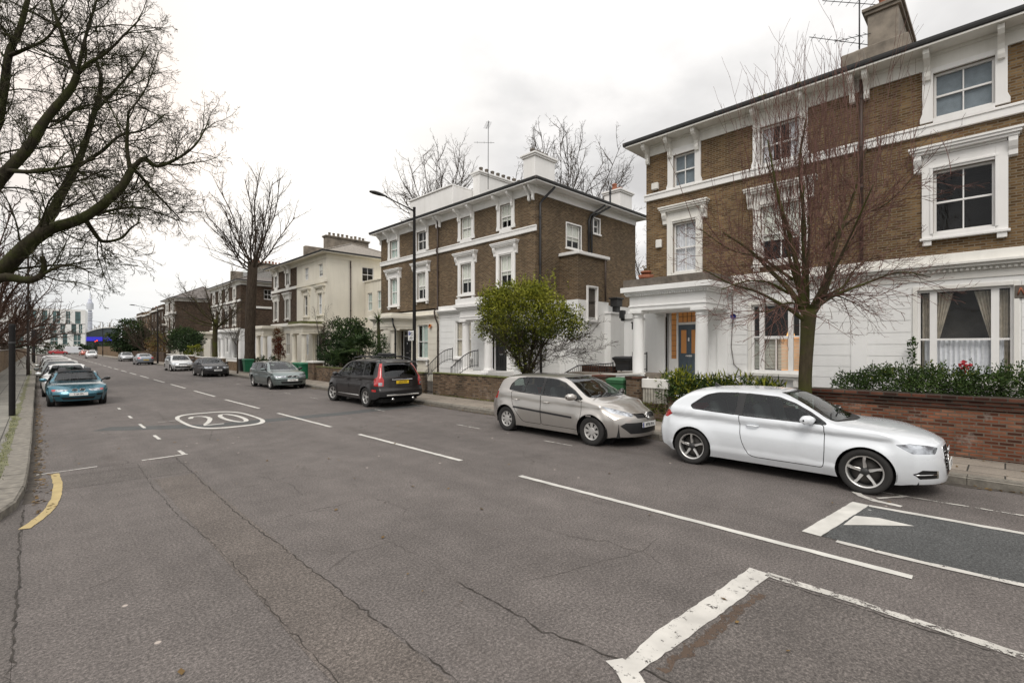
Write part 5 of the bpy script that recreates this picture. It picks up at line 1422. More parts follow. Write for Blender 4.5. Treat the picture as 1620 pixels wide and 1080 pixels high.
L2 = [L1[1] + Vector((.2, 0, .1)), A_(60, 372, 1), A_(95, 311, 1.6), A_(118, 267, 2.2), A_(133, 231, 2.5), A_(149, 178, 3), A_(160, 129, 3.4), A_(152, 95, 4)]
limb(tm, cm, L2, .32, .08, 26, 4.0, cfgP, rng, .2)
limb(tm, cm, [L2[3], A_(160, 240, 1), A_(190, 215, .5), A_(230, 205, 0), A_(262, 180, -.5)], .12, .03, 16, 3.0, cfgP, rng, .05)
limb(tm, cm, [L2[5], A_(185, 140, 3), A_(215, 105, 3.4), A_(236, 70, 4)], .10, .03, 13, 2.8, cfgP, rng, .05)
L3 = [T + Vector((0, .2, .4)), A_(-30, 340, .5), A_(0, 284, .5), A_(44, 235, .2), A_(71, 191, 0), A_(111, 142, -.3), A_(122, 118, -.5)]
limb(tm, cm, L3, .36, .16, 20, 4.0, cfgP, rng, .25)
limb(tm, cm, [L3[-1], A_(108, 85, -.6), A_(96, 48, -1), A_(80, 0, -1), A_(74, -50, -1)], .14, .05, 16, 3.6, cfgP, rng, .05)
limb(tm, cm, [L3[-1], A_(140, 100, -1), A_(168, 84, -1.4), A_(196, 56, -2), A_(222, 30, -2.4)], .12, .03, 16, 3.3, cfgP, rng, .05)
limb(tm, cm, [L3[4], A_(100, 190, 1.4), A_(125, 170, 1.8), A_(180, 160, 2), A_(215, 145, 2)], .10, .03, 13, 3.0, cfgP, rng, .1)
limb(tm, cm, [L3[-1], A_(135, 60, .4), A_(150, 10, 1), A_(165, -40, 1.2)], .11, .04, 15, 3.4, cfgP, rng, .05)
L4 = [T + Vector((-.1, 0, .7)), A_(-45, 330, 2), A_(-20, 230, 2.4), A_(0, 180, 2.6), A_(13, 89, 3), A_(30, 50, 3), A_(45, -5, 3)]
limb(tm, cm, L4, .34, .12, 26, 4.2, cfgP, rng, .25)
limb(tm, cm, [L4[4], A_(40, 78, 2), A_(75, 60, 1.5), A_(100, 20, 1)], .12, .04, 13, 3.2, cfgP, rng, .1)
limb(tm, cm, [T + Vector((0, -.3, -.2)), A_(0, 440, -1.6), A_(40, 443, -2), A_(62, 438, -2.2), A_(70, 424, -2.4), A_(67, 405, -2.6)], .26, .10, 8, 2.4, cfgP, rng, .4)
limb(tm, cm, [A_(12, 270, .3), A_(50, 272, -1), A_(80, 268, -1.5), A_(112, 262, -2), A_(150, 250, -3)], .13, .04, 15, 3.2, cfgP, rng, .1)
limb(tm, cm, [A_(58, 440, -2.2), A_(85, 425, -2.6), A_(115, 420, -3), A_(145, 432, -3.4)], .09, .025, 13, 2.3, cfgP, rng, .1, Vector((0, 0, -.3)))
tm.build('trunk', M['bark'], pt_); cm.build('crown', M['bark'], pt_)

# ---- generated bare trees
def bare_tree(name, label, loc, h, spread, trunk_h, r, seed, mat, twmat, cfg, nlimb=7, nk=16, klen=2.4, group=None, up=.75, lean=0.0, leafy=None, kang=.7, leader=True, lr=1.0, drop=.30, dome=None):
    rng = random.Random(seed)
    t = tree(name, label, loc, group); tm, cm = MB(), MB()
    P = [Vector((0, 0, 0)), Vector((lean * .3 + rng.uniform(-.05, .05), rng.uniform(-.05, .05), trunk_h * .5)), Vector((lean, rng.uniform(-.1, .1), trunk_h))]
    tp = smooth_path(P, 6); n = len(tp)
    tm.tube(tp, [r * (1.28 if i == 0 else 1.08 if i == 1 else 1.0 - .12 * i / n) * rng.uniform(.96, 1.04) for i in range(n)], 12)
    for k in range(nlimb):
        az = 2 * pi * (k + rng.uniform(-.3, .3)) / nlimb; out = spread * rng.uniform(.55, 1.0); hh = (h - trunk_h) * rng.uniform(.65, 1.0)
        if dome:
            el = radians(rng.uniform(*dome)); L_ = 1 / sqrt((cos(el) / spread) ** 2 + (sin(el) / (h - trunk_h)) ** 2) * rng.uniform(.72, .95)
            D_ = Vector((cos(az) * cos(el), sin(az) * cos(el), sin(el))); s = P[-1] - Vector((0, 0, rng.uniform(.0, drop) * trunk_h)); bnd = Vector((0, 0, L_ * .12))
            q = [s, s + D_ * L_ * .33 - bnd * .3, s + D_ * L_ * .66 + bnd * .2 + rv(rng) * L_ * .06, s + D_ * L_ + bnd]
            limb(tm, cm, q, lr * r * rng.uniform(.42, .62), max(cfg['rmin'] * 1.3, r * .07), nk, klen, cfg, rng, .22, Vector((0, 0, .2)), 7, kang)
            continue
        if leader and k == 0: out *= .15; hh = h - trunk_h
        d = Vector((cos(az), sin(az), 0)); s = P[-1] - Vector((0, 0, rng.uniform(.0, drop) * trunk_h))
        q = [s, s + d * out * (.38 if up < .8 else .22) + Vector((0, 0, hh * .22)), s + d * out * (.7 if up < .8 else .6) + Vector((0, 0, hh * .55)), s + d * out + Vector((0, 0, hh))]
        q = [q[0]] + [v + rv(rng) * .05 * h * .3 for v in q[1:]]
        limb(tm, cm, q, lr * r * rng.uniform(.42, .62), max(cfg['rmin'] * 1.3, r * .09), nk, klen, cfg, rng, .18, Vector((0, 0, .25)), 7, kang)
    tm.build('trunk', mat, t); cm.build('crown', twmat, t)
    return t
cfgN = {0: (5, .18, .06, 7, .5, .7, .1), 1: (4, .2, .06, 4, .55, .7, .15), 2: (3, .22, .04, 0, 0, 0, 0), 'rmin': .006, 'tl': 1.0, 'tr': .014}
cfgF = {0: (5, .2, .05, 6, .5, .7, .1), 1: (4, .24, .04, 4, .55, .7, .15), 2: (3, .25, .02, 0, 0, 0, 0), 'rmin': .014, 'tl': 2.5, 'tr': .04}
cfgT = {0: (5, .16, .07, 4, .5, .6, .15), 1: (4, .2, .06, 3, .55, .6, .2), 2: (3, .22, .04, 0, 0, 0, 0), 'rmin': .013, 'tl': 2.5, 'tr': .036}
cfgB = {0: (5, .22, .06, 6, .5, .75, .1), 1: (4, .24, .06, 4, .55, .75, .15), 2: (3, .26, .04, 0, 0, 0, 0), 'rmin': .0145, 'tl': 3.0, 'tr': .045}
cfgFF = {0: (4, .22, .05, 5, .5, .75, .1), 1: (3, .25, .04, 3, .6, .7, .15), 2: (3, .25, .02, 0, 0, 0, 0), 'rmin': .022, 'tl': 3.0, 'tr': .055}

# the street tree behind the white hatchback: mossy trunk, red-brown whippy shoots
rng = random.Random(21)
ft = tree('street_tree', 'bare street tree with mossy green trunk behind the white hatchback', (12.25, 3.1, .1))
tm, cm = MB(), MB()
tp = smooth_path([Vector((0, 0, 0)), Vector((-.02, .03, 1.2)), Vector((.02, .0, 2.2)), Vector((0, -.04, 2.95))], 5)
tm.tube(tp, [.19, .16, .148, .14, .136, .134, .132, .132, .132, .134, .137, .14, .145, .15, .155, .15][:len(tp)], 14)
# shoots in the tree's own plane: u runs to the right in the picture
U = Vector((_C, -_S, 0)); W_ = Vector((_S, _C, 0))
def F_(u, z, w=0.0): return U * u + W_ * w + Vector((0, 0, z))
limbsF = [([(0, 2.75), (-.34, 3.3), (-.75, 3.85), (-1.2, 4.3), (-1.75, 4.75)], .09, .022, .3), ([(-.05, 2.85), (-.24, 3.7), (-.48, 4.6), (-.85, 5.4), (-1.1, 6.6)], .085, .02, -.3),
          ([(0, 2.9), (-.03, 3.9), (.02, 5.0), (-.05, 6.2), (.1, 7.3)], .09, .018, .2), ([(.05, 2.85), (.34, 3.55), (.52, 4.4), (.85, 5.3), (1.15, 6.4)], .09, .02, -.25),
          ([(.08, 2.75), (.40, 3.2), (.80, 3.9), (1.25, 4.6), (1.7, 5.5)], .075, .018, .35), ([(.02, 2.65), (-.5, 3.0), (-1.15, 3.3), (-1.8, 3.45), (-2.5, 3.75)], .06, .013, -.35),
          ([(.08, 2.9), (.6, 3.25), (1.25, 3.5), (1.9, 3.7), (2.6, 3.65)], .055, .012, -.2), ([(-.02, 2.95), (.16, 4.0), (.32, 5.2), (.40, 6.6)], .06, .014, .5),
          ([(-.03, 2.9), (-.27, 4.1), (-.34, 5.3), (-.6, 6.6)], .06, .014, .55), ([(0, 2.8), (.1, 3.4), (.2, 4.2), (.25, 5.2)], .055, .014, -1.3), ([(0, 2.8), (-.25, 3.4), (-.6, 4.3), (-.9, 5.2)], .055, .014, -1.1),
          ([(-.4, 3.3), (-.9, 3.5), (-1.5, 3.5), (-2.2, 3.35)], .04, .010, -.5), ([(.3, 3.2), (.9, 3.5), (1.5, 4.0), (2.2, 4.3)], .045, .011, .5), ([(.2, 3.1), (.7, 3.25), (1.3, 3.2), (1.9, 3.05)], .035, .010, .7),
          ([(-.3, 3.6), (-.9, 4.1), (-1.6, 4.3), (-2.2, 4.9)], .045, .011, .4), ([(-.1, 3.0), (-.6, 3.05), (-1.2, 2.85), (-1.7, 2.8)], .032, .009, -.8), ([(.4, 4.3), (.9, 4.9), (1.5, 5.2), (2.0, 5.9)], .04, .010, -.5)]
cfgS = {0: (6, .20, .02, 5, .52, .7, .1), 1: (5, .22, .03, 3, .6, .7, .15), 2: (4, .2, .02, 0, 0, 0, 0), 'rmin': .0055, 'tl': 1.5, 'tr': .012}
for P, r0, r1, dw in limbsF:
    n = len(P); limb(tm, cm, [F_(u, z, dw * (i / (n - 1)) ** 1.2 * 1.3) + rv(rng) * (.05 if 0 < i else 0) for i, (u, z) in enumerate(P)], r0 * .85, r1 * .8, 22, 1.5, cfgS, rng, .12, Vector((0, 0, .12)), 8, .85)
# long upright whips above
for k in range(230):
    u = rng.gauss(0, .8); z = rng.uniform(4.3, 6.7); sprout(cm, F_(u, z, rng.gauss(0, .6)), Vector((u * .12 + rng.uniform(-.1, .1), rng.uniform(-.15, .15), 1)).normalized(), rng.uniform(1.2, 2.5), .009, 0, {0: (6, .09, .03, 4, .5, .4, .2), 1: (4, .1, .05, 0, 0, 0, 0), 'rmin': .0042}, rng)
tm.build('trunk', M['bark_green'], ft); cm.build('crown', M['twig_red'], ft)

FAR = 'bare trees along the street'
# tall pollarded tree in the garden of the fourth villa
t = bare_tree('garden_tree', 'tall bare tree with upright forked limbs before the dark brick villa', (13.5, 47.2, .1), 20.0, 4.6, 9.6, .44, 3, M['bark_far'], M['bark_far'], cfgT, 15, 15, 2.7, FAR, .7, .25, kang=.6, lr=.36, drop=.12, dome=(28, 88))
bare_tree('garden_tree', 'smaller bare tree with yellow green trunk left of the tall bare tree', (13.4, 58.5, .1), 12.0, 4.6, 5.0, .26, 8, M['bark_green'], M['bark_far'], cfgF, 12, 14, 2.0, FAR, .7, lr=.6, dome=(5, 80))
bare_tree('young_tree', 'thin young street tree at the kerb beside the dark bin', (11.3, 42.6, .12), 4.9, .9, 2.6, .055, 12, M['bark_far'], M['twig'], cfgN, 5, 7, .8, FAR, .9)
bare_tree('young_tree', 'thin sapling before the evergreen shrubs', (13.2, 30.6, .1), 4.8, 1.0, 1.6, .04, 13, M['twig'], M['twig'], cfgN, 6, 8, .9, FAR, .9)
bare_tree('garden_tree', 'brown twiggy tree in front of the far hipped villa', (13.5, 84.0, .1), 8.0, 4.0, 2.4, .22, 14, M['bark_far'], M['bark_far'], cfgFF, 8, 14, 2.2, FAR, .6)
bare_tree('garden_tree', 'brown bushy bare tree in front of the far terrace', (13.2, 104.0, .1), 7.0, 3.8, 1.8, .2, 15, M['bark_far'], M['bark_far'], cfgFF, 8, 14, 2.2, FAR, .6)
# behind the houses
BG = 'bare trees behind the villas'
bare_tree('plane_tree', 'tall bare tree behind the left roof of the middle villa', (30.0, 41.5, 0), 25.2, 6.2, 15.0, .30, 31, M['bark_far'], M['bark_far'], cfgB, 20, 13, 3.2, BG, .6, lr=.5, dome=(12, 86), drop=.15)
bare_tree('plane_tree', 'wide bare tree behind the white chimney of the middle villa', (42.6, 35.6, 0), 27.4, 10.6, 14.0, .36, 32, M['bark_far'], M['bark_far'], cfgB, 30, 14, 3.8, BG, .5, lr=.45, dome=(16, 84), drop=.1)
bare_tree('plane_tree', 'bare tree seen through the gap between the two nearest villas', (40.5, 23.2, 0), 16.5, 5.0, 6.5, .30, 33, M['bark_far'], M['bark_far'], cfgB, 13, 15, 2.6, BG, .6, lr=.6, dome=(0, 80))
bare_tree('garden_tree', 'small bare treetop behind the chimney of the cream and brick pair', (29, 58, 0), 17.0, 3.4, 9, .28, 34, M['bark_far'], M['bark_far'], cfgF, 7, 14, 2.4, BG, .7)
# behind the left wall
LG = 'bare trees behind the left wall'
bare_tree('plane_tree', 'brown leaning bare tree behind the left wall, next beyond the huge plane', (-3.6, 50, 0), 17, 5.6, 2.4, .36, 41, M['bark_red'], M['bark_red'], cfgF, 14, 18, 3.2, LG, .7, .3, lr=.75, dome=(20, 85))
bare_tree('plane_tree', 'bare tree behind the left wall near the tall lamp post', (-3.4, 68, 0), 15, 6.5, 2.6, .32, 42, M['bark_far'], M['bark_red'], cfgFF, 13, 17, 3.2, LG, .65, lr=.7, dome=(10, 80))
bare_tree('plane_tree', 'farther bare tree behind the left wall before the white block', (-3.2, 92, 0), 13.5, 6.5, 2.6, .3, 43, M['bark_far'], M['bark_red'], cfgFF, 12, 15, 3.0, LG, .6, lr=.7, dome=(5, 80))
bare_tree('plane_tree', 'last bare tree of the left row beside the white block', (-3.6, 128, 0), 13, 6, 3.0, .3, 44, M['bark_far'], M['bark_far'], cfgFF, 8, 13, 3.0, LG, .6)
bare_tree('garden_tree', 'rust tinted tree below the distant tower', (23.5, 300, 0), 14, 6, 3.0, .4, 45, M['leaf_autumn'], M['leaf_autumn'], {**cfgFF, 'rmin': .06, 'tl': 3.4, 'tr': .12}, 8, 13, 3.4, LG, .6)

# ------------------------------------------------------------------ leafy plants
def leaf(mb, p, u, n, l, w, m):
    u = u.normalized(); v = u.cross(n)
    if v.length < 1e-3: v = u.orthogonal()
    v = v.normalized() * w * .5
    mb.face([p, p + u * l * .5 + v, p + u * l, p + u * l * .5 - v], m, False)

def foliage(mb, blobs, n, rng, l=.09, w=.045, top_m=1, top_z=.55, shell=.75, clump=26, csize=.16, up=.3):
    """blobs: (centre, radii, weight); leaves sit in clumps near the blob surfaces"""
    tot = sum(b_[2] for b_ in blobs)
    zmin = min(b_[0][2] - b_[1][2] for b_ in blobs); zmax = max(b_[0][2] + b_[1][2] for b_ in blobs)
    for (c, r, wt) in blobs:
        c = Vector(c)
        for _ in range(max(1, int(n * wt / tot / clump))):
            d = rv(rng); rr = (shell + (1.08 - shell) * rng.random() ** .7) if rng.random() < .8 else rng.uniform(.3, .9)
            q = c + Vector((d.x * r[0], d.y * r[1], d.z * r[2])) * rr
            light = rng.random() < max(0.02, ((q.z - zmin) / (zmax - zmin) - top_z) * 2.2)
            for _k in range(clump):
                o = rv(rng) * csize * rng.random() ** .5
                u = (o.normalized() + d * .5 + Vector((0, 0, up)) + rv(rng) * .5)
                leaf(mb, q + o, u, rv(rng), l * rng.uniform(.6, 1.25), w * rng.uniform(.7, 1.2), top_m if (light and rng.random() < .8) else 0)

# the round bush tree in front of the middle villa
rng = random.Random(77)
bt = tree('bush_tree', 'round evergreen bush tree with lime green top above the low wall', (13.7, 13.1, .1), cat='bush')
tm = MB(); cm = MB()
for k in range(9):
    a = 2 * pi * k / 9 + rng.uniform(-.3, .3); s = rng.uniform(.4, 1.25)
    P = [Vector((rng.uniform(-.15, .15), rng.uniform(-.15, .15), 0)), Vector((cos(a) * .12 * s, sin(a) * .14 * s, 1.0)), Vector((cos(a) * .5 * s, sin(a) * .6 * s, 1.9)), Vector((cos(a) * 1.1 * s, sin(a) * 1.5 * s, 2.9 + rng.uniform(-.4, .8)))]
    limb(tm, cm, P, .075, .02, 14, 1.1, cfgN, rng, .3, Vector((0, 0, .2)), 7)
for k in range(26):       # bare drooping twigs on the near side
    p = Vector((rng.uniform(-.3, .5), rng.uniform(-2.4, -.8), rng.uniform(1.7, 2.4))); sprout(cm, p, Vector((rng.uniform(-.2, .2), -1, rng.uniform(-.15, .35))).normalized(), rng.uniform(.8, 1.5), .012, 0, cfgN, rng)
tm.build('trunk', M['bark'], bt); cm.build('branches', M['twig'], bt)
lf = MB()
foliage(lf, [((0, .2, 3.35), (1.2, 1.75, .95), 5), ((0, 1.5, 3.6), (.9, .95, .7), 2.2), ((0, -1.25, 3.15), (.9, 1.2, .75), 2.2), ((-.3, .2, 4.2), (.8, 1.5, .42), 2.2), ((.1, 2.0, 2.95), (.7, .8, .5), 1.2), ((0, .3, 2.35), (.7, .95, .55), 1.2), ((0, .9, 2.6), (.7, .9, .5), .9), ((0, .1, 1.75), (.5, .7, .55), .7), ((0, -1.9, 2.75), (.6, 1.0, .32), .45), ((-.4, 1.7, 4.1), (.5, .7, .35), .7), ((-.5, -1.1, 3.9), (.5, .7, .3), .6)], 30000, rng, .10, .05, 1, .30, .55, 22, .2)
for k in range(60):
    p = Vector((rng.uniform(-.9, .9), rng.uniform(-1.6, 2.0), 4.2 + rng.uniform(-.1, .45)))
    for j in range(9): leaf(lf, p + Vector((0, 0, j * .045)), rv(rng) + Vector((0, 0, .8)), rv(rng), .1, .04, 1)
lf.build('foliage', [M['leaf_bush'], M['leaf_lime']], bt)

# evergreen shrubs and palms beyond
rng = random.Random(5)
def shrub(name, label, loc, blobs, n, mats, l=.12, w=.06, trunk=True, group='evergreen shrubs', **k):
    t = thing(name, label, 'shrub', loc, group=group); lf = MB(); foliage(lf, blobs, n, rng, l, w, **k); lf.build('foliage', mats, t)
    if trunk:
        tm = MB()
        for (c, r, _) in blobs[:4]: tm.tube([(0, 0, 0), (c[0] * .4, c[1] * .4, c[2] * .5), (c[0], c[1], c[2])], [.07, .05, .02], 6)
        tm.build('trunk', M['bark'], t)
    return t
shrub('evergreen_shrub', 'big dark evergreen shrub with rounded top left of the green fan palm', (14.2, 30.0, .1), [((0, .3, 2.2), (1.3, 1.7, 1.7), 4), ((.2, -1.0, 2.6), (1.1, 1.3, 1.3), 2), ((0, 1.6, 1.7), (.9, 1.0, 1.3), 1.5)], 15000, [M['leaf_dark'], M['leaf_hedge']], .14, .065)
shrub('conical_shrub', 'dark cone shaped shrub left of the columned cream porch', (13.8, 24.6, .1), [((0, 0, .8), (.75, .85, .8), 2), ((0, 0, 1.6), (.55, .65, .7), 1.4), ((0, 0, 2.2), (.3, .35, .5), .6)], 3600, [M['leaf_dark'], M['leaf_hedge']], .11, .05)
def palm(name, label, loc, h, n, ln, mat, rng, fan=False, droop=.5):
    t = thing(name, label, 'palm', loc, group='garden palms'); b = MB(); b.tube([(0, 0, 0), (.03, 0, h * .5), (0, 0, h)], [.12, .10, .09], 8); b.build('trunk', M['bark'], t)
    f = MB()
    for k in range(n):
        a = 2.4 * k + rng.uniform(-.2, .2); e = rng.uniform(-.25, 1.3); d = Vector((cos(a) * cos(e), sin(a) * cos(e), sin(e))); p = Vector((0, 0, h)); L = ln * rng.uniform(.75, 1.1)
        if fan:
            st = p + d * L * .55; f.tube([p, st], .012, 4, 0, False); side = d.cross(Vector((0, 0, 1))).normalized(); upv = side.cross(d).normalized()
            for j in range(15):
                q = -1.9 + 3.8 * j / 14; dd = (d * cos(q) + side * sin(q) - Vector((0, 0, .25))).normalized(); leaf(f, st, dd, upv, L * .55, .06, rng.randint(0, 1))
        else:
            prev = p; wv = d.cross(Vector((0, 0, 1))).normalized() * .03
            for j in range(4):
                nx = prev + (d - Vector((0, 0, droop * j * .35))).normalized() * L / 4; ta, tb = 1 - j / 4, 1 - (j + 1) / 4
                f.face([prev - wv * ta, nx - wv * tb, nx + wv * tb, prev + wv * ta], rng.randint(0, 1)); prev = nx
    f.build('fronds', [M['leaf_hedge'], M['leaf_palm']] if not fan else [M['leaf_hedge'], M['leaf_dark']], t); return t
palm('fan_palm', 'green fan palm with broad fronds among the evergreen shrubs', (13.6, 26.9, .1), 2.0, 34, 1.35, None, rng, True)
palm('fan_palm', 'low fan palm at the foot of the dark evergreen shrub', (13.3, 28.6, .1), 1.2, 26, 1.2, None, rng, True)
palm('cordyline_palm', 'spiky yellow green palm standing taller than the shrubs', (14.9, 26.9, .1), 3.75, 60, .95, None, rng, False)
shrub('creeper', 'russet climber growing up the front between the two porches', (15.9, 47.0, .1), [((0, 0, 1.2), (.45, .6, 1.2), 2), ((0, .1, 2.7), (.4, .65, 1.1), 2)], 3000, [M['leaf_red'], M['leaf_autumn']], .13, .06, group=None)
shrub('garden_bush', 'dark garden bush under the brick front of the cream and brick pair', (14.2, 44.5, .1), [((0, 0, .7), (.7, 1.5, .6), 1), ((0, 2.2, .6), (.6, 1.0, .5), 1)], 2000, [M['leaf_dark'], M['leaf_hedge']], .14, .07)
shrub('evergreen_tree', 'dense round dark tree standing over the far right pavement', (12.6, 116, .1), [((0, 0, 4.2), (2.8, 3.2, 3.0), 4), ((.5, -2, 3.4), (2.2, 2, 2.4), 2), ((-.6, 2, 3.2), (2.0, 2, 2.2), 1.5)], 9000, [M['leaf_dark'], M['leaf_hedge']], .38, .2, csize=.5)
shrub('evergreen_tree', 'spreading dark evergreen in front of the white ground floor of the far villas', (13.6, 74.5, .1), [((0, 0, 3.0), (1.8, 2.6, 1.5), 3), ((.2, 3.0, 2.9), (1.6, 2.4, 1.3), 2), ((.2, -2.5, 3.1), (1.4, 2.0, 1.4), 2)], 6500, [M['leaf_dark'], M['leaf_hedge']], .24, .12, csize=.35, shell=.5)
shrub('garden_bush', 'brown green bush beside the far brick wall', (13.6, 90, .1), [((0, 0, 2.0), (1.4, 3.0, 1.9), 2), ((0, 5, 2.3), (1.4, 2.6, 2.0), 2)], 3600, [M['leaf_autumn'], M['leaf_bush']], .26, .13, csize=.4)
shrub('garden_bush', 'small yellow green bush behind the silver parked saloon', (13.4, 68, .1), [((0, 0, 1.2), (.9, 1.4, 1.1), 2)], 1800, [M['leaf_bush'], M['leaf_lime']], .2, .1)

# hedges at the near villa
rng = random.Random(15)
hg = thing('clipped_hedge', 'green strap-leaved hedge behind the rear of the white hatchback', 'hedge', (13.0, 5.2, .1), group='front garden hedges')
b = MB()
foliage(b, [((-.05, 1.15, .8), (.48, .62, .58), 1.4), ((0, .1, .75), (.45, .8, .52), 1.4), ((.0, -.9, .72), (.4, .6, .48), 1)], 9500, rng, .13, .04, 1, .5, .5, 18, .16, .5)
for k in range(420):
    y = rng.uniform(-1.4, 1.6); p = Vector((rng.uniform(-.4, .4), y, 1.02 + .18 * sin((y + 1.4) * 1.3) + rng.uniform(-.2, .12))); d = rv(rng) + Vector((0, 0, .7)); d.normalize()
    n = d.orthogonal(); leaf(b, p, d, n, rng.uniform(.2, .34), .034, rng.randint(0, 1)); 
b.build('foliage', [M['leaf_hedge'], M['leaf_lime']], hg)
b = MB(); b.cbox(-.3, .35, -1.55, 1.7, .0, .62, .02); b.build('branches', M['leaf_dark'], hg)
hg = thing('loose_hedge', 'long leafy hedge growing over the red brick wall', 'hedge', (13.25, -1.0, .02), group='front garden hedges')
b = MB(); bl = []
y = 3.4
while y > -5.5:
    hh = .36 + .16 * min(1, (3.5 - y) / 1.2) + rng.uniform(-.03, .05); bl.append(((rng.uniform(-.15, .12), y, 1.12 + hh * .45), (.5, .38, hh * .85), 1)); y -= .42
foliage(b, bl, 46000, rng, .062, .030, 1, .76, .5, 24, .13, .5)
for k in range(620):      # shoots that stand proud of the top
    y = rng.uniform(-5.5, 3.3); p = Vector((rng.uniform(-.4, .35), y, 1.5 + rng.uniform(-.05, .1))); d = (Vector((rng.uniform(-.35, .35), rng.uniform(-.35, .35), 1))).normalized(); ln = rng.uniform(.08, .42) * (1 if rng.random() < .5 else .6)
    b.tube([p, p + d * ln], .004, 3, 0, False)
    for j in range(int(ln / .026)):
        leaf(b, p + d * (j * .026), rv(rng) + d * .4, rv(rng), .055, .025, rng.randint(0, 1) if rng.random() < .5 else 0)
b.build('foliage', [M['leaf_hedge'], M['leaf_bush']], hg)
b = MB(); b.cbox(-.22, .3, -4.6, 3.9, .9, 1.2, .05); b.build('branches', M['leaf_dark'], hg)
b = MB()
for k in range(26): 
    o = rv(rng) * .06; leaf(b, o, rv(rng), rv(rng), .07, .06, 0)
b.tube([(0, 0, -.3), (0, 0, 0)], .006, 4, 0)
f = b.build('flower', M['petal']); f.location = (13.0, .55, 1.86); tag(f, 'single red flower above the hedge below the bay window', 'flower')
b = MB()
for k in range(90):
    o = Vector((rng.gauss(0, .03), rng.gauss(0, .05), rng.uniform(-.4, .4))); leaf(b, o, rv(rng) + Vector((0, 0, .4)), rv(rng), .11, .05, 0)
b.tube([(0, 0, -.8), (0, 0, .4)], .006, 4, 0)
f = b.build('climbing_plant', M['leaf_hedge']); f.location = (17.2, 1.78, 2.05); tag(f, 'climbing plant at the left edge of the bay window', 'plant')
# grass tufts and weeds at the wall feet
b = MB()
for k in range(900):
    y = rng.uniform(9.5, 17.6) if k % 2 else rng.uniform(3.4, 7.4); x = rng.gauss(12.38, .04) if k % 2 else rng.gauss(12.46, .04)
    d = Vector((rng.uniform(-.4, .4), rng.uniform(-.4, .4), 1)).normalized(); leaf(b, Vector((x, y, .12)), d, d.orthogonal(), rng.uniform(.03, .10), .012, 0)
for k in range(500):
    p = Vector((12.49 + rng.gauss(0, .02), rng.uniform(6.62, 7.9), rng.uniform(.35, .62))); leaf(b, p, rv(rng), rv(rng), .06, .04, 0)
for k in range(260):
    y = rng.uniform(9.5, 22); d = Vector((rng.uniform(-.5, .5), rng.uniform(-.5, .5), .8)).normalized(); leaf(b, Vector((-.48 + rng.gauss(0, .04), y, .122)), d, d.orthogonal(), rng.uniform(.02, .05), .012, 0)
tag(b.build('weeds', M['leaf_bush']), kind='stuff')
# ------------------------------------------------------------------ cars
def pchip(pts):
    xs = np.array([p[0] for p in pts], float); ys = np.array([p[1] for p in pts], float)
    h = np.diff(xs); dl = np.diff(ys) / h; m = np.zeros(len(xs))
    m[0], m[-1] = dl[0], dl[-1]
    for i in range(1, len(xs) - 1):
        if dl[i - 1] * dl[i] > 0:
            w1, w2 = 2 * h[i] + h[i - 1], h[i] + 2 * h[i - 1]; m[i] = (w1 + w2) / (w1 / dl[i - 1] + w2 / dl[i])
    def f(x):
        x = np.clip(np.asarray(x, float), xs[0], xs[-1]); i = np.clip(np.searchsorted(xs, x) - 1, 0, len(xs) - 2)
        t = (x - xs[i]) / h[i]
        return ((1 + 2 * t) * (1 - t) ** 2) * ys[i] + (t * (1 - t) ** 2) * h[i] * m[i] + (t * t * (3 - 2 * t)) * ys[i + 1] + (t * t * (t - 1)) * h[i] * m[i + 1]
    return f
sstep = lambda a, b, x: (lambda t: t * t * (3 - 2 * t))(np.clip((x - a) / (b - a), 0, 1))

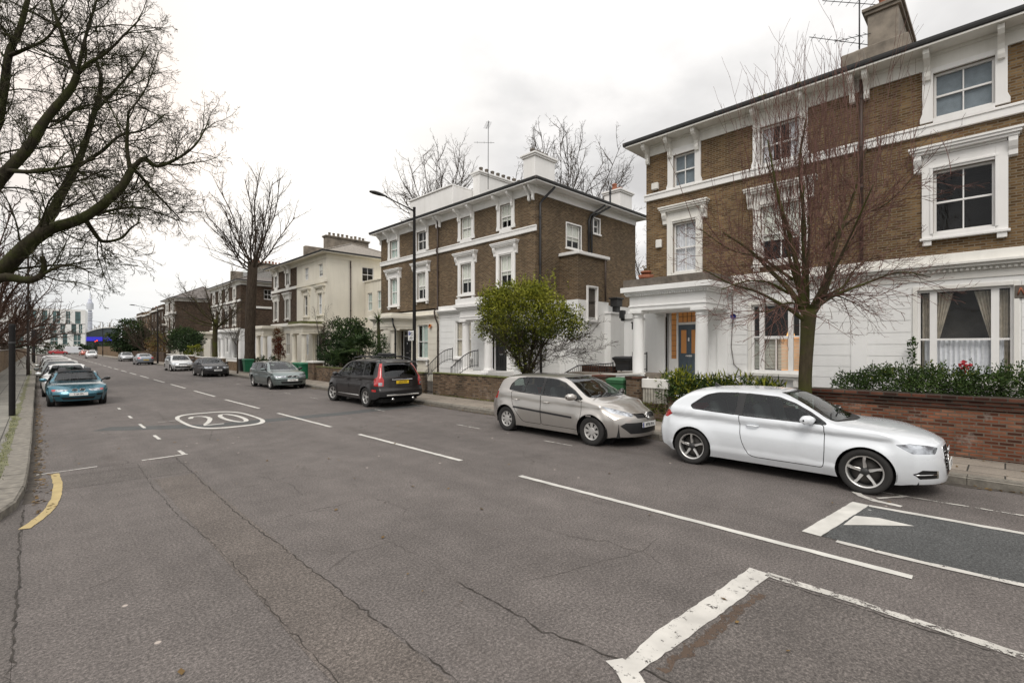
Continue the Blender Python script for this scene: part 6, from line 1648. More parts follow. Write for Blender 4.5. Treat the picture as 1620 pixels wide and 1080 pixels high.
class Shell:
    """closed car shell: a dense box grid bent onto the car's measured profile curves, then cut along drawn outlines"""
    def __init__(s, c, res=1.0):
        s.c = c
        top, bot, plan, belt = pchip(c['top']), pchip(c['bot']), pchip(c['plan']), pchip(c['belt'])
        nose, tail = pchip(c['nose']), pchip(c['tail'])
        xf, xr = c['top'][-1][0], c['top'][0][0]
        # stations: even arc length along the top profile
        xs = np.linspace(xr, xf, 900); zs = top(xs); L = np.concatenate([[0], np.cumsum(np.hypot(np.diff(xs), 1.3 * np.diff(zs)))])
        ns = int(96 * res); X0 = np.interp(np.linspace(0, L[-1], ns + 1), L, xs)
        ny = int(24 * res) // 2 * 2; nz = int(26 * res)
        Y0 = np.sin(np.linspace(-pi / 2, pi / 2, ny + 1)) * .35 + np.linspace(-1, 1, ny + 1) * .65; Z0 = np.linspace(0, 1, nz + 1) ** .95
        key = {}; V = []
        def vid(x, y, z):
            k = (round(x, 5), round(y, 5), round(z, 5))
            if k not in key: key[k] = len(V); V.append((x, y, z))
            return key[k]
        F = []
        for i in range(ns):
            for j in range(ny): F.append([vid(X0[i], Y0[j], 1), vid(X0[i + 1], Y0[j], 1), vid(X0[i + 1], Y0[j + 1], 1), vid(X0[i], Y0[j + 1], 1)])
            for k in range(nz):
                F.append([vid(X0[i], -1, Z0[k]), vid(X0[i + 1], -1, Z0[k]), vid(X0[i + 1], -1, Z0[k + 1]), vid(X0[i], -1, Z0[k + 1])])
                F.append([vid(X0[i], 1, Z0[k + 1]), vid(X0[i + 1], 1, Z0[k + 1]), vid(X0[i + 1], 1, Z0[k]), vid(X0[i], 1, Z0[k])])
        for j in range(ny):
            for k in range(nz):
                F.append([vid(xf, Y0[j], Z0[k]), vid(xf, Y0[j + 1], Z0[k]), vid(xf, Y0[j + 1], Z0[k + 1]), vid(xf, Y0[j], Z0[k + 1])])
                F.append([vid(xr, Y0[j], Z0[k + 1]), vid(xr, Y0[j + 1], Z0[k + 1]), vid(xr, Y0[j + 1], Z0[k]), vid(xr, Y0[j], Z0[k])])
        A = np.array(V); x0, yn, zn = A[:, 0], A[:, 1], A[:, 2]
        zt, zb, be = top(x0), bot(x0), belt(x0)
        ay = np.abs(yn)
        cr = np.where(zt > be + .12, c.get('crown_roof', .075), c.get('crown_hood', .07)); cr = c.get('crown_hood', .07) + (c.get('crown_roof', .085) - c.get('crown_hood', .07)) * sstep(.0, .3, zt - be)
        drop = cr * (.45 * ay ** 2.2 + .55 * ay ** 7)
        z = zb + (zt - drop - zb) * zn
        # round the lower and front edges a little
        w = plan(x0) * c['W'] / 2
        zmid = c.get('zmid', .58)
        tuck = np.where(z < zmid, c.get('tuck', .06) * (np.clip(zmid - z, 0, 1) / max(.05, zmid - .2)) ** 1.8, 0)
        upper = np.where(z > zmid, c.get('shoulder', .035) * (np.clip((z - zmid) / np.maximum(.05, be - zmid), 0, 1)) ** 1.6, 0)
        tum = np.where(z > be, (z - be) * c.get('tumble', .36) + .018 * sstep(0, .02, z - be), 0)
        hw = w - tuck - upper - tum
        # character line and arch flares
        for (zc0, zc1, amp) in c.get('lines', []):
            zc = zc0 + (zc1 - zc0) * (x0 - xr) / (xf - xr); hw = hw - amp * np.where(z < zc, sstep(0, .028, zc - z) * (1 - sstep(.03, .22, zc - z)), 0) * sstep(xr + .1, xr + .5, x0) * (1 - sstep(xf - .7, xf - .25, x0))
        for ax in (c['fa'], c['ra']):
            d = np.hypot(x0 - ax, z - c['R']) - (c['R'] + .05); hw = hw + c.get('flare', .022) * np.exp(-(d / .085) ** 2) * (z < be)
        y = yn * hw
        # plan roundness and side profile of the nose and tail
        wf = sstep(xf - c.get('nlen', .75), xf, x0) ** 1.4; wr = sstep(-(xr + c.get('tlen', .6)), -xr, -x0) ** 1.4
        x = x0 + wf * (nose(z) - c.get('nround', .2) * ay ** 2.6) + wr * (-tail(z) + c.get('tround', .14) * ay ** 3)
        bm = bmesh.new(); vs = [bm.verts.new(p) for p in zip(x, y, z)]
        for f in F:
            try: bm.faces.new([vs[i] for i in f])
            except ValueError: pass
        bmesh.ops.remove_doubles(bm, verts=bm.verts, dist=.0004)
        bmesh.ops.recalc_face_normals(bm, faces=bm.faces)
        s.bm = bm; s.tags = ['body']; s.lay = bm.faces.layers.int.new('part')
        bm.faces.ensure_lookup_table()
    def side_hw(s): pass
    def cut(s, pts, alpha, name, filt, both=True):
        """pts: (u, z) outline seen along direction alpha (0 = from ahead: u = y; 90 = from the left side: u = -x ...)"""
        if name not in s.tags: s.tags.append(name)
        tid = s.tags.index(name)
        for sg in ((1, -1) if both else (1,)):
            if alpha == 90: dv, uv, piv = Vector((0, sg, 0)), Vector((-1, 0, 0)), 0.0
            elif alpha < 90:      # u runs from the centre of the nose round the corner
                a = radians(alpha); dv = Vector((cos(a), sin(a) * sg, 0)); uv = Vector((-sin(a), cos(a) * sg, 0)); piv = s.c['top'][-1][0]
            else:                 # the same from the tail
                a = radians(180 - alpha); dv = Vector((-cos(a), sin(a) * sg, 0)); uv = Vector((sin(a), cos(a) * sg, 0)); piv = s.c['top'][0][0]
            pv = Vector((piv, 0, 0))
            P = [Vector((p[0], p[1])) for p in pts]
            us = [p.x for p in P]; zs = [p.y for p in P]; u0, u1, z0, z1 = min(us) - .01, max(us) + .01, min(zs) - .01, max(zs) + .01
            u00 = pv.dot(uv)
            def uvz(co): return (co.dot(uv) - u00, co.z)
            cand = {}
            def bb(f):
                q = [uvz(v.co) for v in f.verts]; a_ = [k[0] for k in q]; b_ = [k[1] for k in q]
                return (min(a_), max(a_), min(b_), max(b_))
            zmin, zmax = z0 - .15, z1 + .15
            for f in s.bm.faces:
                v0 = f.verts[0].co
                if v0.z < zmin or v0.z > zmax or not (u0 - .25 < v0.dot(uv) - u00 < u1 + .25) or f.normal.dot(dv) < .03 or not filt(f.calc_center_median(), f.normal): continue
                q = bb(f)
                if q[1] < u0 or q[0] > u1 or q[3] < z0 or q[2] > z1: continue
                cand[f] = q
            n = len(P)
            for i in range(n):
                A, B = P[i], P[(i + 1) % n]; d = B - A
                if d.length < 1e-5: continue
                d.normalize(); no = uv * d.y - Vector((0, 0, 1)) * d.x
                co = uv * (A.x + u00) + Vector((0, 0, A.y)); lu, hu, lz, hz = min(A.x, B.x) - .002, max(A.x, B.x) + .002, min(A.y, B.y) - .002, max(A.y, B.y) + .002
                sel = [f for f, q in cand.items() if q[1] >= lu and q[0] <= hu and q[3] >= lz and q[2] <= hz]
                if not sel: continue
                geom = list({v for f in sel for v in f.verts}) + list({e for f in sel for e in f.edges}) + sel
                for f in sel: del cand[f]
                r = bmesh.ops.bisect_plane(s.bm, geom=geom, dist=1e-5, plane_co=co, plane_no=no)
                for g in r['geom']:
                    if isinstance(g, bmesh.types.BMFace) and g.is_valid: cand[g] = bb(g)
            def inside(u, z):
                c_ = False
                for i in range(n):
                    a_, b_ = P[i], P[(i + 1) % n]
                    if (a_.y > z) != (b_.y > z) and u < (b_.x - a_.x) * (z - a_.y) / (b_.y - a_.y) + a_.x: c_ = not c_
                return c_
            for f in cand:
                if f.is_valid:
                    m = f.calc_center_median()
                    if inside(*uvz(m)): f[s.lay] = tid
    def take(s, names_mats, root, inset):
        """split the shell into one mesh per tag, keeping the shading of the whole"""
        bm = s.bm
        bmesh.ops.triangulate(bm, faces=[f for f in bm.faces if len(f.verts) > 4])
        bm.normal_update()
        norm = {v: v.normal.copy() for v in bm.verts}
        out = {}
        for tid, nm in enumerate(s.tags):
            if nm not in names_mats: continue
            oname, mat, par = names_mats[nm]
            fs = [f for f in bm.faces if f[s.lay] == tid]
            if not fs: continue
            vs = list(dict.fromkeys(v for f in fs for v in f.verts)); idx = {v: i for i, v in enumerate(vs)}
            dz = inset.get(nm, 0)
            me = bpy.data.meshes.new(oname)
            me.from_pydata([v.co - norm[v] * dz for v in vs], [], [[idx[v] for v in f.verts] for f in fs])
            me.materials.append(mat); me.polygons.foreach_set('use_smooth', [True] * len(me.polygons)); me.update()
            me.normals_split_custom_set_from_vertices([norm[v] for v in vs])
            o = bpy.data.objects.new(oname, me); COL.objects.link(o); o.parent = out[par] if par in out else root
            out[nm] = o
        return out

def front_x(c, y, z):
    hw = pchip(c['plan'])(c['top'][-1][0]) * c['W'] / 2 - .03
    return float(c['top'][-1][0] + pchip(c['nose'])(z) - c.get('nround', .2) * min(1.15, abs(y) / hw) ** 2.6)
def rear_x(c, y, z):
    hw = pchip(c['plan'])(c['top'][0][0]) * c['W'] / 2 - .03
    return float(c['top'][0][0] - pchip(c['tail'])(z) + c.get('tround', .14) * min(1.15, abs(y) / hw) ** 3)

def rounded(pts, r=.04, n=4):
    """round the corners of an outline"""
    out = []; N_ = len(pts)
    for i in range(N_):
        p, a, b_ = Vector(pts[i][:2]), Vector(pts[i - 1][:2]), Vector(pts[(i + 1) % N_][:2])
        rr = pts[i][2] if len(pts[i]) > 2 else r
        la, lb = (a - p).length, (b_ - p).length; k = min(rr, la * .45, lb * .45)
        p0, p1 = p + (a - p) / la * k, p + (b_ - p) / lb * k
        for j in range(n + 1):
            t = j / n; out.append(tuple((1 - t) ** 2 * p0 + 2 * t * (1 - t) * p + t * t * p1))
    return out
def offset_poly(P, d):
    out = []; n = len(P); A = sum(P[i][0] * P[(i + 1) % n][1] - P[(i + 1) % n][0] * P[i][1] for i in range(n)); sg = 1 if A > 0 else -1
    for i in range(n):
        a, p, b_ = Vector(P[i - 1]), Vector(P[i]), Vector(P[(i + 1) % n])
        d1 = (p - a).normalized() if (p - a).length > 1e-6 else (b_ - p).normalized(); d2 = (b_ - p).normalized() if (b_ - p).length > 1e-6 else d1
        n1 = Vector((-d1.y, d1.x)) * sg; n2 = Vector((-d2.y, d2.x)) * sg; m = n1 + n2
        m = m.normalized() if m.length > 1e-4 else n1
        out.append(tuple(p + m * d / max(.5, m.dot(n1))))
    return out
circ = lambda x, z, r, n=40, sx=1.0: [(x + r * sx * cos(2 * pi * k / n), z + r * sin(2 * pi * k / n)) for k in range(n)]

def make_wheel(root, x, y, R, wd, side, style, rimr, steer=0.0, cap_mat=None):
    """tyre and rim; side = +1 for the left of the car"""
    t = bpy.data.objects.new('wheel', None); COL.objects.link(t); t.parent = root; t.location = (x, y, R); t.rotation_euler = (0, 0, steer)
    h = wd / 2; b = MB()
    prof = [(rimr - .012, -h * .80), (rimr + .004, -h * .88), (rimr + .02, -h * .96), (R * .93, -h * 1.0), (R * .975, -h * .9), (R, -h * .66), (R, -h * .1), (R - .006, -h * .08), (R - .006, h * .08), (R, h * .1), (R, h * .66), (R * .975, h * .9), (R * .93, h * 1.0), (rimr + .02, h * .96), (rimr + .004, h * .88), (rimr - .012, h * .80)]
    b.lathe(prof, (0, 0, 0), 44, 'y'); b.build('tyre', M['tyre'], t)
    o = side; b = MB(); f = h * .80 * o
    b.lathe([(rimr - .013, -h * .8 * o), (rimr - .03, -h * .5 * o), (rimr - .035, f - .03 * o), (rimr - .028, f - .004 * o), (rimr + .003, f + .004 * o), (rimr + .006, f - .006 * o)], (0, 0, 0), 44, 'y')
    hub = .055 if style != 'cover' else .07
    def rad_poly(pts, th, m=0):
        """pts (radius, angle) outline of a spoke face, extruded inward"""
        P = [(r * cos(a), f - dy * o, r * sin(a)) for (r, a, dy) in pts]; b.prism(P, (0, -th * o, 0))
    if style == 'twist5':
        for k in range(5):
            a = 2 * pi * k / 5 + .3; tw = .30 * o
            prof = [(hub * .9, -.42, .03), (hub * 1.6, -.24, .028), (rimr * .62, -.10 - tw * .2, .012), (rimr - .02, -.24 - tw * .55, .004), (rimr - .02, .10 - tw * .0, .004), (rimr * .66, .12 - tw * .12, .012), (hub * 1.6, .26, .028), (hub * .9, .42, .03)]
            rad_poly([(r, a + q, d) for r, q, d in prof], .028)
    elif style == 'five':
        for k in range(5):
            a = 2 * pi * k / 5 + .5; wv = .036
            rad_poly([(hub * .8, a - .6, .02), (rimr * .5, a - .17, .012), (rimr - .02, a - .17, .004), (rimr - .02, a + .17, .004), (rimr * .5, a + .17, .012), (hub * .8, a + .6, .02)], .03)
    elif style == 'ten':
        for k in range(10):
            a = 2 * pi * k / 10 + .2
            rad_poly([(hub * .8, a - .32, .02), (rimr * .55, a - .075, .014), (rimr - .02, a - .085, .004), (rimr - .02, a + .085, .004), (rimr * .55, a + .075, .014), (hub * .8, a + .32, .02)], .025)
    elif style == 'cover':
        n = 8; seg = 48
        ring = lambda r0, r1, d0, d1: b.mesh([(r * cos(2 * pi * k / seg), f - d * o, r * sin(2 * pi * k / seg)) for r, d in ((r0, d0), (r1, d1)) for k in range(seg)], [(k, (k + 1) % seg, seg + (k + 1) % seg, seg + k) for k in range(seg)], None, True)
        ring(.001, hub, .004, .006); ring(hub, rimr * .42, .006, .014); ring(rimr * .86, rimr, .006, -.002)
        for k in range(n):
            a = 2 * pi * k / n; rad_poly([(rimr * .40, a - .30, .012), (rimr * .88, a - .22, .006), (rimr * .88, a + .22, .006), (rimr * .40, a + .30, .012)], .012)
    ro = b.build('rim', cap_mat or (M['hubcap'] if style == 'cover' else M['rim']), t)
    b = MB(); b.lathe([(.0, f - .012 * o), (hub * .75, f - .016 * o), (hub, f - .03 * o), (hub * 1.1, f - .06 * o)], (0, 0, 0), 20, 'y')
    for k in range(5): b.lathe([(0, f - .018 * o), (.009, f - .02 * o), (.009, f - .04 * o)], (hub * .95 * cos(2 * pi * k / 5), 0, hub * .95 * sin(2 * pi * k / 5)), 8, 'y')
    b.build('hub', M['rim_dark'] if style == 'twist5' else M['hubcap'], t)
    b = MB(); b.lathe([(.03, f - .10 * o), (rimr * .72, f - .10 * o), (rimr * .74, f - .115 * o)], (0, 0, 0), 32, 'y'); b.build('brake_disc', M['disc'], t)
    b = MB(); b.lathe([(.0, f - .13 * o), (rimr - .03, f - .13 * o)], (0, 0, 0), 24, 'y'); b.build('wheel_back', M['gap'], t)
    return t

def number_plate(root, x, z, front, txt, mat, tilt=.06, y=0.0, euro=False, w=.52):
    sg = 1 if front else -1
    b = MB(); b.cbox(-.006, .006, -w / 2, w / 2, -.056, .056, .004); o = b.build('number_plate', mat, root); o.location = (x, y, z); o.rotation_euler = (0, -tilt * sg, 0 if front else pi)
    V, F = text_geo(txt, .092, .012); sx = min(.8, (w - .07 - (.04 if euro else 0)) / max(.01, 2 * max(v.x for v in V)))
    b = MB(); b.mesh([(.0085, v.x * sx + (.02 if euro else 0), v.y * 1.02) for v in V], F); b.build('plate_lettering', M['ink'], o)
    if euro: b = MB(); b.box(.0062, .0075, -w / 2 + .004, -w / 2 + .046, -.052, .052); b.build('plate_band', M['eu_blue'], o)
    return o

def mirror(root, x, y, z, side, paint, s=1.0):
    m = MB(); seg = 14; P = []
    for (u, wy, wz, dx) in [(0, .012, .012, .05), (.03, .06, .05, .045), (.09, .085, .072, .02), (.16, .085, .07, -.005), (.205, .06, .05, -.02), (.222, .015, .015, -.02)]:
        ring = []
        for k in range(seg):
            a = 2 * pi * k / seg; ring.append((x + dx * s + wy * s * .95 * cos(a), y + side * (.05 + u) * s, z + .02 + wz * s * sin(a)))
        P.append(ring)
    for r0, r1 in zip(P, P[1:]): m.mesh(r0 + r1, [(k, (k + 1) % seg, seg + (k + 1) % seg, seg + k) for k in range(seg)], None, True)
    o = m.build('wing_mirror', paint, root)
    b = MB(); b.prism([(x + .07, y - side * .03, z - .07), (x - .03, y - side * .03, z - .07), (x - .02, y + side * .10 * s, z - .02), (x + .05, y + side * .10 * s, z - .02)], (0, 0, .05)); b.build('mirror_foot', M['plastic'], o)
    return o

def handle(par, x, y, z, side, mat, ln=.19):
    b = MB(); b.tube([(x - ln / 2, y - side * .012, z), (x - ln / 2 + .025, y + side * .026, z + .002), (x, y + side * .034, z + .004), (x + ln / 2 - .025, y + side * .026, z + .002), (x + ln / 2, y - side * .012, z)], [.012, .014, .015, .014, .012], 8)
    return b.build('door_handle', mat, par)

def car(name, label, c, loc, rz, paint, group=None, detail=2, cat='car'):
    """c = measured spec of one body type"""
    root = thing(name, label, cat, loc, rz, group)
    if c.get('scale'): root.scale = (c['scale'],) * 3
    sh = Shell(c, {2: 1.0, 1: .62, 0: .4}[detail])
    parts = {'body': ('body', paint, None)}; inset = {}
    left = lambda m, n: m.y > .3
    anyside = lambda m, n: abs(m.y) > .3
    W2 = c['W'] / 2
    sidepoly = lambda P: [(-p[0],) + tuple(p[1:]) for p in P]
    # door seams, then windows, so that windows win
    if detail >= 1:
        for i, D in enumerate(c.get('doors', [])):
            P = rounded([(-p[0],) + tuple(p[1:]) for p in D], .05, 3)
            sh.cut(offset_poly(P, -.0055) if detail == 2 else offset_poly(P, -.008), 90, 'gap', anyside); sh.cut(offset_poly(P, .0055), 90, 'door%d' % i, anyside)
            parts['door%d' % i] = ('door', paint, None)
        parts['gap'] = ('panel_seam', M['gap'], None); inset['gap'] = .012
    gm = c.get('glass', M['carglass'])
    # one dark outline round all side glass, so that the pillars between panes are black
    if len(c['windows']) > 1 and detail >= 1:
        W_pts = sorted({(-p[0], p[1]) for P in c['windows'] for p in (P[1:] if P[0] == 'dark' else P)})
        def half(pts):
            h_ = []
            for p in pts:
                while len(h_) > 1 and (h_[-1][0] - h_[-2][0]) * (p[1] - h_[-2][1]) - (h_[-1][1] - h_[-2][1]) * (p[0] - h_[-2][0]) <= 0: h_.pop()
                h_.append(p)
            return h_[:-1]
        hull = half(W_pts) + half(W_pts[::-1])
        sh.cut(offset_poly(rounded(hull, .03, 2), -.014), 90, 'seal', lambda m, n: abs(m.y) > .25 and m.z > .5)
    for i, P in enumerate(c['windows']):
        dark = len(P) and P[0] == 'dark'; Q = P[1:] if dark else P
        Q = rounded([(-p[0],) + tuple(p[1:]) for p in Q], .03, 3 if detail == 2 else 2)
        if detail >= 1: sh.cut(offset_poly(Q, -.018), 90, 'seal', lambda m, n: abs(m.y) > .25 and m.z > .5)
        sh.cut(Q, 90, 'sw%d' % i, lambda m, n: abs(m.y) > .25 and m.z > .5)
        parts['sw%d' % i] = ('side_window', M['carglass_dark'] if dark else gm, None); inset['sw%d' % i] = .006
    parts['seal'] = ('window_seal', c.get('seal', M['plastic']), None); inset['seal'] = .002
    zw = c.get('screen_zmin', .8)
    Q = rounded(c['screen'], .05, 4)
    sh.cut(offset_poly(Q, -.012), 0, 'seal', lambda m, n: m.x > c['screen_x'] and m.z > zw and n.z > .1, False)
    sh.cut(Q, 0, 'windscreen', lambda m, n: m.x > c['screen_x'] and m.z > zw and n.z > .1, False); parts['windscreen'] = ('windscreen', gm, None); inset['windscreen'] = .004
    if c.get('rear_screen'):
        Q = [(-y, z) for y, z in rounded(c['rear_screen'], .05, 4)]
        sh.cut(Q, 180, 'rear_screen', lambda m, n: m.x < c['rear_x'] and m.z > .7, False); parts['rear_screen'] = ('rear_window', c.get('rear_glass', gm), None); inset['rear_screen'] = .004
    for (nm, oname, P, alpha, mat, both, ins, filt) in c.get('panels', []):
        sh.cut(rounded(P, .015, 3) if len(P) < 12 else P, alpha, nm, filt, both); parts[nm] = (oname, mat, None); inset[nm] = ins
    # wheel arches
    sh.cut([(-x, z) for x, z in circ(c['fa'], c['R'], c['R'] + c.get('arch', .045))], 90, 'void', lambda m, n: abs(m.y) > .35)
    sh.cut([(-x, z) for x, z in circ(c['ra'], c['R'], c['R'] + c.get('arch', .045))], 90, 'void', lambda m, n: abs(m.y) > .35)
    objs = sh.take(parts, root, inset)
    # left and right doors, windows and lamps become separate children
    for nm, o in list(objs.items()):
        if nm.startswith(('door', 'sw')) or nm in c.get('pairs', ()):
            me = o.data; nv = np.empty(len(me.vertices) * 3); me.vertices.foreach_get('co', nv); nv = nv.reshape(-1, 3)
            if nv[:, 1].min() < -.02 and nv[:, 1].max() > .02:
                keepN = [tuple(n.vector) for n in me.vertex_normals]
                for sgn in (1, -1):
                    pol = [p for p in me.polygons if sgn * sum(nv[i][1] for i in p.vertices) > 0]
                    ids = sorted({i for p in pol for i in p.vertices}); mp = {k: j for j, k in enumerate(ids)}
                    m2 = bpy.data.meshes.new(o.name); m2.from_pydata([nv[i] for i in ids], [], [[mp[i] for i in p.vertices] for p in pol]); m2.materials.append(me.materials[0]); m2.polygons.foreach_set('use_smooth', [True] * len(m2.polygons)); m2.update()
                    o2 = bpy.data.objects.new(parts[nm][0], m2); COL.objects.link(o2); o2.parent = root; objs[nm + ('L' if sgn > 0 else 'R')] = o2
                bpy.data.objects.remove(o); del objs[nm]
    sh.bm.free()
    bot = pchip(c['bot'])
    # dark underside, arch liners, cabin
    b = MB(); xf, xr = c['top'][-1][0], c['top'][0][0]
    b.box(xr + .25, xf - .3, -W2 * .72, W2 * .72, .19, .34)
    for ax in (c['fa'], c['ra']):
        R = c['R'] + c.get('arch', .045) + .012
        for sg in (-1, 1): b.lathe([(R, sg * W2 * .50), (R, sg * (W2 - .06))], (ax, 0, c['R']), 28, 'y', a0=-.25, a1=pi + .25); b.lathe([(0.0, sg * W2 * .50), (R, sg * W2 * .50)], (ax, 0, c['R']), 28, 'y')
    b.box(c['fa'] + c['R'] + .05, xf - .25, -W2 * .8, W2 * .8, .22, .5) if True else None
    b.build('underbody', M['gap'], root)
    if detail >= 1:
        b = MB(); cx0, cx1 = c['cabin']; b.box(cx0, cx1, -W2 * .80, W2 * .80, .36, .55); b.prism([(cx1 - .34, -W2 * .76, .55), (cx1, -W2 * .76, .55), (cx1 + .05, -W2 * .76, c['belt0'] - .08), (cx1 - .22, -W2 * .76, c['belt0'] - .06)], (0, W2 * 1.52, 0)); b.build('cabin_floor', M['plastic'], root)
        sx = c.get('seats', (.05, -.85))
        for x, ys in ((sx[0], (-.37, .37)),) + (((sx[1], (-.40, .40)),) if len(sx) > 1 else ()):
            for yy in ys:
                s_ = MB(); s_.cbox(x - .1, x + .42, yy - .25, yy + .25, .50, .66, .05); Mx = Matrix.Translation((x - .08, yy, .62)) @ Matrix.Rotation(radians(-14), 4, 'Y')
                s_.cbox(-.08, .08, -.24, .24, 0, .56, .05, Mx); s_.cbox(-.05, .05, -.13, .13, .58, .76, .04, Mx); s_.build('seat', M['seat'], root)
        if detail == 2:
            w_ = MB(); Mx = Matrix.Translation((cx1 - .38, -.37, c['belt0'] - .03)) @ Matrix.Rotation(radians(62), 4, 'Y'); n = 20
            w_.tube([Mx @ Vector((.18 * cos(2 * pi * k / n), .18 * sin(2 * pi * k / n), 0)) for k in range(n + 1)], .016, 6); w_.tube([Mx @ Vector((-.17, 0, 0)), Mx @ Vector((.17, 0, 0))], .02, 5); w_.tube([Mx @ Vector((0, -.17, 0)), Mx @ Vector((0, 0.17, 0))], .02, 5); w_.build('steering_wheel', M['plastic'], root)
    for ax, st in ((c['fa'], c.get('steer', 0)), (c['ra'], 0)):
        for sg in (1, -1): make_wheel(root, ax, sg * (W2 - c.get('wheel_in', .115)), c['R'], c.get('tw', .205), sg, c['wheel'], c['rimr'], st, c.get('rim_mat'))
    if detail >= 1 and 'mirror' in c:
        x, y, z = c['mirror']
        for sg in (1, -1): mirror(root, x, sg * y, z, sg, c.get('mirror_mat', paint), c.get('mirror_s', 1))
    if detail == 2:
        for (di, x, y, z) in c.get('handles', []):
            for sg, k in ((1, 'L'), (-1, 'R')):
                par = objs.get('door%d%s' % (di, k)); 
                if par: handle(par, x, sg * y, z, sg, c.get('handle_mat', paint))
    return root, objs
# ---- body types, in metres: x ahead, y left, z up
fr = lambda m, n: m.x > .6 and n.x > .05
rr = lambda m, n: m.x < -.6
AUDI = dict(W=1.79, R=.325, rimr=.246, fa=1.27, ra=-1.34, wheel='twist5', tw=.225, arch=.04, scale=1.025,
    top=[(-2.12,.80),(-2.07,.92),(-2.0,1.0),(-1.85,1.09),(-1.68,1.20),(-1.50,1.315),(-1.38,1.36),(-1.0,1.405),(-.5,1.425),(-.1,1.418),(.12,1.385),(.36,1.285),(.60,1.155),(.82,1.03),(.92,1.0),(1.3,.975),(1.6,.938),(1.8,.90),(1.95,.862),(2.05,.822),(2.12,.775)],
    bot=[(-2.12,.30),(-1.9,.22),(-1.2,.19),(1.2,.19),(1.9,.19),(2.12,.22)], plan=[(-2.12,.90),(-1.8,.965),(-1.3,1.0),(.9,1.0),(1.4,.99),(1.8,.95),(2.12,.88)],
    belt=[(-2.12,1.02),(-1.5,1.005),(-.4,.965),(.9,.925),(1.2,.915),(2.12,.90)], nose=[(.15,-.03),(.25,.02),(.45,.03),(.60,.02),(.72,-.01),(.80,-.05)], tail=[(.2,-.02),(.35,.04),(.55,.05),(.7,.02),(.85,-.02),(1.1,-.06)],
    nround=.30, tround=.22, nlen=.8, tlen=.55, lines=[(.915,.815,.042),(.40,.36,-.020)], tumble=.40, crown_roof=.085, crown_hood=.05, belt0=.95, cabin=(-1.45,.78), seats=(-.1,-.85), flare=.018, shoulder=.022, zmid=.62, tuck=.06,
    doors=[[(.76,.95),(.77,.60),(.75,.30,.05),(-.34,.30,.18),(-.46,.55,.2),(-.50,.975,.02)]],
    windows=[[(.78,.965,.02),(.56,1.10),(.32,1.225),(.08,1.31,.06),(-.42,1.336,.03),(-.45,.985,.03)],[(-.57,.99,.03),(-.545,1.337,.03),(-.90,1.32,.05),(-1.10,1.27,.08),(-1.36,1.075,.03),(-1.31,1.03,.03)]],
    screen=[(-.67,1.0),(-.57,1.20),(-.48,1.37),(.48,1.37),(.57,1.20),(.67,1.0)], screen_x=0.0, screen_zmin=.95, rear_screen=[(-.52,1.05),(-.44,1.29),(.44,1.29),(.52,1.05)], rear_x=-1.3,
    mirror=(.56,.83,1.0), handles=[(0,-.28,.865,.82)],
    panels=[('hl','headlight',[(.38,.725),(.47,.645),(.82,.655),(.97,.765),(.80,.785),(.55,.76)],38,M['lamp'],True,.004,fr),
            ('grille','grille',[(-.30,.73),(-.34,.55),(-.22,.32),(.22,.32),(.34,.55),(.30,.73)],0,M['plastic'],False,.02,fr),
            ('vent','air_intake',[(.44,.41),(.42,.30),(.74,.30),(.83,.37),(.72,.43)],30,M['gap'],True,.02,fr),
            ('tl','tail_light',[(.44,.95),(.44,.82),(.80,.82),(.90,.90),(.86,.96)],180-42,M['red_lens'],True,.002,rr),
            ('sb','rear_bumper_trim',[(-.62,.42),(-.62,.30),(.62,.30),(.62,.42)],180,M['plastic'],False,.0,rr)], pairs=('hl','vent','tl'))
white_paint = paintmat('white_car_paint', (.70,.73,.76), 0, .26, dirt=.3)
ca, objs = car('hatchback', 'white three-door hatchback with five-spoke alloy wheels, nearest parked car', AUDI, (9.72, 2.79, 0), -pi/2 + .012, white_paint, 'cars parked along the right kerb')
b = MB()
for k in range(6):
    z = .40 + k * .052; b.tube([(front_x(AUDI, y, z) + .002, y, z) for y in np.linspace(-.27 + .006 * abs(k - 4), .27 - .006 * abs(k - 4), 7)], .004, 5)
P = [Vector((front_x(AUDI, y, z) + .004, y, z)) for y, z in rounded([(-.30,.73),(-.34,.55),(-.22,.32),(.22,.32),(.34,.55),(.30,.73)], .03, 3)]
b.tube(P + [P[0]], .007, 6); b.build('grille_surround', M['chrome'], ca)
b = MB()
for k in range(4):
    q = [(front_x(AUDI, 0, .655) + .012, -.105 + .07 * k + .045 * cos(2 * pi * j / 20), .655 + .045 * sin(2 * pi * j / 20)) for j in range(21)]; b.tube(q, .007, 5, None, False)
b.build('ring_emblem', M['chrome'], ca)
for sg in (1, -1): b = MB(); b.tube([(front_x(AUDI, y, .36) + .004, sg * y, .36) for y in (.77, .70, .6, .5)], .009, 6); b.build('intake_blade', M['chrome'], ca)
b = MB(); b.prism([(-1.10, -.012, 1.39), (-1.18, -.012, 1.42), (-1.24, -.012, 1.465), (-1.26, -.012, 1.36)], (0, .024, 0)); b.build('roof_fin', white_paint, ca)
b = MB(); b.tube([(.72, .40, 1.06), (.80, -.15, 1.065)], .010, 5); b.tube([(.74, -.28, 1.07), (.80, -.62, 1.02)], .010, 5); b.build('wiper', M['plastic'], ca)
number_plate(ca, front_x(AUDI, 0, .46) + .016, .46, True, 'LK13 ZDX', M['plate_white'])

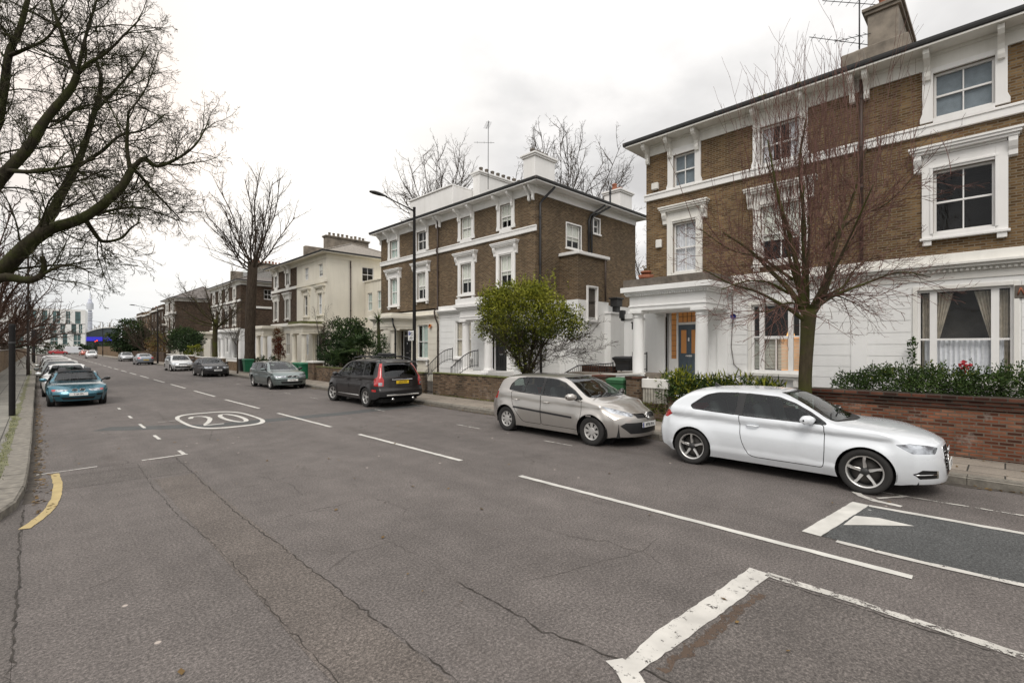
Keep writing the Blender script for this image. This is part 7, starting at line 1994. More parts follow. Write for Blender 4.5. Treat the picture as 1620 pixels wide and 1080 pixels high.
MEG = dict(W=1.78, R=.31, rimr=.20, fa=1.25, ra=-1.375, wheel='cover', tw=.195, arch=.055, scale=1.04,
    top=[(-2.09,.86),(-2.03,.95),(-1.92,1.005),(-1.80,1.06),(-1.70,1.22),(-1.60,1.36),(-1.45,1.415),(-1.0,1.45),(-.4,1.46),(.05,1.445),(.4,1.375),(.76,1.195),(1.08,1.04),(1.18,1.01),(1.6,.935),(1.85,.845),(2.0,.76),(2.10,.68)],
    bot=[(-2.09,.30),(-1.9,.23),(-1.2,.19),(1.2,.19),(1.9,.20),(2.10,.23)], plan=[(-2.09,.88),(-1.8,.95),(-1.3,1.0),(.9,1.0),(1.4,.985),(1.8,.94),(2.10,.86)],
    belt=[(-2.09,1.04),(-1.5,1.02),(-.4,.985),(.9,.935),(1.2,.93),(2.10,.90)], nose=[(.15,-.02),(.25,.02),(.45,.03),(.58,.01),(.72,-.06),(.8,-.12)], tail=[(.2,-.02),(.35,.04),(.6,.05),(.85,.0),(1.05,-.06)],
    nround=.34, tround=.2, nlen=.9, tlen=.5, lines=[(.90,.80,.008)], tumble=.36, crown_roof=.08, crown_hood=.09, belt0=.96, cabin=(-1.55,1.05), seats=(.1,-.8), flare=.034, shoulder=.04, zmid=.58, tuck=.05,
    doors=[[(.98,.955),(1.0,.62),(.93,.30,.08),(-.18,.30,.05),(-.21,.985,.02)],[(-.225,.985,.02),(-.195,.30,.05),(-.80,.30,.1),(-1.0,.52,.2),(-1.18,.78,.1),(-1.2,1.015,.03)]],
    windows=[[(.98,.975,.02),(.72,1.13),(.42,1.285),(.15,1.355,.06),(-.14,1.372,.02),(-.17,1.0,.02)],[(-.26,1.005,.03),(-.23,1.375,.03),(-.72,1.368,.03),(-.77,1.02,.03)],[(-.81,1.022,.02),(-.77,1.366,.02),(-1.08,1.33,.08),(-1.27,1.18,.06),(-1.30,1.06,.03)]],
    screen=[(-.68,1.01),(-.58,1.22),(-.48,1.40),(.48,1.40),(.58,1.22),(.68,1.01)], screen_x=.1, screen_zmin=.95, rear_screen=[(-.56,1.08),(-.47,1.34),(.47,1.34),(.56,1.08)], rear_x=-1.4,
    mirror=(.80,.83,1.0), handles=[(0,-.03,.885,.83),(1,-1.02,.90,.83)], mirror_s=1.05,
    panels=[('hl','headlight',[(.34,.70),(.44,.645),(.86,.735),(1.02,.86),(.80,.815)],34,M['lamp'],True,.003,fr),
            ('grille','grille',[(.07,.70),(.06,.61),(.33,.615),(.38,.705)],0,M['plastic'],True,.02,fr),
            ('mouth','bumper_insert',[(-.60,.53),(-.69,.47),(-.50,.30),(.50,.30),(.69,.47),(.60,.53)],0,M['plastic'],False,.006,fr),
            ('rub','rubbing_strip',[(-.74,.575),(-.74,.535),(1.10,.615),(1.10,.66)],90,M['plastic'],True,-.008,lambda m,n: abs(m.y) > .5),
            ('tl','tail_light',[(.54,1.0),(.50,.80),(.86,.80),(.90,.99)],180-40,M['red_lens'],True,.0,rr)], pairs=('hl','grille','rub','tl'))
beige = paintmat('champagne_silver_paint', (.46,.435,.405), .75, .30, dirt=.25)
cb_, objs = car('hatchback', 'champagne silver five-door hatchback parked behind the white three-door car', MEG, (9.72, 7.78, 0), -pi/2 - .0, beige, 'cars parked along the right kerb')
number_plate(cb_, front_x(MEG, 0, .475) + .014, .475, True, 'MV06 BVA', M['plate_white'], .02, euro=True)
b = MB()
for dy, dz in ((.0, .0),):
    o_ = [(front_x(MEG, 0, z) + .022, y, z) for y, z in ((0, .725), (-.05, .655), (0, .58), (.05, .655))]
    for k in range(4): b.tube([o_[k], o_[(k + 1) % 4]], .013, 6)
b.build('diamond_emblem', M['chrome'], cb_)
b = MB(); b.tube([(1.05, .45, 1.02), (1.12, -.10, 1.07)], .010, 5); b.tube([(1.06, -.2, 1.07), (1.16, -.64, 1.03)], .010, 5); b.build('wiper', M['plastic'], cb_)
for sg in (1, -1): b = MB(); b.cbox(1.12, 1.26, sg * .885 - .01, sg * .885 + .01, .615, .66, .006) ; b.build('trim_badge', M['chrome'], cb_)

XC = dict(W=1.90, R=.355, rimr=.245, fa=1.50, ra=-1.36, wheel='five', tw=.235, arch=.05, scale=1.0,
    top=[(-2.40,1.55),(-2.32,1.665),(-2.2,1.71),(-1.8,1.745),(-1.2,1.765),(-.4,1.765),(.1,1.74),(.45,1.655),(.8,1.455),(1.15,1.245),(1.3,1.17),(1.6,1.12),(2.0,1.05),(2.25,.95),(2.38,.84)],
    bot=[(-2.40,.42),(-2.1,.32),(-1.3,.27),(1.2,.27),(1.9,.27),(2.38,.32)], plan=[(-2.40,.94),(-2.0,.98),(-1.3,1.0),(1.2,1.0),(1.8,.97),(2.38,.86)],
    belt=[(-2.4,1.13),(-1.5,1.12),(-.4,1.09),(1.0,1.06),(2.38,1.02)], nose=[(.2,-.02),(.4,.03),(.6,.04),(.8,0),(1.0,-.08)], tail=[(.25,-.06),(.40,.05),(.62,.08),(.72,.02),(1.05,-.02),(1.2,-.08),(1.62,-.32)],
    nround=.32, tround=.14, nlen=.9, tlen=.75, lines=[(1.05,1.0,.024)], tumble=.30, crown_roof=.07, crown_hood=.08, belt0=1.08, cabin=(-1.9,1.1), seats=(.15,-.85), flare=.03, shoulder=.05, zmid=.68, tuck=.05,
    doors=[[(1.10,1.07),(1.10,.75),(1.0,.42,.08),(.02,.42,.04),(0,1.09,.02)],[(-.02,1.09,.02),(0,.42,.04),(-.75,.42,.1),(-.98,.75,.25),(-1.05,1.1,.03)]],
    windows=[[(1.02,1.10,.03),(.72,1.33),(.38,1.56),(.12,1.635,.06),(.03,1.645,.02),(.01,1.12,.02)],['dark',(-.08,1.125,.03),(-.05,1.65,.03),(-.95,1.655,.03),(-1.0,1.145,.03)],['dark',(-1.08,1.15,.02),(-1.03,1.655,.03),(-1.82,1.63,.08),(-1.92,1.19,.05)]],
    screen=[(-.72,1.19),(-.62,1.45),(-.55,1.69),(.55,1.69),(.62,1.45),(.72,1.19)], screen_x=.2, screen_zmin=1.05, rear_screen=[(-.64,1.14),(-.56,1.61),(.56,1.61),(.64,1.14)], rear_x=-1.9, rear_glass=M['carglass_dark'],
    mirror=(.86,.90,1.13), mirror_s=1.15, handles=[(0,.18,.955,.98),(1,-.80,.955,.985)], steer=.14,
    panels=[('hl','headlight',[(.40,.90),(.40,.76),(.90,.80),(.98,.92)],36,M['lamp'],True,.002,fr), ('grille','grille',[(-.34,.90),(-.30,.62),(.30,.62),(.34,.90)],0,M['plastic'],False,.02,fr),
            ('tl1','tail_light',[(.73,1.60),(.69,1.15),(.61,1.02),(.62,.80),(.98,.80),(1.0,1.03),(.85,1.13),(.82,1.60)],180-38,M['red_lens'],True,-.004,lambda m,n: m.x < -1.5 and m.z > .7),
            ('tl2','reverse_light',[(.665,.93),(.665,.82),(.80,.82),(.80,.93)],180-38,M['lamp'],True,-.006,lambda m,n: m.x < -1.5 and m.z > .7),
            ('refl','reflector',[(.80,.67),(.80,.59),(1.02,.59),(1.04,.67)],180-50,M['red_lens'],True,-.003,rr),
            ('bump','rear_bumper',[(-.95,.585),(-.95,.30),(.95,.30),(.95,.585)],180,M['plastic'],False,-.006,rr),
            ('seam','tailgate_seam',[(-.70,.60),(-.70,.588),(.70,.588),(.70,.60)],180,M['gap'],False,.01,rr)], pairs=('hl','tl1','tl2','refl'))
maroon = paintmat('dark_maroon_paint', (.007,.0045,.0045), .0, .4, dirt=.10, coat=.45)
cc, objs = car('estate_car', 'dark maroon sport utility estate with tall red tail lights, rear towards the camera', XC, (9.56, 17.85, 0), pi/2 - .01, maroon, 'cars parked along the right kerb')
number_plate(cc, rear_x(XC, 0, .93) - .012, .93, False, 'GK53 DVZ', M['plate_yellow'], .0)
b = MB(); b.cbox(rear_x(XC, 0, 1.02) - .018, rear_x(XC, 0, 1.02) + .03, -.42, .42, 1.005, 1.035, .008); b.build('tailgate_trim', M['chrome'], cc)
b = MB(); b.cbox(rear_x(XC, 0, .47) - .012, rear_x(XC, 0, .47) + .1, -.66, .66, .45, .50, .01); b.build('bumper_trim', M['rim'], cc)
b = MB(); b.prism([(-2.20, -.62, 1.66), (-2.12, -.62, 1.70), (-2.44, -.58, 1.645), (-2.40, -.58, 1.62)], (0, 1.22, 0)) ; b.build('roof_spoiler', maroon, cc)
b = MB(); b.tube([(-2.36, -.45, 1.17), (-2.32, .05, 1.18)], .012, 5); b.build('rear_wiper', M['plastic'], cc)
for sg in (1, -1):
    b = MB(); b.tube([(.25, sg * .62, 1.72), (.1, sg * .64, 1.80), (-.8, sg * .655, 1.83), (-1.75, sg * .645, 1.80), (-1.95, sg * .63, 1.73)], .022, 7); b.tube([(-.8, sg * .655, 1.74), (-.8, sg * .655, 1.83)], .02, 6); b.build('roof_rail', M['iron'], cc)
    b = MB(); b.tube([(-2.36 + .0, sg * .42, .33), (-2.47, sg * .42, .33)], .045, 10); b.build('exhaust', M['chrome'], cc)
    b = MB(); b.tube([(.95, sg * .915, .395), (-.85, sg * .915, .395)], .024, 6); b.build('sill_trim', M['rim'], cc)
for x in (-.35, -1.25): b = MB(); b.cbox(x - .05, x + .05, -.70, .70, 1.835, 1.87, .012); b.build('roof_bar', M['iron'], cc)
b = MB(); b.cbox(-1.05, .05, -.56, -.30, 1.872, 1.96, .03); b.build('bike_rack', M['iron'], cc)

TOUR = dict(W=1.74, R=.315, rimr=.205, fa=1.45, ra=-1.275, wheel='ten', tw=.205, arch=.045, scale=1.02,
    top=[(-2.24,.98),(-2.18,1.08),(-2.05,1.25),(-1.93,1.34),(-1.6,1.385),(-1.0,1.405),(-.3,1.41),(.1,1.385),(.45,1.285),(.8,1.11),(1.05,.98),(1.15,.955),(1.6,.915),(2.0,.83),(2.15,.75),(2.24,.67)],
    bot=[(-2.24,.34),(-2.0,.25),(-1.2,.2),(1.2,.2),(1.9,.2),(2.24,.24)], plan=[(-2.24,.9),(-1.9,.96),(-1.3,1.0),(.9,1.0),(1.5,.985),(1.95,.95),(2.24,.88)],
    belt=[(-2.24,.98),(-1.5,.965),(-.4,.945),(1.0,.90),(2.24,.88)], nose=[(.15,-.02),(.3,.03),(.5,.04),(.62,.0),(.72,-.03),(.85,-.06)], tail=[(.2,-.02),(.4,.05),(.6,.05),(.85,.0),(1.1,-.05)],
    nround=.24, tround=.16, nlen=.7, tlen=.6, lines=[(.84,.76,.014)], tumble=.40, belt0=.93, cabin=(-1.7,.95), seats=(.05,-.8), flare=.022, shoulder=.035,
    doors=[[(.95,.92),(.95,.6),(.9,.32,.06),(-.12,.32,.04),(-.14,.945,.02)],[(-.16,.945,.02),(-.14,.32,.04),(-.72,.32,.1),(-.98,.6,.2),(-1.02,.96,.03)]],
    windows=[[(.90,.94,.02),(.62,1.12),(.32,1.26),(.05,1.315,.04),(-.08,1.32,.02),(-.11,.965,.02)],[(-.2,.965,.02),(-.17,1.32,.02),(-.88,1.32,.04),(-.96,.985,.03)],[(-1.04,.985,.02),(-.98,1.32,.02),(-1.68,1.29,.08),(-1.84,1.02,.04)]],
    screen=[(-.66,.985),(-.56,1.18),(-.48,1.345),(.48,1.345),(.56,1.18),(.66,.985)], screen_x=.1, screen_zmin=.9, rear_screen=[(-.55,1.0),(-.46,1.29),(.46,1.29),(.55,1.0)], rear_x=-1.75,
    mirror=(.72,.80,.98), handles=[(0,0,.83,.86),(1,-.86,.84,.865)],
    panels=[('hl','headlight',[(.30,.70),(.30,.60),(.80,.615),(.90,.70)],26,M['lamp'],True,.002,fr), ('grille','grille',[(.015,.70),(.03,.61),(.24,.61),(.25,.70)],0,M['plastic'],True,.02,fr),
            ('mouth','air_intake',[(-.55,.42),(-.5,.30),(.5,.30),(.55,.42)],0,M['gap'],False,.01,fr), ('strip','bumper_strip',[(-.8,.535),(-.8,.50),(.8,.50),(.8,.535)],0,M['plastic'],False,-.004,fr),
            ('tl','tail_light',[(.56,.98),(.5,.78),(.82,.78),(.88,.97)],180-38,M['red_lens'],True,.0,rr)], pairs=('hl','grille','tl'))
greenish = paintmat('grey_green_paint', (.13,.165,.16), .6, .28, dirt=.2)
cd, objs = car('estate_car', 'grey green estate car with twin oval grille, parked ahead of the maroon car', TOUR, (9.50, 28.35, 0), -pi/2, greenish, 'cars parked along the right kerb')
number_plate(cd, front_x(TOUR, 0, .475) + .012, .475, True, 'Y417 RLK', M['plate_white'])
for sg in (1, -1):
    b = MB(); q = [(front_x(TOUR, .13, .655) + .004, sg * (.13 + .115 * cos(2 * pi * j / 20)), .655 + .055 * sin(2 * pi * j / 20)) for j in range(21)]; b.tube(q, .010, 5, None, False); b.build('grille_ring', M['chrome'], cd)

Z3 = dict(W=1.70, R=.31, rimr=.205, fa=1.18, ra=-1.26, wheel='five', tw=.215, arch=.045, scale=1.0,
    top=[(-2.0,.76),(-1.9,.83),(-1.5,.885),(-1.28,.905),(-1.12,.99),(-.9,1.16),(-.6,1.255),(-.2,1.275),(.05,1.235),(.3,1.075),(.52,.93),(.62,.90),(1.0,.875),(1.5,.81),(1.8,.73),(1.95,.65),(2.02,.58)],
    bot=[(-2.0,.32),(-1.8,.24),(-1.2,.19),(1.2,.19),(1.8,.19),(2.02,.22)], plan=[(-2.0,.86),(-1.7,.95),(-1.2,1.0),(-.4,.97),(.6,.97),(1.2,1.0),(1.7,.95),(2.02,.84)],
    belt=[(-2.0,.90),(-1.2,.89),(-.4,.86),(.6,.86),(2.02,.85)], nose=[(.15,-.02),(.3,.03),(.45,.05),(.55,.0),(.7,-.08)], tail=[(.2,-.02),(.4,.05),(.6,.04),(.85,-.03)],
    nround=.32, tround=.25, nlen=.8, tlen=.6, lines=[(.72,.70,.012)], tumble=.34, belt0=.9, cabin=(-1.0,.5), seats=(-.42,), flare=.04, shoulder=.04, crown_hood=.085,
    doors=[[(.45,.87),(.45,.35,.06),(-.55,.35,.06),(-.60,.87,.03)]],
    windows=[[(.40,.90,.02),(.18,1.09),(-.02,1.185,.04),(-.72,1.16,.04),(-.62,.90,.03)]],
    screen=[(-.64,.91),(-.56,1.08),(-.50,1.215),(.50,1.215),(.56,1.08),(.64,.91)], screen_x=0.0, screen_zmin=.86, glass=M['carglass'],
    mirror=(.36,.78,.93), handles=[(0,-.42,.78,.74)],
    panels=[('hl','headlight',[(.30,.635),(.34,.565),(.80,.575),(.86,.635),(.6,.655)],24,M['lamp'],True,.002,fr), ('am','indicator',[(.70,.645),(.70,.575),(.80,.575),(.86,.635)],24,M['red_lens'],True,.001,fr), ('grille','grille',[(.025,.66),(.03,.575),(.17,.575),(.185,.66)],0,M['plastic'],True,.02,fr),
            ('mouth','air_intake',[(-.48,.36),(-.42,.27),(.42,.27),(.48,.36)],0,M['gap'],False,.02,fr), ('vent','side_intake',[(.50,.46),(.50,.39),(.76,.40),(.74,.45)],24,M['gap'],True,.015,fr)], pairs=('hl','grille','vent','am'))
teal = paintmat('teal_paint', (.022,.125,.175), .65, .24, dirt=.12)
ce, objs = car('roadster', 'teal blue roadster with closed black soft top facing the camera', Z3, (1.08, 26.05, 0), -pi/2 + .0, teal, 'cars parked along the left kerb')
M['soft_top'] = plain('soft_top_cloth', (.014, .014, .015), .8)
# the cloth hood lies just over the shell between screen rail and rear deck
top_ = pchip(Z3['top']); b = MB(); nx, ny = 22, 14; G = []
for i in range(nx + 1):
    x = -1.24 + (1.26) * i / nx; row = []
    for j in range(ny + 1):
        y = -1 + 2 * j / ny; ay = abs(y); zt = float(top_(x)); hw = .825 - .04 - max(0, zt - .88) * .34 - .02
        dr = .10 * (.45 * ay ** 2.2 + .55 * ay ** 7); row.append((x, y * hw * (1.0), zt - dr + .012))
    G.append(row)
for i in range(nx):
    for j in range(ny): b.face([G[i][j], G[i + 1][j], G[i + 1][j + 1], G[i][j + 1]], None, True)
for i in range(nx):
    for j, sg in ((0, -1), (ny, 1)):
        x0_, x1_ = G[i][j][0], G[i + 1][j][0]
        if x0_ < -.60: b.face([G[i][j], G[i + 1][j], (x1_, sg * .80, .885), (x0_, sg * .80, .885)], None, True)
b.build('soft_top', M['soft_top'], ce)
number_plate(ce, front_x(Z3, 0, .47) + .012, .47, True, 'T164 SPL', M['plate_white'])
for sg in (1, -1):
    b = MB(); q = [(front_x(Z3, .1, .618) + .004, sg * (.105 + .085 * cos(2 * pi * j / 20)), .618 + .052 * sin(2 * pi * j / 20)) for j in range(21)]; b.tube(q, .006, 5, None, False); b.build('grille_ring', M['chrome'], ce)

# ---- plainer cars farther off
HATCH = {**MEG, 'W': 1.76, 'wheel': 'five', 'scale': 1.0, 'rimr': .215, 'flare': .02}
HATCH['top'] = [(-2.08,.80),(-2.02,.95),(-1.9,1.10),(-1.74,1.28),(-1.6,1.385),(-1.3,1.44),(-.8,1.475),(-.3,1.48),(.1,1.455),(.45,1.36),(.85,1.18),(1.15,1.03),(1.25,1.0),(1.6,.94),(1.9,.85),(2.02,.76),(2.1,.68)]
HATCH['panels'] = [('hl','headlight',[(.36,.74),(.38,.63),(.88,.66),(.96,.76)],32,M['lamp'],True,.002,fr), ('grille','grille',[(-.34,.72),(-.33,.64),(.33,.64),(.34,.72)],0,M['plastic'],False,.01,fr), ('mouth','air_intake',[(-.62,.46),(-.58,.30),(.58,.30),(.62,.46)],0,M['gap'],False,.01,fr), ('tl','tail_light',[(.54,1.0),(.50,.80),(.86,.80),(.90,.99)],180-40,M['red_lens'],True,.0,rr)]
HATCH['pairs'] = ('hl', 'tl')
SALOON = {**TOUR, 'wheel': 'five', 'scale': 1.0}
SALOON['top'] = [(-2.26,.86),(-2.2,.97),(-2.05,1.015),(-1.7,1.04),(-1.5,1.08),(-1.15,1.27),(-.85,1.375),(-.4,1.42),(0,1.41),(.35,1.31),(.7,1.13),(1.0,.99),(1.12,.965),(1.6,.915),(2.0,.83),(2.15,.75),(2.24,.67)]
SALOON['top'][0] = (-2.24,.86); SALOON['top'][1] = (-2.19,.96)
SALOON['windows'] = TOUR['windows'][:1] + [[(-.2,.965,.02),(-.17,1.33,.02),(-.78,1.29,.06),(-1.16,1.08,.06),(-1.12,1.0,.03)]]
SALOON['rear_screen'] = [(-.58,1.09),(-.46,1.34),(.46,1.34),(.58,1.09)]; SALOON['rear_x'] = -.8
SALOON['panels'] = HATCH['panels'][:3] + [('tl','tail_light',[(.50,.96),(.50,.78),(.82,.78),(.9,.95)],180-34,M['red_lens'],True,.0,rr)]; SALOON['pairs'] = ('hl', 'tl')
pm = lambda n, c, m=.5, r=.3: paintmat(n, c, m, r, dirt=.2)
silver = pm('silver_paint', (.46, .47, .48), .7); silver2 = pm('pale_silver_paint', (.55, .56, .56), .6); black = paintmat('black_paint', (.006, .006, .008), 0, .4, dirt=.1, coat=.4); grey = pm('blue_grey_paint', (.24, .27, .31), .6)
RG, LG2, DG = 'cars parked along the right kerb', 'cars parked along the left kerb', 'vehicles at the far junction'
def fcar(label, spec, loc, rz, paint, group, plate=None, detail=1, front=True):
    t, o = car('saloon' if spec is SALOON else 'hatchback', label, spec, loc, rz, paint, group, detail)
    if plate: zz = .50 if front else .62; number_plate(t, front_x(spec, 0, zz) + .012 if front else rear_x(spec, 0, zz) - .012, zz, front, plate, M['plate_white'] if front else M['plate_yellow'])
    return t
t = fcar('black saloon with round badge, facing us beyond the grey green estate', SALOON, (9.5, 42.95, 0), -pi/2, black, RG, 'LR58 XNE')
b = MB(); b.lathe([(0, .012), (.06, .012), (.068, 0)], (front_x(SALOON, 0, .68), 0, .68), 16, 'x'); b.build('round_emblem', M['chrome'], t)
fcar('pale silver hatchback facing us, parked beyond the black saloon', HATCH, (9.5, 54.7, 0), -pi/2, silver2, RG, 'KP07 HFB')
fcar('silver saloon seen from behind on the right kerb', SALOON, (9.55, 76.6, 0), pi/2, grey, RG, 'EY04 JUC', 0, False)
fcar('farthest silver saloon on the right kerb, facing us', SALOON, (10.0, 97.5, 0), -pi/2, silver, RG, None, 0)
SAL_T = {**SALOON}
t = fcar('white saloon parked right behind the teal roadster', SALOON, (.98, 31.3, 0), -pi/2, pm('offwhite_paint', (.62, .63, .62), .2), LG2, None, 1)
fcar('dark roofed hatchback third in the left kerb row', HATCH, (.95, 37.2, 0), -pi/2, pm('dark_green_paint', (.05, .065, .06), .5), LG2)
fcar('pale grey hatchback fourth in the left kerb row', HATCH, (.95, 44.6, 0), -pi/2, pm('grey_silver_paint', (.40, .42, .40), .6), LG2)
fcar('white roofed hatchback farthest in the left kerb row', HATCH, (.95, 58, 0), -pi/2, pm('white_paint_far', (.7, .7, .7), 0), LG2, None, 0)
fcar('dark hatchback between the grey and white ones in the left row', HATCH, (.95, 51, 0), -pi/2, pm('dark_grey_paint', (.06, .06, .065), .4), LG2, None, 0)
fcar('white hatchback driving towards us before the traffic lights', HATCH, (7.6, 128, 0), -pi/2, pm('white_paint_moving', (.72, .72, .72), 0), DG, None, 0)
fcar('orange red hatchback waiting at the far junction', HATCH, (8.6, 168, 0), pi/2 + .1, pm('orange_red_paint', (.35, .06, .03), .1), DG, None, 0)
fcar('red saloon turning at the far junction beside the white van', SALOON, (4.4, 203, 0), .15, pm('red_paint', (.45, .02, .03), .1), DG, None, 0)
fcar('silver saloon crossing the far junction', SALOON, (13.0, 205, 0), .05, silver, DG, None, 0)
# ---- the white van and what closes the street
t = thing('van', 'white panel van side-on at the far junction', 'van', (8.6, 206, 0), .0, DG)
b = MB(); prof = [(-2.6, .35), (2.55, .35), (2.65, .8), (2.5, 1.15), (1.75, 1.35), (1.15, 2.25), (.8, 2.4), (-2.5, 2.42), (-2.62, 2.2)]
b.prism([(x, -.95, z) for x, z in prof][::-1], (0, 1.9, 0)); b.build('body', white_paint, t, bevel=.08)
b = MB(); b.prism([(1.70, -.96, 1.40), (1.16, -.955, 2.1), (.55, -.955, 2.1), (.55, -.955, 1.4)], (0, .01, 0)); b.build('side_window', M['carglass_dark'], t)
for x in (-1.6, 1.6):
    for y in (-.82, .82): w_ = MB(); w_.lathe([(.0, -.1), (.2, -.11), (.34, -.08), (.34, .08), (.2, .11), (0, .1)], (x, y, .34), 18, 'y'); w_.build('wheel', M['tyre'], t)

# white block of flats with staggered window slots
t = thing('office_block', 'white four-storey block with staggered green windows closing the street', 'building', (0, 0, 0))
YB = 232; ang = .10
Mx = Matrix.Translation((12.2, YB, 0)) @ Matrix.Rotation(-ang, 4, 'Z')
slots = [(-2.0, 10.6, 14.9, 1.5), (-4.0 - .6, 10.6, 14.9, 1.1), (-6.4 - 1.2, 10.6, 14.9, 1.9), (-8.6 - 2, 10.6, 14.9, 1.4), (-13.5, 10.6, 14.9, 1.6), (-1.3, 7.2, 10.3, .9), (-3.1, 7.2, 10.3, 1.3), (-6.0, 7.2, 10.3, 1.2), (-8.5, 7.2, 10.3, 1.9), (-11.3, 7.2, 10.3, 1.4), (-15.3, 7.2, 10.3, 1.6), (-2.2, 3.2, 6.9, 1.9), (-5.4, 3.2, 6.9, 1.2), (-8.2, 3.2, 6.9, 1.9), (-12.0, 3.2, 6.9, 1.6), (-16.6, 3.2, 6.9, 1.6)]
b = MB(); holes = [(a - w / 2, a + w / 2, z0, z1) for a, z0, z1, w in slots]
wall(b, 'y', 0, -26, 0, 0, 15.6, holes, .5); b.face([(0, 0, 0), (0, 14, 0), (0, 14, 15.6), (0, 0, 15.6)]); b.face([(-26, 0, 15.6), (0, 0, 15.6), (0, 14, 15.6), (-26, 14, 15.6)])
b.v = [tuple(Mx @ Vector(v)) for v in b.v]; b.build('wall', M['white'], t)
M['aqua'] = plain('green_window_glass', (.085, .145, .145), .2, var=.45, scale=.4)
for i, (a, z0, z1, w) in enumerate(slots):
    p = MB(); p.box(a - w / 2, a + w / 2, .3, .35, z0, z1); p.v = [tuple(Mx @ Vector(v)) for v in p.v]; wo = p.build('window', M['aqua'], t)
    p = MB(); p.box(a - w / 2, a + w / 2, .22, .3, z0 + (z1 - z0) * .32, z0 + (z1 - z0) * .36); p.box(a - .04, a + .04, .22, .3, z0, z1); p.v = [tuple(Mx @ Vector(v)) for v in p.v]; p.build('frame', M['white'] if i % 3 else M['lead'], wo)
b = MB(); b.box(-26, .0, -.02, .0, 10.32, 10.5); b.box(-26, .0, -.02, 0, 6.95, 7.12); b.v = [tuple(Mx @ Vector(v)) for v in b.v]; b.build('floor_joint', M['lead'], t)
# curved-roof hall with the blue strip
t = thing('hall', 'low hall with dark curved roof and bright blue strip behind the junction', 'building', (0, 0, 0))
b = MB(); n = 14; P = [(12.5 + 9.6 * k / n, 238, 6.8 + 3.4 * sin(pi * (.12 + .5 * k / n)) - .6) for k in range(n + 1)]
for a, c in zip(P, P[1:]): b.face([(a[0], 238, 0), (c[0], 238, 0), c, a]); b.face([a, c, (c[0], 262, c[2]), (a[0], 262, a[2])])
b.face([(22.1, 238, 0), (22.1, 262, 0), (22.1, 262, P[-1][2]), (22.1, 238, P[-1][2])]); b.build('roof_shell', plain('dark_cladding', (.06, .075, .085), .5, var=.3, scale=.5), t)
b = MB(); b.tube([Vector(p) + Vector((0, -.15, .05)) for p in P], .16, 6); b.build('roof_edge', M['trim'], t)
b = MB(); b.box(12.4, 21.6, 237.5, 237.9, 4.5, 6.0); b.build('blue_strip', M['blue_strip'], t)
# telecommunications tower far away, paled by haze
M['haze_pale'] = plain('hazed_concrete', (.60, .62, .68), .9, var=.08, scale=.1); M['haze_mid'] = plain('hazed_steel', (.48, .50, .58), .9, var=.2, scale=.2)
t = thing('telecom_tower', 'slender round tower with drum galleries far away in the haze', 'tower', (69.7, 1200, 0))
b = MB(); b.lathe([(4.0, 0), (3.2, 55), (2.8, 72)], (0, 0, 0), 18); b.build('shaft', M['haze_mid'], t)
for z0, z1, r in ((57, 59, 4.0), (61, 63, 4.0), (65, 67, 4.2), (73.5, 84, 5.2)): b = MB(); b.lathe([(0, z0), (r, z0), (r, z1), (0, z1)], (0, 0, 0), 20, sm=False); b.build('gallery', M['haze_pale'], t)
b = MB(); b.lathe([(4.2, 84), (4.2, 86), (3.0, 86.5), (2.6, 92), (.6, 93), (.5, 104), (0, 104)], (0, 0, 0), 16); b.build('top_mast', M['haze_mid'], t)
# traffic light
def traffic_light(label, loc, rz=0):
    t = thing('traffic_light', label, 'traffic light', loc, rz, 'traffic lights at the junction')
    b = MB(); b.lathe([(.08, 0), (.07, 3.6)], (0, 0, 0), 10); b.build('pole', M['post'], t)
    b = MB(); b.cbox(-.28, .28, -.16, .16, 2.7, 4.1, .04); b.build('head', M['iron'], t)
    for k, m in enumerate(('gap', 'gap', 'red_light')): b = MB(); b.lathe([(0, -.20), (.15, -.20), (.16, -.165)], (0, 0, 2.95 + .44 * k), 16, 'y'); b.build('lamp', M[m], t)
traffic_light('traffic light showing red at the far junction, right of the white car', (11.4, 172, .12))
traffic_light('second traffic light on the far side of the junction', (12.6, 196, .12))
# hedge line and far trees beyond the junction
rng = random.Random(3)
shrub('far_hedge', 'dark hedge in front of the white block beyond the junction', (-6, 224, 0), [((k * 3.2, 0, 1.6 + .3 * sin(k)), (2.2, 1.0, 1.8), 1) for k in range(9)], 4500, [M['leaf_dark'], M['leaf_hedge']], .5, .28, False, None, csize=.6)
shrub('far_tree', 'green treetop beside the blue strip of the hall', (19.5, 234, 0), [((0, 0, 5.2), (1.8, 1.8, 2.6), 1)], 900, [M['leaf_bush'], M['leaf_lime']], .5, .28, True, None, csize=.6)
b = MB()
for k in range(60):
    y = -380 + 0; x = -260 + k * 16 + rng.uniform(-6, 6); h = rng.uniform(5, 11)
    b.lathe([(rng.uniform(7, 12), 0), (rng.uniform(8, 13), h * .5), (rng.uniform(3, 6), h * .9), (0, h)], (x, 620 + rng.uniform(-30, 30), -1), 9)
tag(b.build('distant_wood', plain('distant_tree_mass', (.10, .10, .095), .95, var=.4, scale=.15)), kind='stuff')
# ------------------------------------------------------------------ camera, sky, sun
cam = bpy.data.cameras.new('camera'); co = bpy.data.objects.new('camera', cam); COL.objects.link(co)
cam.sensor_fit = 'HORIZONTAL'; cam.sensor_width = 36; cam.lens = 36 * FPX / 1620
cam.shift_y = (HY - 540) / 1620
cam.clip_start = .05; cam.clip_end = 8000
co.location = (0, 0, CAMH); co.rotation_euler = (pi / 2, 0, -YAW)
scene.camera = co

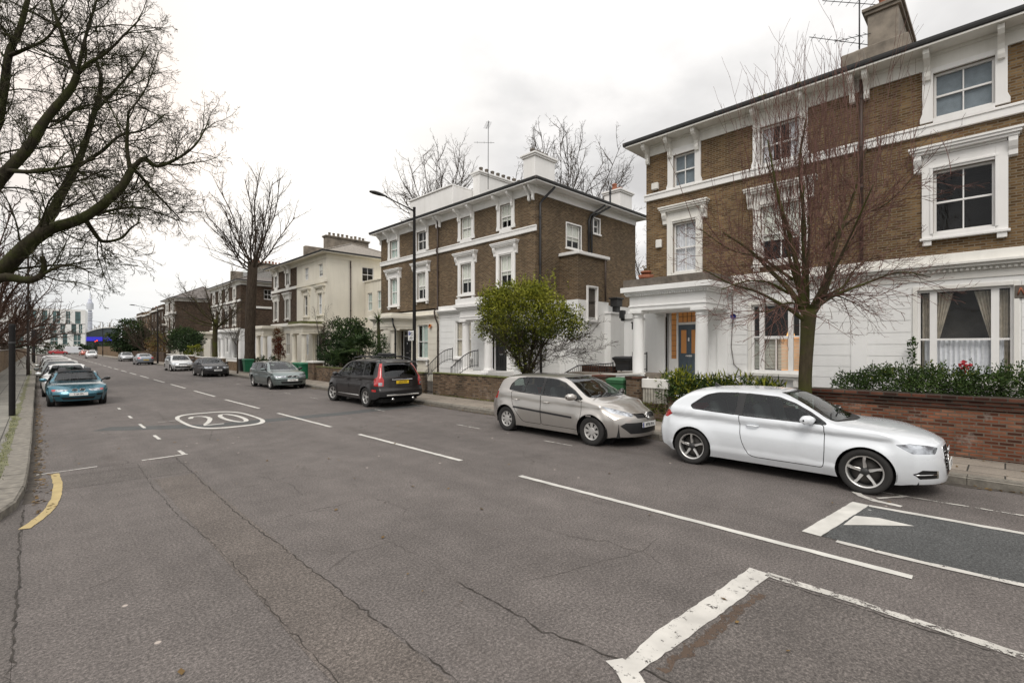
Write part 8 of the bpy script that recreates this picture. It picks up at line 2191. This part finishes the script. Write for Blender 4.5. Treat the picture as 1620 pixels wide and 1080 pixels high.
w = bpy.data.worlds.new('World'); scene.world = w; w.use_nodes = True
nt = w.node_tree; N = nt.nodes; L = nt.links
for n in list(N): N.remove(n)
out = N.new('ShaderNodeOutputWorld')
SUN_EL, SUN_AZ = radians(50), radians(238)     # azimuth clockwise from +Y
sky = N.new('ShaderNodeTexSky'); sky.sky_type = 'NISHITA'; sky.sun_disc = False
sky.sun_elevation = SUN_EL; sky.sun_rotation = SUN_AZ; sky.dust_density = 3
bg1 = N.new('ShaderNodeBackground'); bg1.inputs['Strength'].default_value = .10; L.new(sky.outputs[0], bg1.inputs['Color'])
# a sheet of overcast cloud over that sky
tc = N.new('ShaderNodeTexCoord').outputs['Generated']
sp = N.new('ShaderNodeSeparateXYZ'); L.new(tc, sp.inputs[0])
zc = math_(nt, 'MAXIMUM', sp.outputs[2], .0)
den = math_(nt, 'ADD', zc, .22)
pv = N.new('ShaderNodeCombineXYZ'); L.new(math_(nt, 'DIVIDE', sp.outputs[0], den), pv.inputs[0]); L.new(math_(nt, 'DIVIDE', sp.outputs[1], den), pv.inputs[1])
n1 = noise(nt, .85, mapping(nt, pv.outputs[0], loc=(3.1, .7, 0)), 5, .5); n2 = noise(nt, 2.6, pv.outputs[0], 6, .55)
cl = math_(nt, 'ADD', math_(nt, 'MULTIPLY', n1, .72), math_(nt, 'MULTIPLY', n2, .28))
ccol = ramp(nt, cl, [(.40, (.63, .615, .605, 1)), (.50, (.80, .785, .77, 1)), (.60, (1.06, 1.03, 1.0, 1))])
# brighter towards the zenith, as an overcast sky is
grad = ramp(nt, zc, [(0, .93), (.45, 1.0), (.8, 1.75), (1, 2.0)])
ccol = mixc(nt, 1, ccol, grad, 'MULTIPLY')
# a break in the cloud low over the street, with a warm rim
dv = N.new('ShaderNodeVectorMath'); dv.operation = 'DOT_PRODUCT'; L.new(tc, dv.inputs[0])
g = Vector((.36, 1.18, .42)).normalized(); dv.inputs[1].default_value = g
ccol = mixc(nt, ramp(nt, dv.outputs['Value'], [(.90, 0), (1.0, .85)]), ccol, (1.22, 1.17, 1.10, 1))
g2 = Vector((.10, 1.24, .46)).normalized()
dv2 = N.new('ShaderNodeVectorMath'); dv2.operation = 'DOT_PRODUCT'; L.new(tc, dv2.inputs[0]); dv2.inputs[1].default_value = g2
ccol = mixc(nt, ramp(nt, dv2.outputs['Value'], [(.975, 0), (1.0, .55)]), ccol, (1.12, .93, .80, 1))
# cool haze near the horizon
ccol = mixc(nt, ramp(nt, zc, [(0, .55), (.16, 0)]), ccol, (.80, .86, .90, 1))
bg2 = N.new('ShaderNodeBackground'); bg2.inputs['Strength'].default_value = 1.12; L.new(ccol, bg2.inputs['Color'])
mx = N.new('ShaderNodeMixShader'); mx.inputs[0].default_value = .94
L.new(bg1.outputs[0], mx.inputs[1]); L.new(bg2.outputs[0], mx.inputs[2]); L.new(mx.outputs[0], out.inputs['Surface'])

sd = bpy.data.lights.new('sun', 'SUN'); sd.energy = 1.7; sd.angle = radians(28); sd.color = (1, .95, .89)
so = bpy.data.objects.new('sun', sd); COL.objects.link(so)
dirn = Vector((sin(SUN_AZ) * cos(SUN_EL), cos(SUN_AZ) * cos(SUN_EL), sin(SUN_EL)))
so.rotation_euler = (-dirn).to_track_quat('-Z', 'Y').to_euler()
so.location = dirn * 100
scene.view_settings.view_transform = 'Standard'; scene.view_settings.look = 'None'; scene.view_settings.exposure = 0; scene.view_settings.gamma = 1
scene.cycles.max_bounces = 8; scene.cycles.transparent_max_bounces = 24; scene.cycles.caustics_reflective = False; scene.cycles.caustics_refractive = False
scene.cycles.use_denoising = True
